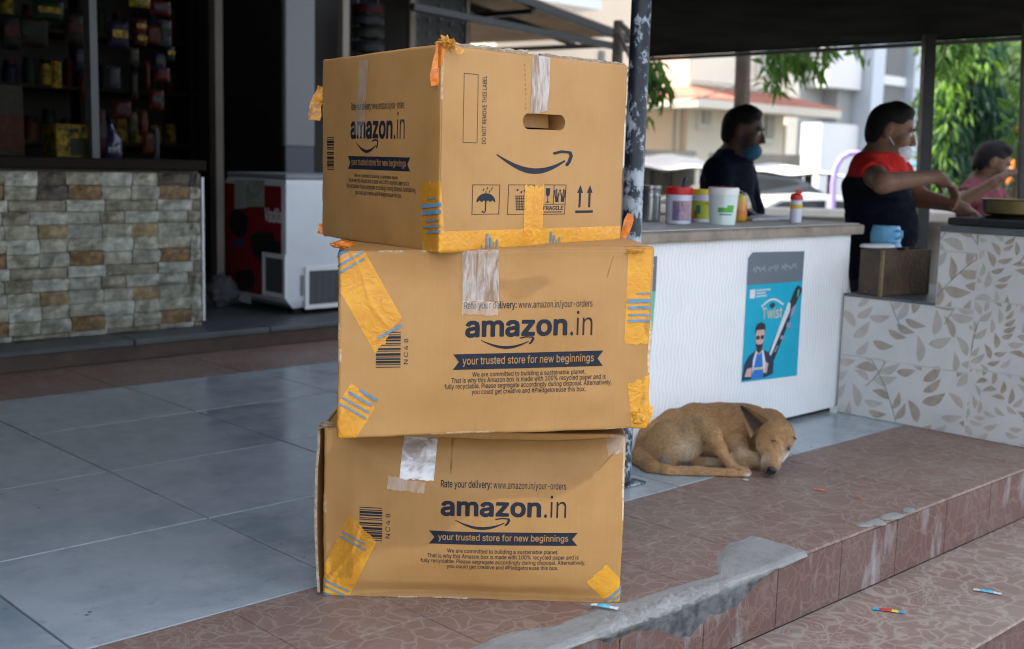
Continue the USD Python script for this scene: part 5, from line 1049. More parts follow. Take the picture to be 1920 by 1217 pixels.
def leaf_tile(y0, y1, z0, z1, seed, small=False):
    m_ = obj('tile', bev(XW, y0 + .0004, z0 + .0004, XW + .0105, y1 - .0004, z1 - .0004, 0.0008), M_ltile, lw)
    r = np.random.default_rng(seed); fr_ = sbox(y0 + .003, z0 + .003, y1 - .003, z1 - .003); A, B, S = [], [], []
    took = []
    def free(g_):
        if any(g_.distance(q) < .0015 for q in took): return False
        took.append(g_); return True
    for v_ in range(40 if small else 30):
        x, z, a = r.uniform(y0 - .05, y1 + .05), r.uniform(z0 - .08, z1 - .02), r.uniform(40, 140); cur = r.uniform(-9, 9); pts = []
        dark = r.random() < 0.42
        for s_ in range(9):
            pts.append((x, z)); st = 0.022 if small else 0.040
            x += st * math.cos(math.radians(a)); z += st * math.sin(math.radians(a)); a += cur
            L = (r.uniform(.045, .065) if small else r.uniform(.075, .105)); w_ = L * r.uniform(.17, .22)
            for sd in (1, -1):
                lp_ = leaf_poly(x, z, a + sd * r.uniform(28, 60), L, w_)
                if free(lp_): (A if dark else B).append(lp_)
        if v_ < (2 if small else 3): S.append(stroke(pts, 0.0022))
    if A: A = unary_union(A).buffer(-0.0006); 
    Bu = unary_union(B).intersection(fr_) if B else None; Au = A.intersection(fr_) if A else None
    def put(g, mm, lift, nm):
        if g is None or g.is_empty: return
        v, f = flat(g); obj(nm, (np.c_[np.full(len(v), XW - lift), v[:, 0], v[:, 1]], f[:, ::-1]), mm, m_)
    put(Bu, M_leafb, .0004, 'pale_leaf_print'); put(Au, M_leafa, .0008, 'leaf_print')
    if S: put(unary_union(S).intersection(fr_), M_stem, .0011, 'stem_print')
for i, (y0, y1, z0, z1) in enumerate([(1.865, YW1, .001, .232), (1.865, YW1, .232, ZLG), (1.865, YLG, ZLG, .665), (1.865, YLG, .665, ZW)]): leaf_tile(y0, y1, z0, z1, 40 + i)
for i, (y0, y1, z0, z1) in enumerate([(YW0, 1.865, .001, .25), (YW0, 1.865, .25, .5), (YW0, 1.865, .5, ZW)]): leaf_tile(y0, y1, z0, z1, 60 + i, True)
M_slate = mat('grey_slate', (0.10, 0.11, 0.12), 0.4, 0.3, 8)
obj('ledge_slab', bx(XW - .004, YLG + .001, ZLG + .0005, 4.75, YW1 - .001, ZLG + .010), M_slate, lw); obj('top_slab', bev(XW - .012, YW0 - .01, ZW + .0005, 4.76, YLG - .001, ZW + .020, .004), M_slate, lw)
obj('ledge_end', bx(XW + .002, YLG - .0105, ZLG + .011, 4.75, YLG - .0015, ZW), M_ltile, lw) if False else None

# ---- wooden box on the ledge
zb = ZLG + .0105
kc, kl, kr = onz(1650, 556, zb), onz(1598, 553, zb), onz(1737, 551, zb)
ub = kr - kc; ub /= np.linalg.norm(ub); ua = np.array([ub[1], -ub[0], 0]); ua = ua if ua @ (kl - kc) > 0 else -ua
La, Lb, hb = max(.11, min(.2, (kl - kc) @ ua)), (kr - kc) @ ub, 0.176
M_oldwood = mat('smoky_brown_wood', (0.085, 0.055, 0.034), 0.6, 0.4, 9, 0.4, 60, col2=(0.035, 0.024, 0.016))
wb = thing('wooden_box', 'old brown wooden box set cornerwise on the tiled ledge', 'box', kc + (ua * La + ub * Lb) / 2)
def wall_(o, e, L, inn, nm):
    obj(nm, frame_box(o + e * L / 2 + inn * .007 + np.array([0, 0, hb / 2]), e, inn, np.array([0, 0, 1.0]), L / 2, .007, hb / 2, .002), M_oldwood, wb)
wall_(kc, ua, La, ub, 'side_board'); wall_(kc + ua * .0145, ub * 1.0, Lb, ua, 'front_board') if False else wall_(kc + ub * .0145, ub, Lb - .0145, ua, 'side_board')
wall_(kc + ub * Lb, ua, La, ub, 'side_board'); wall_(kc + ua * (La - .014) + ub * .0145, ub, Lb - .0145, ua, 'side_board')
obj('corner_strip', frame_box(kc + (ua + ub) * -.002 + np.array([0, 0, hb / 2]), ua, ub, np.array([0, 0, 1.0]), .006, .006, hb / 2 + .001, .001), mat('pale_worn_wood', (0.22, 0.155, 0.085), 0.7, 0.4, 30), wb)
obj('lid_board', frame_box(kc + ua * La / 2 + ub * Lb / 2 + np.array([0, 0, hb - .012]), ua, ub, np.array([0, 0, 1.0]), La / 2 - .016, Lb / 2 - .016, .005), M_oldwood, wb)
obj('nails', [trimesh.creation.icosphere(1, .003).apply_translation(kc + ub * (Lb * t) - ua * .0005 + np.array([0, 0, .012])) for t in (.3, .6)] + [trimesh.creation.icosphere(1, .0035).apply_translation(kc + ua * .07 - ub * .0005 + np.array([0, 0, .012]))], mat('brass_nail', (0.35, 0.25, 0.08), 0.4, metal=.8), wb)
# white cloth with red corner on the box, blue can behind
ztb = zb + hb
c = onz(1645, 463, ztb); pts = [(c + ua * (.05 * math.cos(t)) + ub * (.085 * math.sin(t)) * 1.0) for t in np.linspace(0, 2 * np.pi, 24, endpoint=False)]
def pad(ring, h_, seed):
    ring = np.array(ring); ce = ring.mean(0); v = [ring]; 
    for s_, z in ((.96, h_ * .7), (.75, h_), (.4, h_ * 1.1)): v.append(ce + (ring - ce) * s_ + np.array([0, 0, z]))
    v = np.vstack(v + [[ce + (0, 0, h_ * 1.1)]]); n = len(ring); v[:, 2] += (fbm(v * 30 + seed, 2, seed) - .5) * h_ * .5 * (v[:, 2] > ring[0, 2] + .001); f = []
    for k in range(3):
        for j in range(n): a, b = k * n + j, k * n + (j + 1) % n; f += [(a, b, b + n), (a, b + n, a + n)]
    f += [(3 * n + j, 3 * n + (j + 1) % n, 4 * n) for j in range(n)]; return (v, np.array(f))
lidt = thing('plastic_sheet', 'white plastic sheet with a red corner lying on the wooden box', 'sheet', c); obj('sheet', pad(pts, .012, 3), M_whitedull, lidt, smooth=True); cr = onz(1690, 468, ztb + .001); obj('red_corner', pad([cr + np.array([.014 * math.cos(t), .02 * math.sin(t), 0]) for t in np.linspace(0, 2 * np.pi, 14, endpoint=False)], .006, 4), GM['red'], lidt, smooth=True)
c = onz(1661, 471, ztb); base = np.array([4.50, 0, 0]); q = onx(1661, 440, 4.52); s_ = 4.52 and (onx(1660, 440, 4.52) - onx(1661, 440, 4.52))[1]; s_ = abs(s_)
zt, zbt = onx(1661, 423, 4.52)[2], ZLG + .0105
can = thing('blue_milk_can', 'pale blue plastic can with a screw lid behind the wooden box', 'can', (4.52, q[1], zbt)); M_bluep = mat('pale_blue_plastic', (0.13, 0.36, 0.60), 0.35, 0.15, 10); M_bluelid = mat('blue_plastic_lid', (0.16, 0.46, 0.72), 0.35, 0.1, 10)
R_ = 26 * s_; obj('can_body', lathe([(0, .001), (R_ * 1.05, .001), (R_ * 1.1, .02), (R_ * 1.1, (zt - zbt) * .62), (R_ * .95, (zt - zbt) * .72), (R_ * .86, (zt - zbt) * .78), (0, (zt - zbt) * .78)], (4.52, q[1], zbt)), M_bluep, can, smooth=40)
obj('lid', lathe([(R_ * .98, (zt - zbt) * .74), (R_ * 1.0, (zt - zbt) * .86), (R_ * .95, (zt - zbt) * .9), (R_ * .9, (zt - zbt) * .97), (R_ * .85, zt - zbt), (0, zt - zbt)], (4.52, q[1], zbt)), M_bluelid, can, smooth=35); obj('handle', tube([np.array([4.50, q[1] - R_ * .95, zbt + (zt - zbt) * .8]), np.array([4.50, q[1] - R_ * 1.3, zbt + (zt - zbt) * .83]), np.array([4.50, q[1] - R_ * 1.3, zbt + (zt - zbt) * .92]), np.array([4.50, q[1] - R_ * .9, zbt + (zt - zbt) * .93])], .006, 8), M_bluelid, can, smooth=True)
# ---- stove and brass pan
cp = np.array([4.36, 1.845]); zt0 = ZW + .0205
st = thing('stove', 'low black stove under the brass pan', 'stove', (*cp, zt0)); obj('stove_body', bev(cp[0] - .20, cp[1] - .30, zt0 + .0003, cp[0] + .2, cp[1] + .185, zt0 + .028, .006), M_blackmat, st); obj('burner', lathe([(.12, .0285), (.13, .034), (.10, .040), (.05, .036)], (*cp, zt0)), M_black, st, smooth=40)
M_brass = mat('smoked_brass', (0.22, 0.18, 0.07), 0.42, 0.4, 8, metal=0.75, col2=(0.10, 0.085, 0.04))
pn = thing('brass_pan', 'wide shallow brass pan on the black stove', 'pan', (*cp, zt0 + .04)); obj('pan_body', lathe([(0, .042), (.118, .042), (.132, .050), (.137, .095), (.141, .0975), (.137, .100), (.130, .094), (.122, .056), (0, .052)], (*cp, zt0), 40), M_brass, pn, smooth=40); obj('pan_food', lathe([(.1265, .074), (.08, .079), (0, .081)], (*cp, zt0), 30), mat('frying_snack', (0.25, 0.13, 0.04), 0.6, 0.5, 60, 1.0, 90), pn, smooth=True)

# ---- goods on the white counter
ZT = ZS + .0415
def stand(px, pyb, wpx, y_off=0.0):
    c = onz(px, pyb, ZT); d = (c - EYE) @ FW; return c, d / FPX
def lpx(px, pyb, rows): # rows: (half width px, height px above the base)
    c, s_ = stand(px, pyb, 0); return c, s_, [(r * s_, h_ * s_) for r, h_ in rows]
M_steel = mat('brushed_steel', (0.42, 0.44, 0.46), 0.28, 0.2, 6, metal=0.9)
c, s_, pr = lpx(1218, 414, [(0, .2), (19, .2), (20, 3), (19.5, 46), (18, 52), (18, 58), (20, 60), (20, 66), (18.5, 66), (18, 50)]); g = thing('steel_canister', 'steel canister at the left end of the white counter', 'canister', c); obj('canister_body', lathe(pr, c), M_steel, g, smooth=35); obj('ring', lathe([(19.8 * s_, 44 * s_), (20.6 * s_, 45.5 * s_), (19.8 * s_, 47 * s_)], c), M_steel, g, smooth=True)
def tub(px, pyb, w0, w1, h_, lidh, bodym, lidm, name, lab, cat='tub', bandh=0.86):
    c, s_, pr = lpx(px, pyb, [(0, .2), (w0 * .96, .2), (w0, 3), (w1, (h_ - lidh) * .97), (w1, h_ - lidh)]); g = thing(name, lab, cat, c); b = obj('tub_body', lathe(pr, c, 32), bodym, g, smooth=35)
    obj('lid', lathe([(w1 * 1.03 * s_, (h_ - lidh) * s_), (w1 * 1.05 * s_, (h_ - lidh * .25) * s_), (w1 * s_, h_ * s_), (w1 * .85 * s_, h_ * s_), (w1 * .8 * s_, (h_ - 1.5) * s_), (0, (h_ - 1.5) * s_)], c, 32), lidm, g, smooth=35); return g, b, c, s_
def wrap_label(c, s_, w0, w1, h_, a0, a1, z0, z1, m_, parent, name='label', lift=.0008, n=14):
    """patch on a tub side; angles in degrees from the side facing the camera, + to the right; z as a share of the height"""
    th = np.radians(np.linspace(a0, a1, n)); P = np.zeros((n, 6, 3))
    for j, z in enumerate(np.linspace(z0, z1, 6)):
        r = (w0 + (w1 - w0) * z) * s_ + lift; P[:, j] = c + np.outer(np.sin(th) * r, HR) - np.outer(np.cos(th) * r, HF) + np.array([0, 0, z * h_ * s_])
    v, f = grid_mesh(P); return obj(name, (v, f), m_, parent, smooth=True)
LM = {n: mat('label_' + n, c, 0.4, 0.3, 60, col2=c2) for n, c, c2 in (('pink', (0.42, 0.30, 0.36), (0.25, 0.16, 0.25)), ('lime', (0.42, 0.46, 0.02), (0.36, 0.40, 0.02)), ('green', (0.10, 0.42, 0.07), (0.06, 0.30, 0.06)), ('yellow', (0.62, 0.42, 0.02), (0.55, 0.33, 0.02)), ('teal', (0.02, 0.20, 0.19), (0.02, 0.15, 0.15)), ('carrot', (0.42, 0.09, 0.03), (0.3, 0.06, 0.03)), ('purple', (0.20, 0.15, 0.27), (0.12, 0.09, 0.18)), ('mauve', (0.5, 0.36, 0.36), (0.4, 0.25, 0.25)))}
M_redlid = mat('red_plastic_lid', (0.55, 0.015, 0.012), 0.35, 0.1, 10); M_yellid = mat('yellow_plastic_lid', (0.68, 0.48, 0.01), 0.35, 0.1, 10); M_tubw = mat('lilac_white_tub', (0.58, 0.60, 0.70), 0.4, 0.06, 6)
g, b, c, s_ = tub(1313, 416, 17, 18, 61, 10, M_tubw, M_yellid, 'yellow_lid_tub', 'white tub with a flat yellow lid and lime label'); wrap_label(c, s_, 17, 18, 51, -80, 70, .12, .78, LM['lime'], b); wrap_label(c, s_, 17, 18, 51, -40, -12, .3, .62, LM['teal'], b, 'label_print', .0014); wrap_label(c, s_, 17, 18, 51, -52, -30, .14, .4, LM['carrot'], b, 'label_print', .0016); wrap_label(c, s_, 17, 18, 51, 20, 50, .64, .72, LM['carrot'], b, 'label_print', .0016)
g, b, c, s_ = tub(1271, 419, 24, 24.5, 68, 14, M_tubw, M_redlid, 'red_lid_tub', 'white tub with a ribbed red lid and a dark spoon in it')
wrap_label(c, s_, 24, 24.5, 54, -36, 80, .12, .80, LM['pink'], b); wrap_label(c, s_, 24, 24.5, 54, -30, -4, .14, .76, LM['purple'], b, 'label_print', .0014); wrap_label(c, s_, 24, 24.5, 54, 40, 62, .15, .78, LM['mauve'], b, 'label_print', .0014); wrap_label(c, s_, 24, 24.5, 54, 2, 10, .62, .74, LM['carrot'], b, 'label_print', .0015)
obj('ribs', [frame_box(c + np.array([math.cos(t) * 25.7 * s_, math.sin(t) * 25.7 * s_, 60 * s_]), np.array([math.cos(t), math.sin(t), 0]), np.array([-math.sin(t), math.cos(t), 0]), np.array([0, 0, 1.0]), .0009, .0016, 5.5 * s_) for t in np.linspace(0, 2 * np.pi, 32, endpoint=False)], M_redlid, g)
sp = thing('spoon', 'dark spoon handle standing up from the red lid', 'spoon', c + (0, 0, 66 * s_)); obj('spoon_handle', tube([c + (0, 0, 60 * s_) + HR * 6 * s_, c + (0, 0, 72 * s_) + HR * 8 * s_, c + (0, 0, 80 * s_) + HR * 10 * s_, c + (0, 0, 86 * s_) + HR * 11 * s_], [2.2 * s_, 2.6 * s_, 4.4 * s_, 3.2 * s_], 10), mat('dark_blue_handle', (0.02, 0.03, 0.05), 0.3), sp, smooth=True)
g, b, c, s_ = tub(1354, 421, 24, 27.5, 69, 13, mat('mint_white_bucket', (0.60, 0.70, 0.68), 0.4, 0.05, 5), M_whitedull, 'white_bucket', 'white bucket with a green brand mark, largest on the counter', 'bucket'); 
gl = fit(affinity.skew(text_poly('fresh', .05), 15), -.5, 0, .5, 1)
wrap_label(c, s_, 24, 27.5, 56, -30, 36, .42, .58, LM['green'], b, 'brand_mark', .001); wrap_label(c, s_, 24, 27.5, 56, 8, 38, .54, .66, LM['green'], b, 'brand_mark', .001); wrap_label(c, s_, 24, 27.5, 56, -24, 30, .33, .37, LM['teal'], b, 'brand_mark', .001)
obj('lid_top', lathe([(26 * s_, 69.2 * s_), (24 * s_, 70.5 * s_), (0, 71 * s_)], c, 30), mat('crimson_lid_print', (0.38, 0.015, 0.05), 0.4), g, smooth=40)
# bright snack pouch under a plastic bag
c, s_ = stand(1385, 415, 0); g = thing('snack_pouch', 'yellow and orange snack pouch leaning beside the white bucket', 'pouch', c)
nodes = {'tc': ('geometry', {}), 's': ('separate_xyz', {}), 'mr': ('map_range', {'from_min': ZT, 'from_max': ZT + .11, 'clamp': True}), 'n': ('noise_texture', {'scale': 40.0}), 'ad': ('math', {'math_type': 'multiply_add', 'value2': .35, 'value3': -.17}), 'a2': ('math', {'math_type': 'add'}), 'r': ('rgb_ramp', {'ramp': [(0.0, (.55, .30, .02)), (.3, (.62, .16, .01)), (.6, (.70, .30, .04)), (.8, (.62, .45, .06)), (1, (.55, .42, .03))]}), 'p': ('principled_bsdf', {'roughness': .3})}
M_pouch = usdkit.material(stage, '/World/Looks/orange_pouch', nodes, [('tc.position', 's.vector'), ('s.z', 'mr.value'), ('tc.position', 'n.vector'), ('n.fac', 'ad.value1'), ('mr.result', 'a2.value1'), ('ad.value', 'a2.value2'), ('a2.value', 'r.fac'), ('r.color', 'p.base_color')], surface='p.BSDF')
obj('pouch', lathe([(0, .4 * s_), (13 * s_, .4 * s_), (15 * s_, 6 * s_), (14.5 * s_, 20 * s_), (12 * s_, 36 * s_), (7 * s_, 48 * s_), (2 * s_, 52 * s_), (0, 52 * s_)], c, 24), M_pouch, g, smooth=True)
def bag_film(pts, wdir, w, seed):
    pts = np.asarray(pts); t = np.linspace(0, 1, 40); P = np.stack([np.interp(t, np.linspace(0, 1, len(pts)), pts[:, i]) for i in range(3)], 1); b = np.linspace(-.5, .5, 14); G_ = P[:, None] + (b * w)[None, :, None] * wdir
    G_[..., 2] += (fbm(G_.reshape(-1, 3) * 45, 3, seed).reshape(40, 14) - .5) * .012; return grid_mesh(G_)
Pb = lambda x, y: onz(1400, 410, ZT) + HR * (x - 1400) * s_ + np.array([0, 0, (410 - y) * s_])
g = thing('plastic_bag', 'clear plastic bag draped from the white bucket to the tray', 'bag', onz(1420, 410, ZT)); obj('film', bag_film([Pb(1384, 355), Pb(1396, 362), Pb(1402, 378), Pb(1406, 392), Pb(1418, 401), Pb(1440, 403), Pb(1466, 406)], HF, .10, 4), M_clearw, g, smooth=True)
c, s_ = stand(1432, 412, 0); g = thing('metal_tray', 'thin dark tray on the counter behind the plastic bag', 'tray', c); obj('tray_plate', [bev(c[0] - .17, c[1] - .06, ZT + .0008, c[0] + .14, c[1] + .12, ZT + .006, .002)], mat('dark_steel_tray', (0.16, 0.14, 0.15), 0.35, metal=.6), g); obj('tray_rim', [bx(c[0] - .17, c[1] - .064, ZT + .001, c[0] + .14, c[1] - .0605, ZT + .012)], M_steel, g); g2 = thing('foam_tray', 'pale blue white foam plate lying on the dark tray', 'plate', c); obj('plate', pad([c + HR * (.085 * math.cos(t) + .03) + HF * .05 * math.sin(t) + np.array([0, 0, .0067]) for t in np.linspace(0, 2 * np.pi, 30, endpoint=False)], .010, 6), M_tubw, g2, smooth=True)
c, s_, pr = lpx(1491, 417, [(0, .2), (10.5, .2), (11, 2), (11, 34), (10, 41), (9.5, 42)]); g = thing('shaker_bottle', 'white shaker bottle with a red flip cap', 'bottle', c); b = obj('bottle_body', lathe(pr, c, 24), M_tubw, g, smooth=35); wrap_label(c, s_, 11, 11, 42, -90, 90, .62, .80, LM['yellow'], b); obj('cap', lathe([(11.6 * s_, 42 * s_), (12 * s_, 44 * s_), (11.4 * s_, 51 * s_), (8 * s_, 53 * s_), (0, 54 * s_)], c, 24), M_redlid, g, smooth=35); obj('flip_lid', frame_box(c + HR * 3 * s_ + np.array([0, 0, 57 * s_]), HR, HF, np.array([0, 0, 1.0]), 6 * s_, 5 * s_, 3.5 * s_, .002), M_redlid, g)

# ---- tarpaulin roof and posts
ZR = 1.60
A_ = onz(1212, 108, ZR); B_ = onz(2010, 62, ZR); ra, rb = A_ - EYE, B_ - EYE
nu, nv = 40, 26; Pt = np.zeros((nu, nv, 3)); nearA, nearB = 0.56, 0.42
for i, a in enumerate(np.linspace(0, 1, nu)):
    far = A_ + (B_ - A_) * a; sc = nearA + (nearB - nearA) * a
    near = np.array([far[0] * sc, far[1] * sc, ZR])
    for j, b in enumerate(np.linspace(0, 1, nv)):
        p = far + (near - far) * b; p = p + np.array([0, 0, 0.012 * math.sin(a * 9 + b * 4) * min(1, 6 * b) + .012 * (fbm(np.array([[p[0] * 2, p[1] * 2, 0]]), 2, 3)[0] - .5) * min(1, 8 * b)]); Pt[i, j] = p
v, f = grid_mesh(Pt); up_ = np.array([0, 0, .006])
tarp = thing('tarpaulin_roof', 'low black tarpaulin roof stretched over the food stall', 'tarpaulin', (A_ + B_) / 2)
M_tarp = mat('black_tarpaulin', (0.0045, 0.005, 0.005), 0.9, 0.3, 3, col2=(0.009, 0.0105, 0.009), spec=0.02)
obj('sheet', cat_mesh([(v, f), (v + up_, f[:, ::-1])]), M_tarp, tarp, smooth=True)
obj('edge_pipe', tube([A_ + (0, 0, -.012), (A_ + B_) / 2 + (0, 0, -.014), B_ + (0, 0, -.012)], .011, 10), mat('grey_pipe', (0.16, 0.155, 0.15), 0.5), tarp, smooth=True)
def vpost(px0, py0, px1, py1, depth, wpx, lab, z0=-0.51, ztop=None, r_=None):
    a, b = at(px1, py1, depth), at(px0, py0, depth); d = (b - a); s_ = depth / FPX
    lo = a + d * ((z0 - a[2]) / d[2]); hi = a + d * (((ztop or b[2]) - a[2]) / d[2]); g = thing('stall_post', lab, 'post', lo); obj('post_shaft', tube([lo + (0, 0, .001), (lo + hi) / 2, hi], wpx * s_ / 2, 4 if r_ is None else 14), M_black, g, smooth=False if r_ is None else 40); obj('foot', frame_box(lo + (0, 0, .004), HR, HF, np.array([0, 0, 1.0]), .05, .05, .003), M_black, g); return g
vpost(1745, 0, 1727, 440, 5.55, 30, 'black square post behind the man in red and navy', ztop=1.585)
vpost(1925, 100, 1916, 420, 4.95, 22, 'black post at the right picture edge by the pan', ztop=1.585)
# ================================================================ DOG asleep, curled
M_fur = tint_mat('short_fur', 0.75, 0.5, 90.0, 0.15, 0.004, (1.0, 1.0, 2.2))
J = at
def chain(pts, rs, k=0.03): return [cone(pts[i], pts[i + 1], rs[i], rs[i + 1], k) for i in range(len(pts) - 1)]
dog = thing('sleeping_dog', 'fawn short haired dog curled asleep on the red tiles by the white counter', 'dog', onz(1300, 860))
hd_f = J(1451, 880, 3.585) - J(1460, 808, 3.68); hd_f /= np.linalg.norm(hd_f); HB = basis(hd_f, (FW * -0.72 + np.array([0, 0, .50]) + HR * .42))
hc = J(1457, 817, 3.68)
H_ = lambda s, f, u: hc + s * HB[0] + f * HB[1] + u * HB[2]
dp = []
dp += chain([J(1222, 832, 3.84), J(1252, 812, 3.93), J(1300, 803, 3.99), J(1350, 803, 4.00), J(1392, 806, 3.97), J(1422, 812, 3.90)], [.066, .076, .078, .080, .082, .066], .03)
dp += [ell(J(1388, 815, 3.92), (.075, .075, .075), k=.03), ell(J(1325, 828, 3.90), (.07, .07, .055), k=.03)]
dp += chain([J(1412, 800, 3.93), J(1440, 803, 3.82), hc], [.062, .056, .046], .03)
dp += [ell(J(1268, 826, 3.74), (.088, .045, .066), basis(FW, (.25, -.2, 1)), .022), ell(J(1305, 808, 3.72), (.055, .036, .042), basis(FW), .02), ell(J(1240, 842, 3.76), (.06, .05, .05), k=.025)]
dp += chain([J(1318, 798, 3.70), J(1335, 815, 3.685), J(1350, 842, 3.675), J(1367, 868, 3.675), J(1380, 880, 3.675)], [.030, .027, .019, .0135, .013], .012)
dp += chain([J(1380, 880, 3.675), J(1396, 883, 3.655), J(1403, 887, 3.645)], [.014, .013, .010], .008)
dp += chain([J(1380, 835, 3.80), J(1392, 855, 3.735), J(1418, 861, 3.70), J(1445, 864, 3.69)], [.038, .024, .017, .016], .014)
dp += chain([J(1362, 862, 3.75), J(1395, 868, 3.73), J(1428, 866, 3.71)], [.022, .016, .015], .01)
dp += chain([J(1300, 866, 3.76), J(1325, 866, 3.735), J(1358, 867, 3.72)], [.017, .0135, .012], .01)
dp += chain([J(1196, 848, 3.85), J(1205, 868, 3.74), J(1222, 880, 3.665), J(1250, 886, 3.64), J(1310, 886, 3.635), J(1370, 888, 3.632), J(1395, 890, 3.630), J(1408, 894, 3.622)], [.034, .030, .026, .021, .018, .0145, .010, .003], .012)
dp += [ell(J(1248, 860, 3.75), (.035, .03, .026), k=.015), ell(J(1262, 866, 3.755), (.03, .022, .02), k=.012)]
# head
dp += [ell(H_(0, .0, .0), (.052, .054, .048), HB, .02), ell(H_(0, .030, -.012), (.050, .045, .036), HB, .02), cone(H_(0, .045, -.006), H_(0, .110, -.014), .034, .027, .015), ell(H_(0, .085, -.022), (.025, .04, .020), HB, .012), ell(H_(.030, .035, -.024), (.022, .035, .02), HB, .015), ell(H_(-.030, .035, -.024), (.022, .035, .02), HB, .015),
       cone(H_(-.024, .036, .030), H_(-.012, .030, .040), .009, .009, .012), cone(H_(.024, .036, .030), H_(.012, .030, .040), .009, .009, .012)]
low = lambda X: 0.0012 - X[:, 2]
dm = sdf_mesh(dp, 0.0052, clip=low, smooth_iter=5)
V = np.asarray(dm.vertices)
def near_(p, r): return np.exp(-(np.linalg.norm(V - p, axis=1) / r) ** 2)
Nn = fbm(V * 16, 3, 4)[:, None]
base = np.array([.43, .25, .115]) * (0.78 + .44 * Nn)
def blend(c, w): 
    global base
    w = np.clip(w, 0, 1)[:, None]; base = base * (1 - w) + np.array(c) * (0.9 + .2 * Nn) * w
blend((.25, .125, .048), np.clip((V[:, 2] - .105) / .06, 0, 1) * .75)
blend((.68, .57, .40), near_(J(1287, 834, 3.68), .048) * .95); blend((.42, .27, .13), near_(J(1275, 815, 3.68), .075) * .5); blend((.40, .26, .13), near_(J(1305, 800, 3.66), .06) * .6)
blend((.50, .40, .27), near_(J(1290, 850, 3.70), .035) * .9)
blend((.52, .41, .26), near_(J(1395, 848, 3.70), .05) * .9); blend((.46, .35, .21), near_(J(1425, 862, 3.68), .035))
blend((.48, .40, .28), near_(J(1340, 866, 3.73), .035)); blend((.20, .19, .19), near_(J(1242, 862, 3.72), .026) * .9)
blend((.30, .15, .055), near_(J(1215, 870, 3.68), .06) * .6)
blend((.62, .60, .58), np.clip(near_(J(1408, 895, 3.62), .014) * 2, 0, 1))
blend((.36, .22, .10), near_(H_(0, .02, .04), .06) * .9)
blend((.74, .71, .66), near_(H_(-.045, .055, -.014), .032) * 1.2 + near_(H_(-.02, .09, -.032), .024) * .9 + near_(H_(.024, .10, -.02), .018) * .8); blend((.56, .50, .42), near_(H_(-.018, .09, -.015), .022) * .7)
blend((.05, .045, .04), near_(H_(0, .126, -.018), .026) * 1.2); blend((.12, .09, .06), near_(H_(-.027, .044, .022), .012) * .8)
obj('dog_body', (V, np.asarray(dm.faces)), M_fur, dog, tint=base)
def fur_coat(v, f, tint, n, L, parent, lay):
    r = np.random.default_rng(4); a, b, c = v[f[:, 0]], v[f[:, 1]], v[f[:, 2]]; nn = np.cross(b - a, c - a); ar = np.linalg.norm(nn, axis=1); nn = nn / np.maximum(ar, 1e-12)[:, None]
    k = r.choice(len(f), n, p=ar / ar.sum()); u = r.random((n, 2)); u = np.where(u.sum(1, keepdims=True) > 1, 1 - u, u); p = a[k] + u[:, :1] * (b - a)[k] + u[:, 1:] * (c - a)[k]; N = nn[k]; ok = p[:, 2] > .006; p, N, k = p[ok], N[ok], k[ok]
    d = lay(p); d = d - N * (d * N).sum(1, keepdims=True); d /= np.maximum(np.linalg.norm(d, axis=1, keepdims=True), 1e-6); l = L * r.uniform(.6, 1.3, len(p))[:, None]; j = r.normal(0, .25, p.shape)
    P_ = np.stack([p - N * .001, p + (d * .55 + N * .22 + j * .2) * l, p + (d * 1.05 + N * .25 + j * .45) * l], 1); P_[..., 2] = np.maximum(P_[..., 2], .001)
    g = UsdGeom.BasisCurves.Define(stage, fresh('fur', path_of(parent))); g.CreateTypeAttr('linear'); g.CreateCurveVertexCountsAttr(Vt.IntArray.FromNumpy(np.full(len(p), 3, np.int32))); g.CreatePointsAttr(Vt.Vec3fArray.FromNumpy((P_.reshape(-1, 3) - ORIGIN[path_of(parent)]).astype(np.float32)))
    g.CreateWidthsAttr(Vt.FloatArray.FromNumpy(np.tile(np.array([.0008, .0007, .0002], np.float32), len(p)))); g.SetWidthsInterpolation('vertex'); col = tint[f[k, 0]] * r.uniform(.93, 1.1, len(p))[:, None]
    UsdGeom.PrimvarsAPI(g).CreatePrimvar('tint', Sdf.ValueTypeNames.Color3fArray, 'uniform').Set(Vt.Vec3fArray.FromNumpy(col.astype(np.float32))); UsdShade.MaterialBindingAPI.Apply(g.GetPrim()).Bind(M_furhair); tag(g, kind='stuff')
M_furhair = usdkit.material(stage, '/World/Looks/fur_hair', {'a': ('attribute', {'attribute': 'tint'}), 'p': ('principled_bsdf', {'roughness': .6, 'specular_ior_level': .2})}, [('a.color', 'p.base_color')], surface='p.BSDF')
bodyc = J(1300, 830, 3.85)
fur_coat(V, np.asarray(dm.faces), base, 42000, .006, dog, lambda p: np.cross(p - bodyc, FW) * -3 + np.array([0, 0, -.25]))
M_nose = mat('dog_nose', (.012, .012, .014), .35, .3, 80)
obj('nose', sdf_mesh([ell(H_(0, .130, -.004), (.016, .011, .012), HB, .004), cone(H_(-.008, .134, -.012), H_(.008, .134, -.012), .005, .005, .004)], .002, pad=.01), M_nose, dog, smooth=True)
for s in (-1, 1): obj('closed_eye', tube([H_(s * .036, .050, .024), H_(s * .0295, .054, .030), H_(s * .021, .050, .033)], [.0012, .0034, .0014] if s < 0 else [.0008, .0022, .0010], 8), M_nose, dog, smooth=True)
obj('mouth_line', tube([H_(-.026, .07, -.018), H_(-.022, .095, -.022), H_(-.014, .122, -.030), H_(0, .130, -.028)], .0013, 6), M_nose, dog, smooth=True)
M_earin = tint_mat('dog_ear_fur', .8, .3, 100, .1)
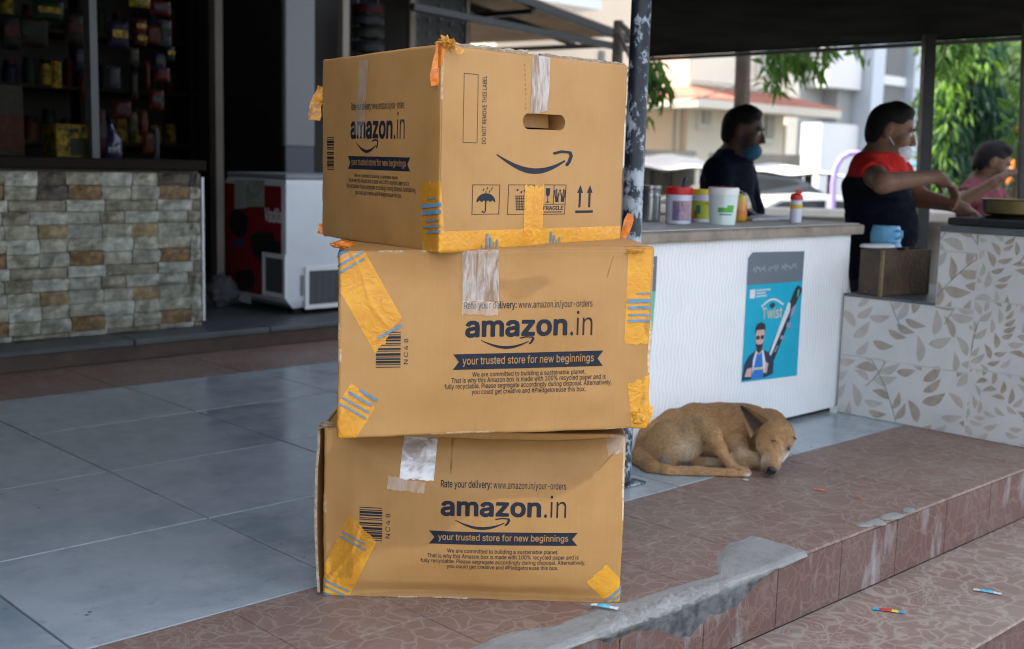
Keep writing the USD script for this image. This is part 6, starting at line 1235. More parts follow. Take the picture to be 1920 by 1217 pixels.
def ear(base_a, base_b, tip, cup, nm, lab=None):
    """cupped triangular ear: base edge a-b, tip, hollow towards the camera"""
    n = 15; P = np.zeros((n, n, 3)); t_ = np.zeros((n, n))
    for i, a in enumerate(np.linspace(0, 1, n)):
        for j, b in enumerate(np.linspace(0, 1, n)):
            l = base_a + (base_b - base_a) * b; w = (1 - a) ** 0.75; m_ = (base_a + base_b) / 2
            P[i, j] = (m_ + (l - m_) * w) + (tip - m_) * a + FW * (cup * math.sin(math.pi * b) * (1 - .6 * a)); t_[i, j] = min(b, 1 - b)
    Q = P + FW * .003; v, f = grid_mesh(P); v2, f2 = grid_mesh(Q)
    nrm = np.cross(v[f[0, 1]] - v[f[0, 0]], v[f[0, 2]] - v[f[0, 0]]); fl = nrm @ FW > 0
    tt = np.clip((t_.ravel() - .15) / .14, 0, 1)[:, None]; tin = np.array([.30, .17, .075]) * (1 - tt) + np.array([.06, .045, .035]) * tt
    obj(nm, cat_mesh([(v, f[:, ::-1] if fl else f), (v2, f2 if fl else f2[:, ::-1])]), M_earin, dog, tint=np.vstack([tin, np.tile([.30, .165, .07], (len(v2), 1))]), label=lab)
ear(J(1442, 788, 3.655), J(1408, 822, 3.66), J(1388, 760, 3.73), .034, 'ear', 'ear turned open, dark inside')
ear(J(1474, 806, 3.66), J(1480, 822, 3.66), J(1495, 824, 3.64), .006, 'ear')
def paw(c, d, s=1.0):
    d = d / np.linalg.norm(d); sd = np.cross(d, (0, 0, 1.0)); return [cone(c + sd * .007 * k, c + sd * .0075 * k + d * .014 * s, .0065 * s, .006 * s, .003) for k in (-1.1, -.35, .4, 1.15)]
obj('paw', sdf_mesh(paw(J(1400, 886, 3.65), HR * .9 - HF * .4), .0022, pad=.008), M_fur, dog, tint=None, smooth=True) if False else None

# ================================================================ PEOPLE
M_skin = tint_mat('skin', 0.55, 0.12, 160.0, 0.0, 0.002)
M_hair = mat('black_hair', (.008, .007, .0065), .6, .4, 120, .7, 220, dist=.004, spec=.15)
M_eyew = mat('eye_white', (.5, .48, .45), .2); M_iris = mat('eye_dark', (.02, .012, .01), .15)
def cloth(name, c, rough=.85): return mat(name, c, rough, .3, 12, .35, 28, dist=.015, spec=.1)
def head_prims(hc, B, s=1.0):
    P = lambda a, b, c: hc + s * (a * B[0] + b * B[1] + c * B[2]); E_ = lambda p, r, k=.018, op='+': ell(P(*p), np.array(r) * s, B, k * s, op)
    return P, [E_((0, -.006, .018), (.075, .096, .088)), E_((0, .045, -.042), (.057, .052, .075), .02), E_((0, .050, -.085), (.046, .045, .034)), E_((0, .082, -.100), (.022, .018, .018), .015), cone(P(0, .095, .002), P(0, .113, -.033), .008 * s, .012 * s, .010), E_((.012, .103, -.040), (.009, .012, .008), .006), E_((-.012, .103, -.040), (.009, .012, .008), .006),
               cone(P(-.036, .082, .020), P(.036, .082, .020), .011 * s, .011 * s, .012), cone(P(-.019, .093, -.062), P(.019, .093, -.062), .007 * s, .007 * s, .006), cone(P(-.017, .092, -.074), P(.017, .092, -.074), .008 * s, .008 * s, .006), E_((.043, .062, -.032), (.024, .024, .026), .02), E_((-.043, .062, -.032), (.024, .024, .026), .02),
               E_((.076, -.010, -.012), (.009, .020, .032), .008), E_((-.076, -.010, -.012), (.009, .020, .032), .008), E_((.032, .100, .000), (.014, .012, .009), .008, '-'), E_((-.032, .100, .000), (.014, .012, .009), .008, '-')]
def hand_prims(w, d, n, curl, s=1.0, spread=.16, thumb=1):
    """w wrist, d hand direction, n back-of-hand normal; fingers curl away from n"""
    d = d / np.linalg.norm(d); n = n - d * (n @ d); n /= np.linalg.norm(n); sd = np.cross(d, n); o = []
    o += [cone(w, w + d * .035 * s, .026 * s, .028 * s, .015), ell(w + d * .052 * s, (.040 * s, .046 * s, .015 * s), np.stack([sd, d, n]), .012)]
    for k, (off, L) in enumerate(((-.030, .066), (-.010, .078), (.011, .074), (.030, .058))):
        p = w + d * .088 * s + sd * off * s; a = 0.15; dd = d + sd * off * spread * 12
        for q, (fr_, r0, r1) in enumerate(((.45, .0092, .0088), (.32, .0088, .0082), (.25, .0082, .0068))):
            a += curl * (0.7, 1.0, .7)[q] * (1 + .08 * k); v = dd * math.cos(a) - n * math.sin(a); v /= np.linalg.norm(v); e = p + v * L * fr_ * 1.35 * s; o.append(cone(p, e, r0 * s, r1 * s, .004)); p = e
    b = w + d * .025 * s - sd * thumb * .026 * s; m_ = b - sd * thumb * .030 * s + d * .032 * s - n * .012 * s; e = m_ - sd * thumb * .006 * s + d * .032 * s - n * .014 * s
    return o + [cone(b, m_, .013 * s, .0105 * s, .008), cone(m_, e, .0105 * s, .0082 * s, .004)]
def build_person(label, hc, face, jt, cols, group=None, hs=1.0):
    """jt: joints in world space; cols: dict of colours"""
    foot = np.array([jt['pelvis'][0], jt['pelvis'][1], -0.51]); g = thing('person', label, 'person', foot)
    B = basis(face); P, hp = head_prims(hc, B, hs); bp = list(hp)
    bp += [cone(P(0, -.018, -.055), jt['neck'], .056 * hs, .060, .025)]
    bp += [cone(jt['neck'], jt['chest'], .07, .11, .05), ell(jt['chest'], jt['chest_r'], jt['BT'], .06), ell(jt['belly'], jt['belly_r'], jt['BT'], .07), ell(jt['pelvis'], (.165, .125, .12), jt['BT'], .06)]
    for a in 'nf': bp += [cone(jt['neck'], jt['sh' + a], .055, .056, .04), cone(jt['sh' + a], jt['el' + a], .054, .042, .02), cone(jt['el' + a], jt['wr' + a], .042, .027, .012)]
    if 'handn' in jt: bp += hand_prims(jt['wrn'], *jt['handn'])
    if 'handf' in jt: bp += hand_prims(jt['wrf'], *jt['handf'])
    legs = []
    for s in (-1, 1):
        hip = jt['pelvis'] + jt['BT'][0] * .085 * s - (0, 0, .05); kn = hip + jt['BT'][1] * .03; kn = np.array([kn[0], kn[1], -.51 + .48]); an = np.array([kn[0], kn[1], -.51 + .085]); legs.append((hip, kn, an)); bp += [cone(hip, kn, .082, .056, .04), cone(kn, an, .054, .036, .02), cone(an - (0, 0, .04), an + jt['BT'][1] * .15 - (0, 0, .05), .036, .03, .02)]
    bm = sdf_mesh(bp, .0062, smooth_iter=3); v = np.asarray(bm.vertices)
    tin = np.tile(np.array(cols['skin']), (len(v), 1)) * (0.9 + .2 * fbm(v * 25, 2, 3)[:, None]); q = (v - hc) @ B.T / hs
    lip = np.exp(-((q[:, 0] / .022) ** 2 + ((q[:, 1] - .098) / .02) ** 2 + ((q[:, 2] + .068) / .010) ** 2))[:, None]; tin = tin * (1 - lip * .6) + np.array([.16, .06, .05]) * lip * .6
    st = cols.get('stubble', .0) * (np.clip((-q[:, 2] - .045) / .03, 0, 1) * np.clip((q[:, 1] - .0) / .03, 0, 1) * (q[:, 2] > -.15))[:, None]; tin = tin * (1 - st * .5)
    body = obj('body', (v, np.asarray(bm.faces)), M_skin, g, tint=tin)
    # hair
    hr = [ell(P(0, -.014, .026), np.array((.080, .099, .090)) * hs, B, .01), ell(P(0, -.04, -.03), np.array((.072, .066, .075)) * hs, B, .03)] + [ell(P(a, b, c), np.array((.03, .035, .022)) * hs, B, .02) for a, b, c in ((-.03, .032, .092), (.01, .040, .094), (.035, .030, .09), (0, 0, .105))]
    def hclip(X):
        q = (X - hc) @ B.T / hs; face_ = np.minimum(np.minimum(q[:, 1] * .95 - .018 - .55 * np.maximum(q[:, 2], -.03) + .006 * np.sin(q[:, 0] * 90), .047 - q[:, 2] + .25 * (q[:, 1] - .06) + .01), 1)
        side = np.minimum(q[:, 1] + .022 - .25 * q[:, 2], .030 - q[:, 2]); nape = -.085 - q[:, 2] + .02 * np.sin(q[:, 0] * 60)
        return np.maximum(np.maximum(face_, side), nape)
    hm = sdf_mesh(hr, .005, clip=hclip, noise=lambda X: (fbm(X * np.array([60, 60, 40]), 2, 5) - .5) * .004, smooth_iter=1); obj('hair', hm, M_hair, g, smooth=60)
    for s in (-1, 1):
        e = trimesh.creation.icosphere(2, .0115 * hs); e.apply_translation(P(.031 * s, .083, .001)); eo = obj('eye', e, M_eyew, g, smooth=True); ii = trimesh.creation.icosphere(2, .0058 * hs); ii.apply_translation(P(.031 * s + .001 * s, .0905, .001)); obj('iris', ii, M_iris, eo, smooth=True)
        obj('eyebrow', tube([P(.012 * s, .094, .019), P(.03 * s, .094, .026), P(.05 * s, .080, .020)], [.003, .0042, .002], 8), M_hair, g, smooth=True)
    # shirt
    o_ = .012; sp_ = [cone(jt['neck'] - (0, 0, .02), jt['chest'], .074 + o_, .11 + o_, .05), ell(jt['chest'], np.array(jt['chest_r']) + o_, jt['BT'], .06), ell(jt['belly'], np.array(jt['belly_r']) + o_ + .006, jt['BT'], .07), ell(jt['pelvis'] + (0, 0, .02), (.178, .138, .12), jt['BT'], .06)]
    for a in 'nf':
        e = jt['sh' + a] + (jt['el' + a] - jt['sh' + a]) * cols['sleeve' + a]; sp_ += [cone(jt['neck'] - (0, 0, .015), jt['sh' + a], .055 + o_, .057 + o_, .04), cone(jt['sh' + a], e, .058 + o_, .050 + o_, .02)]
        if cols['sleeve' + a] >= .99: sp_ += [cone(jt['el' + a], jt['wr' + a] + (jt['el' + a] - jt['wr' + a]) * .12, .049, .04, .015)]
    nk = jt['neck'] + (0, 0, .035); ax_ = jt['BT']
    def sclip(X):
        q = X - nk; hole = .058 - np.linalg.norm(q - (q @ np.array([0, 0, 1.0]))[:, None] * np.array([0, 0, 1.0]), axis=1); top = np.minimum(hole, q[:, 2] + .03); r = np.maximum(top, q[:, 2] - .012); r = np.maximum(r, (jt['pelvis'][2] - .02) - X[:, 2])
        for a in 'nf':
            if cols['sleeve' + a] < .99:
                d = jt['el' + a] - jt['sh' + a]; L = np.linalg.norm(d); d = d / L; t = (X - jt['sh' + a]) @ d; rad = np.linalg.norm(X - jt['sh' + a] - t[:, None] * d, axis=1); r = np.maximum(r, np.where(rad < .10, t - L * cols['sleeve' + a], -1))
        return r
    sm = sdf_mesh(sp_, .0075, clip=sclip, noise=lambda X: (fbm(X * np.array([9, 9, 16]), 3, 8) - .5) * .022 + (fbm(X * np.array([22, 22, 34]), 2, 2) - .5) * .006, smooth_iter=2)
    v = np.asarray(sm.vertices); tin = cols['shirt'](v) ; obj('shirt', (v, np.asarray(sm.faces)), M_clothtint, g, tint=tin)
    tr = [ell(jt['pelvis'] - (0, 0, .02), (.172, .132, .12), jt['BT'], .05)]
    for hip, kn, an in legs: tr += [cone(hip, kn, .092, .072, .04), cone(kn, an, .070, .058, .03)]
    tm = sdf_mesh(tr, .011, clip=lambda X: np.maximum(X[:, 2] - jt['pelvis'][2] - .05, -.455 - X[:, 2]), noise=lambda X: (fbm(X * np.array([10, 10, 14]), 2, 3) - .5) * .02); obj('trousers', tm, cols['trousers'], g, smooth=50)
    for hip, kn, an in legs: obj('shoe', sdf_mesh([cone(an - (0, 0, .048), an + jt['BT'][1] * .16 - (0, 0, .052), .045, .036, .02)], .006, clip=lambda X: -.508 - X[:, 2]), M_blackmat, g, smooth=50)
    return g, P, B
M_clothtint = tint_mat('shirt_cloth', .9, .4, 45.0, .0, .006, spec=.05)
M_jeans = cloth('dark_trousers', (.02, .022, .03))
# man in red and navy at the pan
fdir = HR * .93 - HF * .30 + np.array([0, 0, -.27]); D2 = 5.02
hc = J(1671, 243, D2); tor = HR * .96 - HF * .28; BT = basis(tor)
jt = dict(neck=J(1652, 306, 5.05), chest=J(1643, 352, 5.06), chest_r=(.175, .122, .17), belly=J(1655, 432, 5.08), belly_r=(.165, .135, .16), pelvis=J(1652, 520, 5.08), BT=BT,
          shn=J(1632, 322, 4.90), eln=J(1655, 343, 4.64), wrn=J(1756, 331, 4.72), shf=J(1682, 328, 5.20), elf=J(1728, 372, 5.10), wrf=J(1793, 386, 4.92),
          handn=(HR * .80 + np.array([0, 0, -.50]) + HF * .12, np.array([0, 0, 1.0]) + HR * .5, .50, .95), handf=(HR * .8 - HF * .3 + np.array([0, 0, -.3]), np.array([0, 0, 1.0]), .4, .95))
def shirt2(v):
    seam = J(1650, 332, 5.0)[2]
    t = np.clip((v[:, 2] - seam) / .006 + .5, 0, 1)[:, None]; d = jt['elf'] - jt['shf']; d = d / np.linalg.norm(d); q = (v - jt['shf']) @ d; rad = np.linalg.norm(v - jt['shf'] - q[:, None] * d, axis=1)
    cuff = np.clip((q - .06) / .01, 0, 1) * (rad < .10); t = np.maximum(t, cuff[:, None]); return np.array([.007, .0075, .014]) * (1 - t) + np.array([.46, .022, .018]) * t
man, P, B = build_person('man in a red and navy T-shirt, white mask on his chin, reaching over the pan', hc, fdir, jt, dict(skin=(.17, .092, .058), sleeven=.42, sleevef=.62, shirt=shirt2, trousers=M_jeans, stubble=.5), hs=.96)  # skin tint lowered a little to imitate shade under the tarpaulin
def mask(g, P, B, col, low_, nm='face_mask'):
    ms = sdf_mesh([ell(P(0, .070, -.082 + low_), (.060, .052, .040), B, .02), ell(P(0, .052, -.105 + low_), (.055, .055, .030), B, .02)], .005, clip=lambda X: np.maximum(((X - P(0, 0, 0)) @ B[2]) * 1.0 + .052 - low_ - .25 * ((X - P(0, 0, 0)) @ B[1] - .06), .022 - (X - P(0, 0, 0)) @ B[1]), noise=lambda X: .002 * np.sin(((X - P(0, 0, 0)) @ B[2]) * 420))
    k = obj(nm, ms, col, g, smooth=50)
    for s in (-1, 1): obj('ear_loop', tube([P(.077 * s, -.022, .005), P(.078 * s, .0, -.03), P(.066 * s, .035, -.062 + low_)], .0018, 6), col, k, smooth=True)
mask(man, P, B, mat('white_mask_cloth', (.52, .52, .56), .9, .1, 30), 0.0)
# man in navy behind the counter
fdir = HR * .90 - HF * .35 + np.array([0, 0, -.22]); D1 = 6.0
hc = J(1394, 243, D1); BT = basis(HR * .9 - HF * .4)
jt = dict(neck=J(1376, 296, 6.05), chest=J(1364, 345, 6.08), chest_r=(.185, .118, .17), belly=J(1368, 425, 6.10), belly_r=(.165, .122, .16), pelvis=J(1368, 490, 6.1), BT=BT,
          shn=J(1346, 318, 5.92), eln=J(1352, 418, 5.86), wrn=J(1392, 470, 5.78), shf=J(1392, 325, 6.25), elf=J(1415, 415, 6.2), wrf=J(1425, 470, 6.1),
          handn=(HR * .5 + np.array([0, 0, -.8]), HR * .3 - HF, .3), handf=(np.array([0, 0, -1.0]), HR, .3))
man1, P, B = build_person('man in a dark navy shirt standing behind the tubs, blue mask under his chin', hc, fdir, jt, dict(skin=(.075, .042, .029), sleeven=1.0, sleevef=1.0, shirt=lambda v: np.tile([.005, .007, .016], (len(v), 1)), trousers=M_jeans, stubble=.8), hs=1.02)  # skin darkened strongly, the tarpaulin shade put into its tint
mask(man1, P, B, mat('blue_mask_cloth', (.015, .095, .17), .9, .2, 30), -0.008)
col = sdf_mesh([cone(jt['neck'] + (0, 0, .0), jt['neck'] + (0, 0, .035), .075, .068, .01)], .005, clip=lambda X: np.maximum(.058 - np.linalg.norm((X - jt['neck'])[:, :2], axis=1), X[:, 2] - jt['neck'][2] - .045)); obj('collar', col, cloth('navy_collar', (.010, .014, .030)), man1, smooth=50)
# third man behind the pan, arm raised
D3 = 6.7; fdir = HR * .92 - HF * .2 + np.array([0, 0, -.42]); hc = J(1862, 303, D3); BT = basis(HR * .9 - HF * .3)
jt = dict(neck=J(1838, 348, 6.78), chest=J(1838, 395, 6.8), chest_r=(.165, .11, .16), belly=J(1838, 455, 6.82), belly_r=(.15, .12, .15), pelvis=J(1838, 530, 6.82), BT=BT,
          shn=J(1822, 362, 6.64), eln=J(1800, 405, 6.40), wrn=J(1856, 352, 6.30), shf=J(1862, 368, 6.95), elf=J(1890, 420, 6.85), wrf=J(1915, 400, 6.7),
          handn=(HR * .8 + np.array([0, 0, .55]), np.array([0, 0, 1.0]) - HR * .5 - HF * .3, .22), handf=(HR, np.array([0, 0, 1.0]), .3))
jt['eln'] = J(1796, 382, 6.42); jt['wrn'] = J(1862, 343, 6.36)
man3, P, B = build_person('dark haired man in a pink shirt behind the pan, one hand raised to his face', hc, fdir, jt, dict(skin=(.12, .066, .044), sleeven=.5, sleevef=1.0, shirt=lambda v: np.tile([.15, .045, .06], (len(v), 1)) * (.7 + .6 * fbm(v * np.array([60, 60, 8]), 2, 3)[:, None]), trousers=M_jeans), hs=.98)  # shade under the roof is worked into the darker skin tint
# ================================================================ BACKGROUND: parapet, car, carports, buildings, trees, playground, litter
M_capc = mat('pale_concrete_cap', (.50, .47, .41), .85, .2, 5)
M_wallc = mat('grey_parapet_render', (.30, .28, .24), .9, .3, 3)
# low parapet behind the stall with a bulging pedestal
DPp = 8.6
pa, pb2 = at(1180, 387, DPp), at(1700, 391, DPp); zc = (pa[2] + pb2[2]) / 2
par = thing('parapet_wall', 'low rendered parapet with a pale concrete cap behind the food stall', 'wall', (pa + pb2) / 2 * (1, 1, 0) + np.array([0, 0, -.51]))
def along(a, b, z0, z1, th, name, m_, parent, r=.004):
    a = np.array([a[0], a[1], 0.]); b = np.array([b[0], b[1], 0.]); e = (b - a); L = np.linalg.norm(e); e /= L; n = np.array([-e[1], e[0], 0]); return obj(name, frame_box((a + b) / 2 + np.array([0, 0, (z0 + z1) / 2]), e, n, np.array([0, 0, 1.0]), L / 2, th / 2, (z1 - z0) / 2, r), m_, parent)
along(pa, pb2, -.51, zc - .06, .16, 'wall_panel', M_wallc, par); along(pa, pb2, zc - .0595, zc, .26, 'cap', M_capc, par, .01)
pc = at(1762, 397, 7.4); ped = thing('stone_pedestal', 'cream concrete pedestal with a flared top beside the black post', 'pedestal', (pc[0], pc[1], -.51))
s7 = 7.4 / FPX; obj('shaft', lathe([(.20, 0.001), (.20, .06), (.13, .10), (24 * s7, .45), (26 * s7, pc[2] + .51 - 40 * s7), (36 * s7, pc[2] + .51 - 22 * s7), (40 * s7, pc[2] + .51 - 20 * s7)], (pc[0], pc[1], -.51), 24), M_capc, ped, smooth=35); obj('slab', frame_box(np.array([pc[0], pc[1], pc[2] - 9 * s7]), HR, HF, np.array([0, 0, 1.0]), 62 * s7, .2, 10 * s7, .01), M_capc, ped)
# ------------------------------------------------ houses
def wmat(n, c, v=.08): return mat(n, c, .85, v, .5, .1, 3)
M_tanl = wmat('peach_plaster', (.66, .54, .42)); M_tanr = wmat('olive_cream_lightened', (.72, .66, .54)); M_trim = wmat('pale_trim', (.62, .57, .48)); M_roofr = mat('red_roof_tiles', (.42, .15, .10), .8, .25, 4, .4, 8)  # sunlit and shaded house sides toned in colour, olive lightened for missing sun
M_winf = wmat('window_frame_white', (.65, .63, .58)); M_grillg = mat('window_grille_grey', (.17, .17, .155), .6, .3, 14)
M_whiteb = wmat('white_block_paint', (.70, .71, .72)); M_greyb = wmat('grey_block_panel', (.30, .31, .31)); M_blueg = wmat('blue_grey_column', (.50, .55, .62)); M_shut = mat('slatted_grey_panel', (.24, .255, .245), .7, .25, 6)
def house(name, label, corner_px, depth, right_px, left_px, ztop, roofs, wins_r, wins_l=(), pipes=(), mr=M_tanr, ml=M_tanl):
    c = at(*corner_px, depth); x0, y0 = c[0], c[1]; xe = ony(right_px, corner_px[1], y0)[0]; ye = onx(left_px, corner_px[1], x0)[1]
    g = thing(name, label, 'house', (x0, y0, -.51))
    ye = min(ye, y0 + 16)
    obj('wall', bx(x0, y0, -.51, xe, y0 + .25, ztop), mr, g, label='side wall facing right, olive cream'); obj('wall', bx(x0 - .03, y0 + .02, -.51, x0 + .22, ye, ztop - .03), ml, g, label='side wall facing left, peach'); obj('back_wall', bx(x0 + .25, ye - .25, -.51, xe, ye, ztop - .01), mr, g); obj('end_wall', bx(xe - .25, y0 + .25, -.51, xe - .003, ye - .25, ztop - .01), ml, g); obj('flat_roof', bx(x0 - .3, y0 - .3, ztop, xe + .3, ye, ztop + .2), M_trim, g)
    for (pyt, pyb, out) in roofs:   # skirt roofs: heights of ridge and eave read at the corner
        zt, ze = at(corner_px[0], pyt, depth)[2], at(corner_px[0], pyb, depth)[2]; A = np.array
        v = [A([x0 - .01, y0 - .01, zt]), A([xe, y0 - .01, zt]), A([xe + out, y0 - out, ze]), A([x0 - out, y0 - out, ze]), A([x0 - out, ye, ze]), A([x0 - .01, ye, zt])]
        vv = np.array(v + [p - A([0, 0, .10]) for p in v]); f = [(0, 3, 2), (0, 2, 1), (0, 5, 4), (0, 4, 3), (6, 8, 9), (6, 7, 8), (6, 10, 11), (6, 9, 10), (2, 3, 9), (2, 9, 8), (3, 4, 10), (3, 10, 9)]
        sk = obj('skirt_roof', (vv, np.array(f)), M_roofr, g); obj('eave', [bx(x0 - out - .02, y0 - out - .03, ze - .26, xe + out, y0 - out + .06, ze - .05), bx(x0 - out - .03, y0 - out + .0605, ze - .26, x0 - out + .06, ye, ze - .05)], M_trim, sk)
        obj('soffit', [bx(x0 - out + .061, y0 - out + .061, ze - .24, xe + out, y0 - .03, ze - .16), bx(x0 - out + .061, y0 - .001, ze - .24, x0 - .06, ye, ze - .16)], M_trim, sk)
    for i, (a, b, c_, d) in enumerate(wins_r):
        p, q = ony(a, d, y0), ony(c_, b, y0); w = obj('window', bx(p[0] - .14, y0 - .09, p[2] - .16, q[0] + .14, y0 + .05, q[2] + .12), M_winf, g); obj('grille', bx(p[0], y0 - .12, p[2], q[0], y0 - .05, q[2]), M_grillg, w); n_ = 5
        obj('grille_bars', [bx(p[0] + (q[0] - p[0]) * (k + .4) / n_, y0 - .16, p[2] + .01, p[0] + (q[0] - p[0]) * (k + .4) / n_ + .03, y0 - .10, q[2] - .01) for k in range(n_)], M_winf, w); obj('hood', bx(p[0] - .2, y0 - .4, q[2] + .13, q[0] + .2, y0 - .002, q[2] + .2), M_trim, w)
    for (px, side) in pipes:
        if side == 'r': xx = ony(px, 200, y0)[0]; obj('drain_pipe', tube([(xx, y0 - .12, -.5), (xx, y0 - .12, 2.8)], .05, 8), M_trim, g)
        else: yy = onx(px, 200, x0)[1]; obj('drain_pipe', tube([(x0 - .12, yy, -.5), (x0 - .12, yy, 2.9)], .05, 8), M_trim, g); obj('drain_pipe', tube([(x0 - .12, yy, 4.2), (x0 - .12, yy, ztop)], .05, 8), M_trim, g)
    return g, x0, y0, xe, ye
DH = 30.0
g, hx, hy, hxe, hye = house('tan_house', 'tan house with a red tiled skirt roof and two windows, behind the man in navy', (1287, 300), DH, 1466, 1120, 10.5, [(162, 187, 1.1)], [(1311, 201, 1327, 231), (1428, 213, 1446, 258), (1421, 95, 1436, 132)], pipes=[(1268, 'l'), (1279, 'l')])
obj('string_course', bx(hx - .06, hy - .06, at(1287, 158, DH)[2], hxe, hy - .001, at(1287, 150, DH)[2]), M_trim, g)
g2h, *_ = house('peach_house', 'peach house with a red skirt roof, right of the tan house', (1462, 300), 40.0, 1580, 1430, 12.5, [(198, 222, 1.0)], [], pipes=[(1490, 'r')], mr=M_tanl, ml=M_tanr)
# house seen over the awning
g3h = thing('cream_house', 'cream house with a white balcony seen over the top box', 'house', (*at(1050, 60, 26)[:2], -.51))
ca = at(1085, 40, 26.0); yb0 = ca[1]
xx0, xx1 = ony(930, 60, yb0)[0], ony(1205, 60, yb0)[0]
obj('wall', bx(xx0, yb0, -.51, xx1, yb0 + .3, 9.0), M_tanl, g3h); obj('side_wall', bx(xx0, yb0 + .301, -.51, xx0 + .3, yb0 + 9, 9.0), M_tanr, g3h)
z_a, z_b = ony(1150, 22, yb0 - 1.0)[2], ony(1150, 2, yb0 - 1.0)[2]; bal = obj('balcony', bx(xx0, yb0 - 1.0, z_a, ony(1128, 20, yb0 - 1.)[0], yb0 - .002, z_b + .25), M_whiteb, g3h); obj('ledge', bx(xx0, yb0 - 1.1, z_b + .251, ony(1130, 20, yb0 - 1.)[0], yb0 - .003, z_b + .4), M_whiteb, bal)
za, zb_ = ony(1130, 134, yb0)[2], ony(1130, 96, yb0)[2]; obj('window', bx(ony(1121, 120, yb0)[0], yb0 - .05, za, ony(1131, 120, yb0)[0], yb0 - .001, zb_), M_grillg, g3h)
# white apartment block with grey panels
DW = 36.0; cw = at(1552, 200, DW); yw = cw[1]; bw = thing('white_apartment_block', 'white apartment block with grey slatted bays, behind the man in red', 'building', (*at(1680, 200, DW)[:2], -.51))
def wb_box(x0, y0, x1, y1, m_, nm, d0=0.0, d1=.4, parent=bw, ztop=None):
    a, b = ony(x0, y1, yw), ony(x1, y0, yw); ym = (y0 + max(y1, 0)) / 2; xa_, xb_ = ony(x0, 200, yw)[0], ony(x1, 200, yw)[0]; return obj(nm, bx(xa_, yw + d0, max(a[2], -.51), xb_, yw + d1, b[2] if ztop is None else ztop), m_, parent)
wb_box(1540, -60, 1800, 425, M_greyb, 'main_wall', .8, 1.2)
wb_box(1551, -60, 1612, 162, M_whiteb, 'balcony_panel', 0, .79); wb_box(1700, -60, 1772, 158, M_whiteb, 'balcony_panel', 0, .79); wb_box(1543, 235, 1613, 392, M_whiteb, 'white_wall', 0, .79); wb_box(1700, 232, 1765, 392, M_whiteb, 'white_wall', 0, .79)
for a, b in ((1614, 1636), (1692, 1709)): wb_box(a, -60, b, 425, M_blueg, 'column', -.35, .60)
for a, b in ((-60, 145), (157, 425)):
    s_ = wb_box(1637, a, 1691, b, M_shut, 'bay_panel', .05, .5)
    for k in range(12):
        x = 1638.5 + k * 4.4; wb_box(x, a + 1, x + 1.6, b - 1, M_greyb, 'slat', -.04, .10, s_)
wb_box(1637, 146, 1691, 156, M_whiteb, 'floor_band', -.1, .5); wb_box(1585, 165, 1613, 234, M_greyb, 'shutter', .3, .79); wb_box(1709, 160, 1765, 231, wmat('slate_recess', (.22, .25, .29)), 'recess_wall', .4, .79)
# carports: white sheet roofs on posts with dark bays behind
M_csheet = mat('white_roof_sheet', (.68, .68, .67), .6, .1, 2)
def carport(x0, x1, ytop, ybot, yfloor, depth, nm, lab, posts, tilt=0.0):
    a, b = at(x0, ybot, depth), at(x1, ybot + tilt, depth); e = (b - a) * (1, 1, 0); L = np.linalg.norm(e); e /= L; n = np.array([-e[1], e[0], 0]); n = n if n @ HF > 0 else -n; zt = at(x0, ytop, depth)[2]; dep = 4.5
    g = thing(nm, lab, 'carport', ((a + b) / 2) * (1, 1, 0) + np.array([0, 0, -.51])); k = 60; tt = np.linspace(0, L, k); P = np.zeros((k, 2, 3))
    for i, t in enumerate(tt):
        w = .05 * math.sin(t * 5.2) * .6; P[i, 0] = a + e * t + np.array([0, 0, w + (b[2] - a[2]) * t / L]); P[i, 1] = P[i, 0] + n * dep + np.array([0, 0, at(x0, ytop, depth + dep)[2] - a[2]])
    v, f = grid_mesh(P); obj('roof_sheet', cat_mesh([(v, f), (v - (0, 0, .04), f[:, ::-1])]), M_csheet, g, smooth=True)
    for p in posts:
        t = (at(p, ybot, depth) - a) @ e; q = a + e * t + n * .6; obj('post', bx(q[0] - .06, q[1] - .06, -.51, q[0] + .06, q[1] + .06, a[2]), M_black, g)
    obj('back_wall', frame_box((a + b) / 2 * (1, 1, 0) + n * (dep - .2) + np.array([0, 0, (a[2] - .51) / 2 + .2]), e, n, np.array([0, 0, 1.0]), L / 2, .08, (a[2] + .51) / 2 + .2), mat('carport_back_' + nm, (.20, .185, .155), .9, .3, 1), g)
    return g, a, e, n
carport(1165, 1362, 288, 312, 400, 24.0, 'carport', 'white corrugated carport roof left of the man in navy', [1225, 1262, 1330], 6)
carport(1395, 1596, 305, 322, 400, 23.0, 'carport_shed', 'white sheet shed roof right of the man in navy', [1460, 1512, 1530, 1575], 7)
# parked white car, roof and windows above the parapet
dc = 15.0; ce = at(1525, 388, dc); car = thing('parked_car', 'white parked car seen over the parapet', 'car', (ce[0], ce[1], -.51)); cx, cyv = HR, HF
sc_ = dc / FPX; roofz = at(1525, 364, dc)[2] + .51
def carpt(u, z, w): return np.array([ce[0], ce[1], -.51]) + cx * u + np.array([0, 0, z]) + cyv * w
hh_ = roofz / 1.45
prf = [(-2.0, .35), (-2.05, .7), (-1.95, .88), (-1.15, 1.0), (-.55, 1.40), (.1, 1.45), (.75, 1.40), (1.35, 1.02), (1.95, .92), (2.05, .6), (2.0, .35)]
def car_half(w, inset): return np.array([carpt(u * (1 - .02 * inset), z * hh_, w - np.sign(w) * (.14 if z > 1.05 else 0)) for u, z in prf])
La_, Lb_ = car_half(-.82, 0), car_half(.82, 0); n_ = len(prf); fs = []
for i in range(n_): j = (i + 1) % n_; fs += [(i, j, n_ + j), (i, n_ + j, n_ + i)]
fan = [(0, i, i + 1) for i in range(1, n_ - 1)]; fs += [tuple(x[::-1]) for x in fan] + [(n_, n_ + a, n_ + b) for _, a, b in fan]
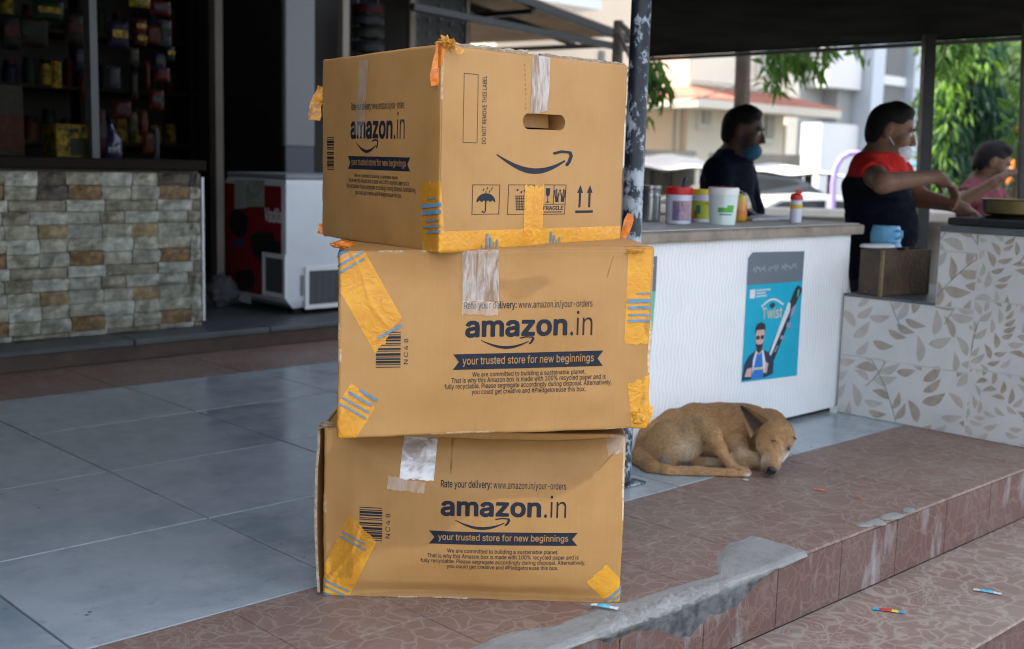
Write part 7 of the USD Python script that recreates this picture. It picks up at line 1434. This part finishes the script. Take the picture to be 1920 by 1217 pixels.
obj('car_body', (np.vstack([La_, Lb_]), np.array(fs)), mat('white_car_paint', (.72, .73, .74), .25, .04, 3, coat=.6), car)
M_cglass = mat('dark_car_glass', (.03, .035, .04), .08)
for a in ([(-.98, 1.04), (-.55, 1.35), (-.03, 1.38), (-.03, 1.04)], [(.03, 1.04), (.03, 1.38), (.68, 1.34), (1.18, 1.04)]): obj('side_window', prism(Polygon(a), .012, carpt(0, 0, -.705) * 1.0 + np.array([0, 0, 0]), cx, np.array([0, 0, hh_])), M_cglass, car)
for u in (-1.25, 1.25):
    w_ = obj('wheel', trimesh.Trimesh(*(lambda t: (np.asarray(t.vertices) @ np.stack([cx, np.array([0, 0, 1.0]), cyv]) + carpt(u, .31, -.80), np.asarray(t.faces)))(trimesh.creation.cylinder(.31, .2, 24)), process=False), M_blackmat, car); obj('rim', trimesh.Trimesh(*(lambda t: (np.asarray(t.vertices) @ np.stack([cx, np.array([0, 0, 1.0]), cyv]) + carpt(u, .31, -.905), np.asarray(t.faces)))(trimesh.creation.cylinder(.19, .02, 18)), process=False), M_steel, w_)
dk = at(1400, 393, 21.0); car2 = thing('dark_parked_car', 'dark car under the shed roof behind the man in navy', 'car', (dk[0], dk[1], -.51))
def cp2(u, z, w): return np.array([dk[0], dk[1], -.51]) + cx * u + np.array([0, 0, z]) + cyv * w
v2 = np.vstack([np.array([cp2(u, z * .92, w - np.sign(w) * (.14 if z > 1.05 else 0)) for u, z in prf]) for w in (-.8, .8)]); obj('car_body', (v2, np.array(fs)), mat('dark_grey_car_paint', (.05, .06, .07), .3, .1, 3), car2)
for a in ([(-.98, 1.04), (-.55, 1.35), (-.03, 1.38), (-.03, 1.04)], [(.03, 1.04), (.03, 1.38), (.68, 1.34), (1.18, 1.04)]): obj('side_window', prism(Polygon(a), .012, cp2(0, 0, -.685), cx, np.array([0, 0, .92])), M_cglass, car2)
# ------------------------------------------------ playground pieces
def pipe_thing(nm, lab, cat, pts, r, m_, part='pipe'):
    pts = np.array(pts); g = thing(nm, lab, cat, (*pts[0][:2], -.51)); obj(part, tube(pts, r, 10), m_, g, smooth=True); return g
dl = 13.0; M_lil = mat('lilac_paint', (.36, .28, .62), .45, .1, 5)
arc = [at(1562, 470, dl)] + [at(x, y, dl) for x, y in [(1561, 400), (1562, 345), (1567, 315), (1578, 296), (1592, 288), (1608, 287), (1622, 296), (1632, 312), (1638, 340), (1640, 400)]] + [at(1640, 470, dl)]
arc[0][2] = arc[-1][2] = -.51; pipe_thing('playground_arch', 'lilac painted playground arch left of the man in red', 'arch', arc, 5.5 * dl / FPX, M_lil, 'arch_pipe')
M_teal = mat('teal_paint', (.03, .30, .34), .45); M_pink = mat('pink_paint', (.55, .25, .38), .45)
cl = thing('playground_climber', 'teal and pink playground climbing frame behind the black post', 'climbing frame', (*at(1710, 330, 14)[:2], -.51))
for a, b, m_ in (((1690, 311), (1738, 309), M_teal), ((1690, 322), (1738, 322), M_teal), ((1700, 340), (1724, 316), M_pink), ((1741, 300), (1741, 395), M_lil), ((1694, 311), (1694, 395), M_teal), ((1752, 322), (1752, 395), M_lil), ((1690, 372), (1755, 372), M_teal)): obj('bar', tube([at(*a, 14.), at(*b, 14.)], .02, 8), m_, cl, smooth=True)
for px in (1694, 1741, 1752):
    q = at(px, 395, 14.); obj('leg', tube([q, np.array([q[0], q[1], -.51])], .02, 8), M_lil, cl)
sl = thing('orange_slide', 'orange and yellow playground ride beyond the man in pink', 'playground ride', (*at(1890, 340, 11)[:2], -.51)); M_or = mat('orange_plastic', (.75, .20, .01), .4); M_ye = mat('yellow_plastic', (.70, .42, .02), .4)
q = [at(1899, 300, 11.), at(1896, 322, 11.), at(1890, 345, 11.)]; obj('handle', tube(q, .022, 8), M_or, sl, smooth=True); q = [at(1868, 345, 11.), at(1880, 368, 11.), at(1890, 400, 11.)]; obj('frame', tube(q, .02, 8), M_ye, sl, smooth=True); q = at(1890, 375, 11.); obj('seat_post', tube([q, np.array([q[0], q[1], -.51])], .03, 8), M_ye, sl)
th = np.linspace(0, 2 * np.pi, 20); q = at(1898, 357, 11.); obj('wheel', tube([q + HR * .055 * math.cos(t) + np.array([0, 0, .09 * math.sin(t)]) for t in th], .014, 8, caps=False), mat('dark_rubber', (.03, .03, .03), .7), sl, smooth=True)
# ------------------------------------------------ trees
def leaf_mat(n, c1, c2, tr=.45):
    nodes = {'g': ('geometry', {}), 'r': ('rgb_ramp', {'ramp': [(0, c2), (.55, c1), (1, tuple(np.array(c1) * 1.25))]}), 'p': ('principled_bsdf', {'roughness': .5, 'specular_ior_level': .3}), 't': ('translucent_bsdf', {}), 'tm': ('mix_color', {'blend_type': 'multiply', 'fac': 1.0, 'b': (1.3, 1.35, .5), 'use_clamp': False}), 'm': ('mix_closure', {'fac': tr})}
    return usdkit.material(stage, f'/World/Looks/{n}', nodes, [('g.random_per_island', 'r.fac'), ('r.color', 'p.base_color'), ('r.color', 'tm.a'), ('tm.result', 't.color'), ('p.BSDF', 'm.closure1'), ('t.BSDF', 'm.closure2')], surface='m.closure')
M_lf1 = leaf_mat('bright_leaf', (.15, .27, .04), (.06, .13, .025)); M_lf2 = leaf_mat('drooping_leaf', (.075, .15, .075), (.025, .07, .045)); M_lf3 = leaf_mat('far_leaf', (.22, .29, .15), (.09, .15, .08)); M_lfy = leaf_mat('sun_toned_leaf', (.30, .42, .06), (.16, .30, .05)); M_bark = mat('brown_bark', (.12, .09, .065), .9, .4, 6, .8, 14, dist=.02)
def leaves(C, N, L, W, droop, seed, fold=.25):
    """C: leaf base points, N: outward directions; pointed folded leaves of 4 triangles"""
    r = np.random.default_rng(seed); n = len(C); d = N + r.normal(0, .45, (n, 3)); d[:, 2] -= droop; d /= np.linalg.norm(d, axis=1, keepdims=True)
    s = np.cross(d, r.normal(0, 1, (n, 3))); s /= np.linalg.norm(s, axis=1, keepdims=True); k = np.cross(s, d); l = L * r.uniform(.65, 1.2, n)[:, None]; w = W * r.uniform(.7, 1.2, n)[:, None]
    m_ = C + d * l * .5; tip = C + d * l - np.array([0, 0, 1.]) * l * .15 * droop; V = np.stack([C, m_ + s * w * .5 + k * w * fold, m_ - s * w * .5 + k * w * fold, tip, m_], 1).reshape(-1, 3); b = np.arange(n)[:, None] * 5
    return (V, np.vstack([b + np.array([0, 1, 4]), b + np.array([0, 4, 2]), b + np.array([4, 1, 3]), b + np.array([4, 3, 2])]))
def clump_pts(cen, rad, n, seed, shell_=.55):
    r = np.random.default_rng(seed); d = r.normal(0, 1, (n, 3)); d /= np.linalg.norm(d, axis=1, keepdims=True); q = (shell_ + (1 - shell_) * r.random(n)) ** .8; return cen + d * (q[:, None]) * np.asarray(rad), d
# the drooping tree right of the black post
dT = 11.5; g = thing('drooping_tree', 'slim tree with long drooping leaves right of the black post', 'tree', (*at(1815, 400, dT)[:2], -.51)); base_t = np.array([*at(1815, 400, dT)[:2], -.51])
obj('trunk', tube([base_t, base_t + (0.02, 0, 1.0), base_t + (0, .03, 2.2), base_t + (.02, 0, 3.6)], [.07, .06, .045, .015], 10), M_bark, g, smooth=True)
Cs, Ns = [], []
cl_ = []
for i in range(90):
    y = rnd.uniform(85, 375); t = (y - 85) / 290; half = 22 + 48 * math.sin(math.pi * min(1, .15 + .8 * t)) ** .9 * (1 if t < .75 else .75); x = 1815 + rnd.uniform(-1, 1) * half + (8 if t < .3 else 0); cl_.append((at(x, y, dT + rnd.uniform(-.35, .35)), .10 + .06 * rnd.random()))
for i, (c, r_) in enumerate(cl_): p, d = clump_pts(c, (r_, r_, r_ * 1.3), 46, i); Cs.append(p); Ns.append(d)
obj('crown', leaves(np.vstack(Cs), np.vstack(Ns), .15, .034, 1.7, 5), M_lf2, g)
Cs, Ns = [], []
for i, (x, y) in enumerate([(1790, 120), (1800, 100), (1775, 140), (1810, 130), (1785, 165), (1768, 180), (1772, 225), (1800, 200), (1770, 260), (1830, 105), (1850, 130), (1762, 310), (1768, 345)]):
    p, d = clump_pts(at(x, y, dT - .35), (.13, .13, .12), 26, 300 + i); Cs.append(p); Ns.append(d)
obj('sun_toned_leaves', leaves(np.vstack(Cs), np.vstack(Ns), .13, .032, 1.2, 9), M_lfy, g)  # sun highlights on the crown, painted as yellower, lighter leaves
def tree(nm, lab, px, depth, spots, n, L, W, droop, mat_, seed, rad, trunk_r=.12, cat='tree', sub=None):
    b = np.array([*at(px, 400, depth)[:2], -.51]); g = thing(nm, lab, cat, b); cs = [at(x, y, depth + dz) for x, y, dz in spots]; top = np.mean(cs, 0); obj('trunk', tube([b, b + (top - b) * .35 + (.05, 0, 0), b + (top - b) * .7, top], [trunk_r, trunk_r * .8, trunk_r * .55, trunk_r * .15], 10), M_bark, g, smooth=True)
    for k, c in enumerate(cs[::max(1, len(cs) // 7)]): s0 = b + (top - b) * .6; obj('limb', tube([s0, (s0 + c) / 2 + (0, 0, .1), c], [trunk_r * .4, trunk_r * .25, .01], 7), M_bark, g, smooth=True)
    Cs, Ns = [], []
    for i, c in enumerate(cs): p, d = clump_pts(c, np.array(rad) * rnd.uniform(.7, 1.2), n, seed + i); Cs.append(p); Ns.append(d)
    obj('crown', leaves(np.vstack(Cs), np.vstack(Ns), L, W, droop, seed), mat_, g); return g
r2 = random.Random(3)
tree('leafy_tree', 'broad pale green tree at the right edge, beyond the drooping tree', 1885, 19.0, [(r2.uniform(1800, 2010), r2.uniform(60, 330), r2.uniform(-1.2, 1.5)) for _ in range(70)], 130, .17, .075, .25, M_lf3, 700, (.55, .55, .45), .16)
tree('far_tree', 'dark tree far behind the drooping tree', 1840, 27.0, [(r2.uniform(1775, 2000), r2.uniform(40, 380), r2.uniform(-1., 1.5)) for _ in range(60)], 110, .26, .12, .2, M_lf3, 900, (.8, .8, .7), .2)
tree('small_far_tree', 'small round tree between the peach house and the white block', 1546, 38.5, [(r2.uniform(1535, 1552), r2.uniform(172, 240), r2.uniform(-.2, .2)) for _ in range(10)], 90, .18, .08, .2, M_lf3, 1100, (.3, .3, .3), .06)
# tree whose trunk rises behind the man in navy, hanging twigs under the tarpaulin edge
dB = 9.4; tb = at(1388, 300, dB); tb0 = np.array([tb[0], tb[1], -.51]); g = thing('stall_tree', 'brown tree trunk behind the man in navy with leafy twigs hanging under the tarpaulin', 'tree', tb0)
tt_ = at(1394, 90, dB); dirt = (tt_ - tb) / np.linalg.norm(tt_ - tb)
ptsT = [tb0, tb + dirt * -.5, tb, tt_, tt_ + dirt * .5, tt_ + dirt * 1.2]; obj('trunk', tube(ptsT, [.088, .074, .068, .060, .055, .04], 14), M_bark, g, smooth=True)
def twig(ptspx, dep, n, seed, lsz=(.13, .042)):
    P_ = np.array([at(x, y, dep) for x, y in ptspx]); s0 = tt_ + dirt * .7
    obj('limb', tube(np.vstack([[s0], [(s0 + P_[0]) / 2 + (0, 0, .25)], P_]), np.r_[.022, .016, np.linspace(.010, .004, len(P_))], 7), M_bark, g, smooth=True)
    t = np.random.default_rng(seed).random(n) * (len(P_) - 1); i = t.astype(int); i = np.minimum(i, len(P_) - 2); base_ = P_[i] + (P_[i + 1] - P_[i]) * (t - i)[:, None]; r = np.random.default_rng(seed + 1); base_ = base_ + r.normal(0, .035, base_.shape); d = r.normal(0, 1, base_.shape); d /= np.linalg.norm(d, axis=1, keepdims=True)
    obj('leaf_cluster', leaves(base_, d, lsz[0], lsz[1], 1.1, seed), M_lf1, g)
for k, (pts, n) in enumerate([([(1470, 60), (1458, 95), (1448, 120), (1444, 150)], 70), ([(1490, 60), (1482, 100), (1468, 130), (1456, 165)], 50), ([(1520, 60), (1512, 95), (1505, 118), (1500, 130)], 55), ([(1540, 60), (1535, 100), (1530, 118), (1526, 138)], 55), ([(1560, 70), (1548, 96), (1552, 110)], 20), ([(1600, 70), (1606, 90), (1612, 97)], 12), ([(1498, 70), (1490, 100), (1488, 112)], 30)]): twig(pts, dB - .9 + .1 * k, n, 40 + 3 * k)
for k, (pts, n) in enumerate([([(1770, 40), (1775, 80), (1768, 105), (1764, 130)], 45), ([(1800, 40), (1790, 75), (1785, 95)], 40), ([(1840, 40), (1835, 72), (1825, 84)], 30)]): twig(pts, dB - .2, n, 80 + 3 * k, (.16, .05))
# branch seen just right of the painted pole
b5 = np.array([*at(1150, 300, 8.0)[:2], -.51]); g = thing('branchy_shrub', 'leafy green branch hanging just right of the peeling pole', 'tree', b5); obj('trunk', tube([b5, b5 + (0, 0, 1.2), at(1160, 40, 8.0)], [.06, .05, .035], 10), M_bark, g, smooth=True)
for k, (pts, n) in enumerate([([(1160, 40), (1195, 85), (1212, 118), (1216, 150), (1212, 170)], 90), ([(1160, 40), (1215, 90), (1232, 125), (1240, 160), (1236, 180)], 60), ([(1160, 60), (1190, 130), (1198, 180), (1196, 230)], 60)]):
    P_ = np.array([at(x, y, 7.9) for x, y in pts]); obj('limb', tube(P_, np.linspace(.014, .003, len(P_)), 7), M_bark, g, smooth=True); r = np.random.default_rng(500 + k); t = (.35 + .65 * r.random(n)) * (len(P_) - 1.001); i = t.astype(int); bb_ = P_[i] + (P_[i + 1] - P_[i]) * (t - i)[:, None] + r.normal(0, .03, (n, 3)); d = r.normal(0, 1, (n, 3)); d /= np.linalg.norm(d, axis=1, keepdims=True); obj('leaf_cluster', leaves(bb_, d, .11, .034, 1.2, 520 + k), M_lf1, g)
# small leafy plant by the right post
b6 = np.array([*at(1915, 250, 7.0)[:2], -.51]); g = thing('flowering_shrub', 'leafy stem with one orange flower at the right picture edge', 'plant', b6); obj('stem', tube([b6, b6 + (0, 0, .9), at(1912, 250, 7.)], [.02, .015, .006], 8), M_bark, g, smooth=True); p, d = clump_pts(at(1912, 225, 7.), (.10, .10, .16), 60, 77); obj('leaves', leaves(p, d, .10, .035, .3, 78), M_lf1, g); obj('flower', crumple(at(1908, 246, 6.95), .026, 31, amp=.8), mat('orange_petal', (.55, .16, .03), .6), g, smooth=True)
# sagging cables
for lab, a, m__, b in (('sagging black cable crossing in front of the tan house', (1190, 212), (1330, 178), (1560, 95)), ('thin cable along the upper storey of the tan house', (1190, 160), (1300, 152), (1470, 172))):
    g = thing('overhead_cable', lab, 'cable', at(*m__, 20.)); t = np.linspace(0, 1, 24); A_2, M_2, B_2 = at(*a, 20.), at(*m__, 20.), at(*b, 20.); P_ = (1 - t)[:, None] ** 2 * A_2 + 2 * ((1 - t) * t)[:, None] * (2 * M_2 - (A_2 + B_2) / 2) + (t ** 2)[:, None] * B_2; obj('cable', tube(P_, .014 if 'black' in lab else .009, 6), mat('cable_' + lab[:3], (.10, .095, .085) if 'black' in lab else (.25, .22, .18), .7), g, smooth=True)
# ------------------------------------------------ litter
def wrapper(pa, pb_, z, w, cols, lab):
    a, b = onz(*pa, z), onz(*pb_, z); e = b - a; L = np.linalg.norm(e); e /= L; n = np.array([-e[1], e[0], 0]); u = np.linspace(0, 1, 26); k = np.linspace(-.5, .5, 6); g = thing('sweet_wrapper', lab, 'wrapper', a)
    P_ = a + (u[:, None] * L)[..., None] * e + (k[None] * w * (1 + .25 * (np.abs(u - .5) > .40))[:, None])[..., None] * n; P_[..., 2] = z + .0025 + .004 * np.sin(np.pi * u)[:, None] * (1 - (2 * k) ** 2)[None] + .004 * (fbm(P_.reshape(-1, 3) * 120, 2, 3).reshape(26, 6) - .5) + .0015
    ms_ = len(cols); ed = np.linspace(0, 25, ms_ + 1).astype(int)
    for (nm, m_), i0, i1 in zip(cols, ed[:-1], ed[1:]): obj(nm, grid_mesh(P_[i0:i1 + 1]), m_, g, smooth=True)
W_b, W_w, W_r, W_y, W_k = (mat('foil_' + n, c, .25, .1, 40) for n, c in (('blue', (.03, .42, .68)), ('white', (.68, .70, .70)), ('red', (.55, .03, .015)), ('yellow', (.75, .50, .03)), ('sky', (.10, .50, .72))))
wrapper((1108, 1136), (1159, 1144), .0066, .012, [('wrapper_end', W_w), ('wrapper_middle', W_b), ('wrapper_middle', W_k), ('wrapper_end', W_w)], 'blue and white sweet wrapper on the cement beside the bottom box')
wrapper((1636, 1143), (1696, 1151), -.170, .013, [('wrapper_end', W_b), ('wrapper_middle', W_r), ('wrapper_middle', W_r), ('wrapper_middle', W_y), ('wrapper_end', W_b)], 'red and yellow sweet wrapper with blue ends on the lower step')
wrapper((1825, 1107), (1878, 1116), -.170, .014, [('wrapper_end', W_w), ('wrapper_middle', W_k), ('wrapper_middle', W_k), ('wrapper_end', W_w)], 'sky blue wrapper with white ends on the lower step')
wrapper((1526, 919), (1550, 923), 0., .010, [('scrap', mat('pink_scrap', (.62, .14, .10), .6))], 'pinkish red paper scrap on the red tiles'); wrapper((1392, 901), (1404, 903), 0., .010, [('scrap', mat('cream_scrap', (.55, .50, .33), .6))], 'tiny cream scrap on the tiles by the tip of the tail')
wrapper((1603, 932), (1614, 935), 0., .007, [('scrap', mat('orange_scrap', (.50, .15, .06), .6))], 'tiny orange scrap on the red tiles near the step edge')
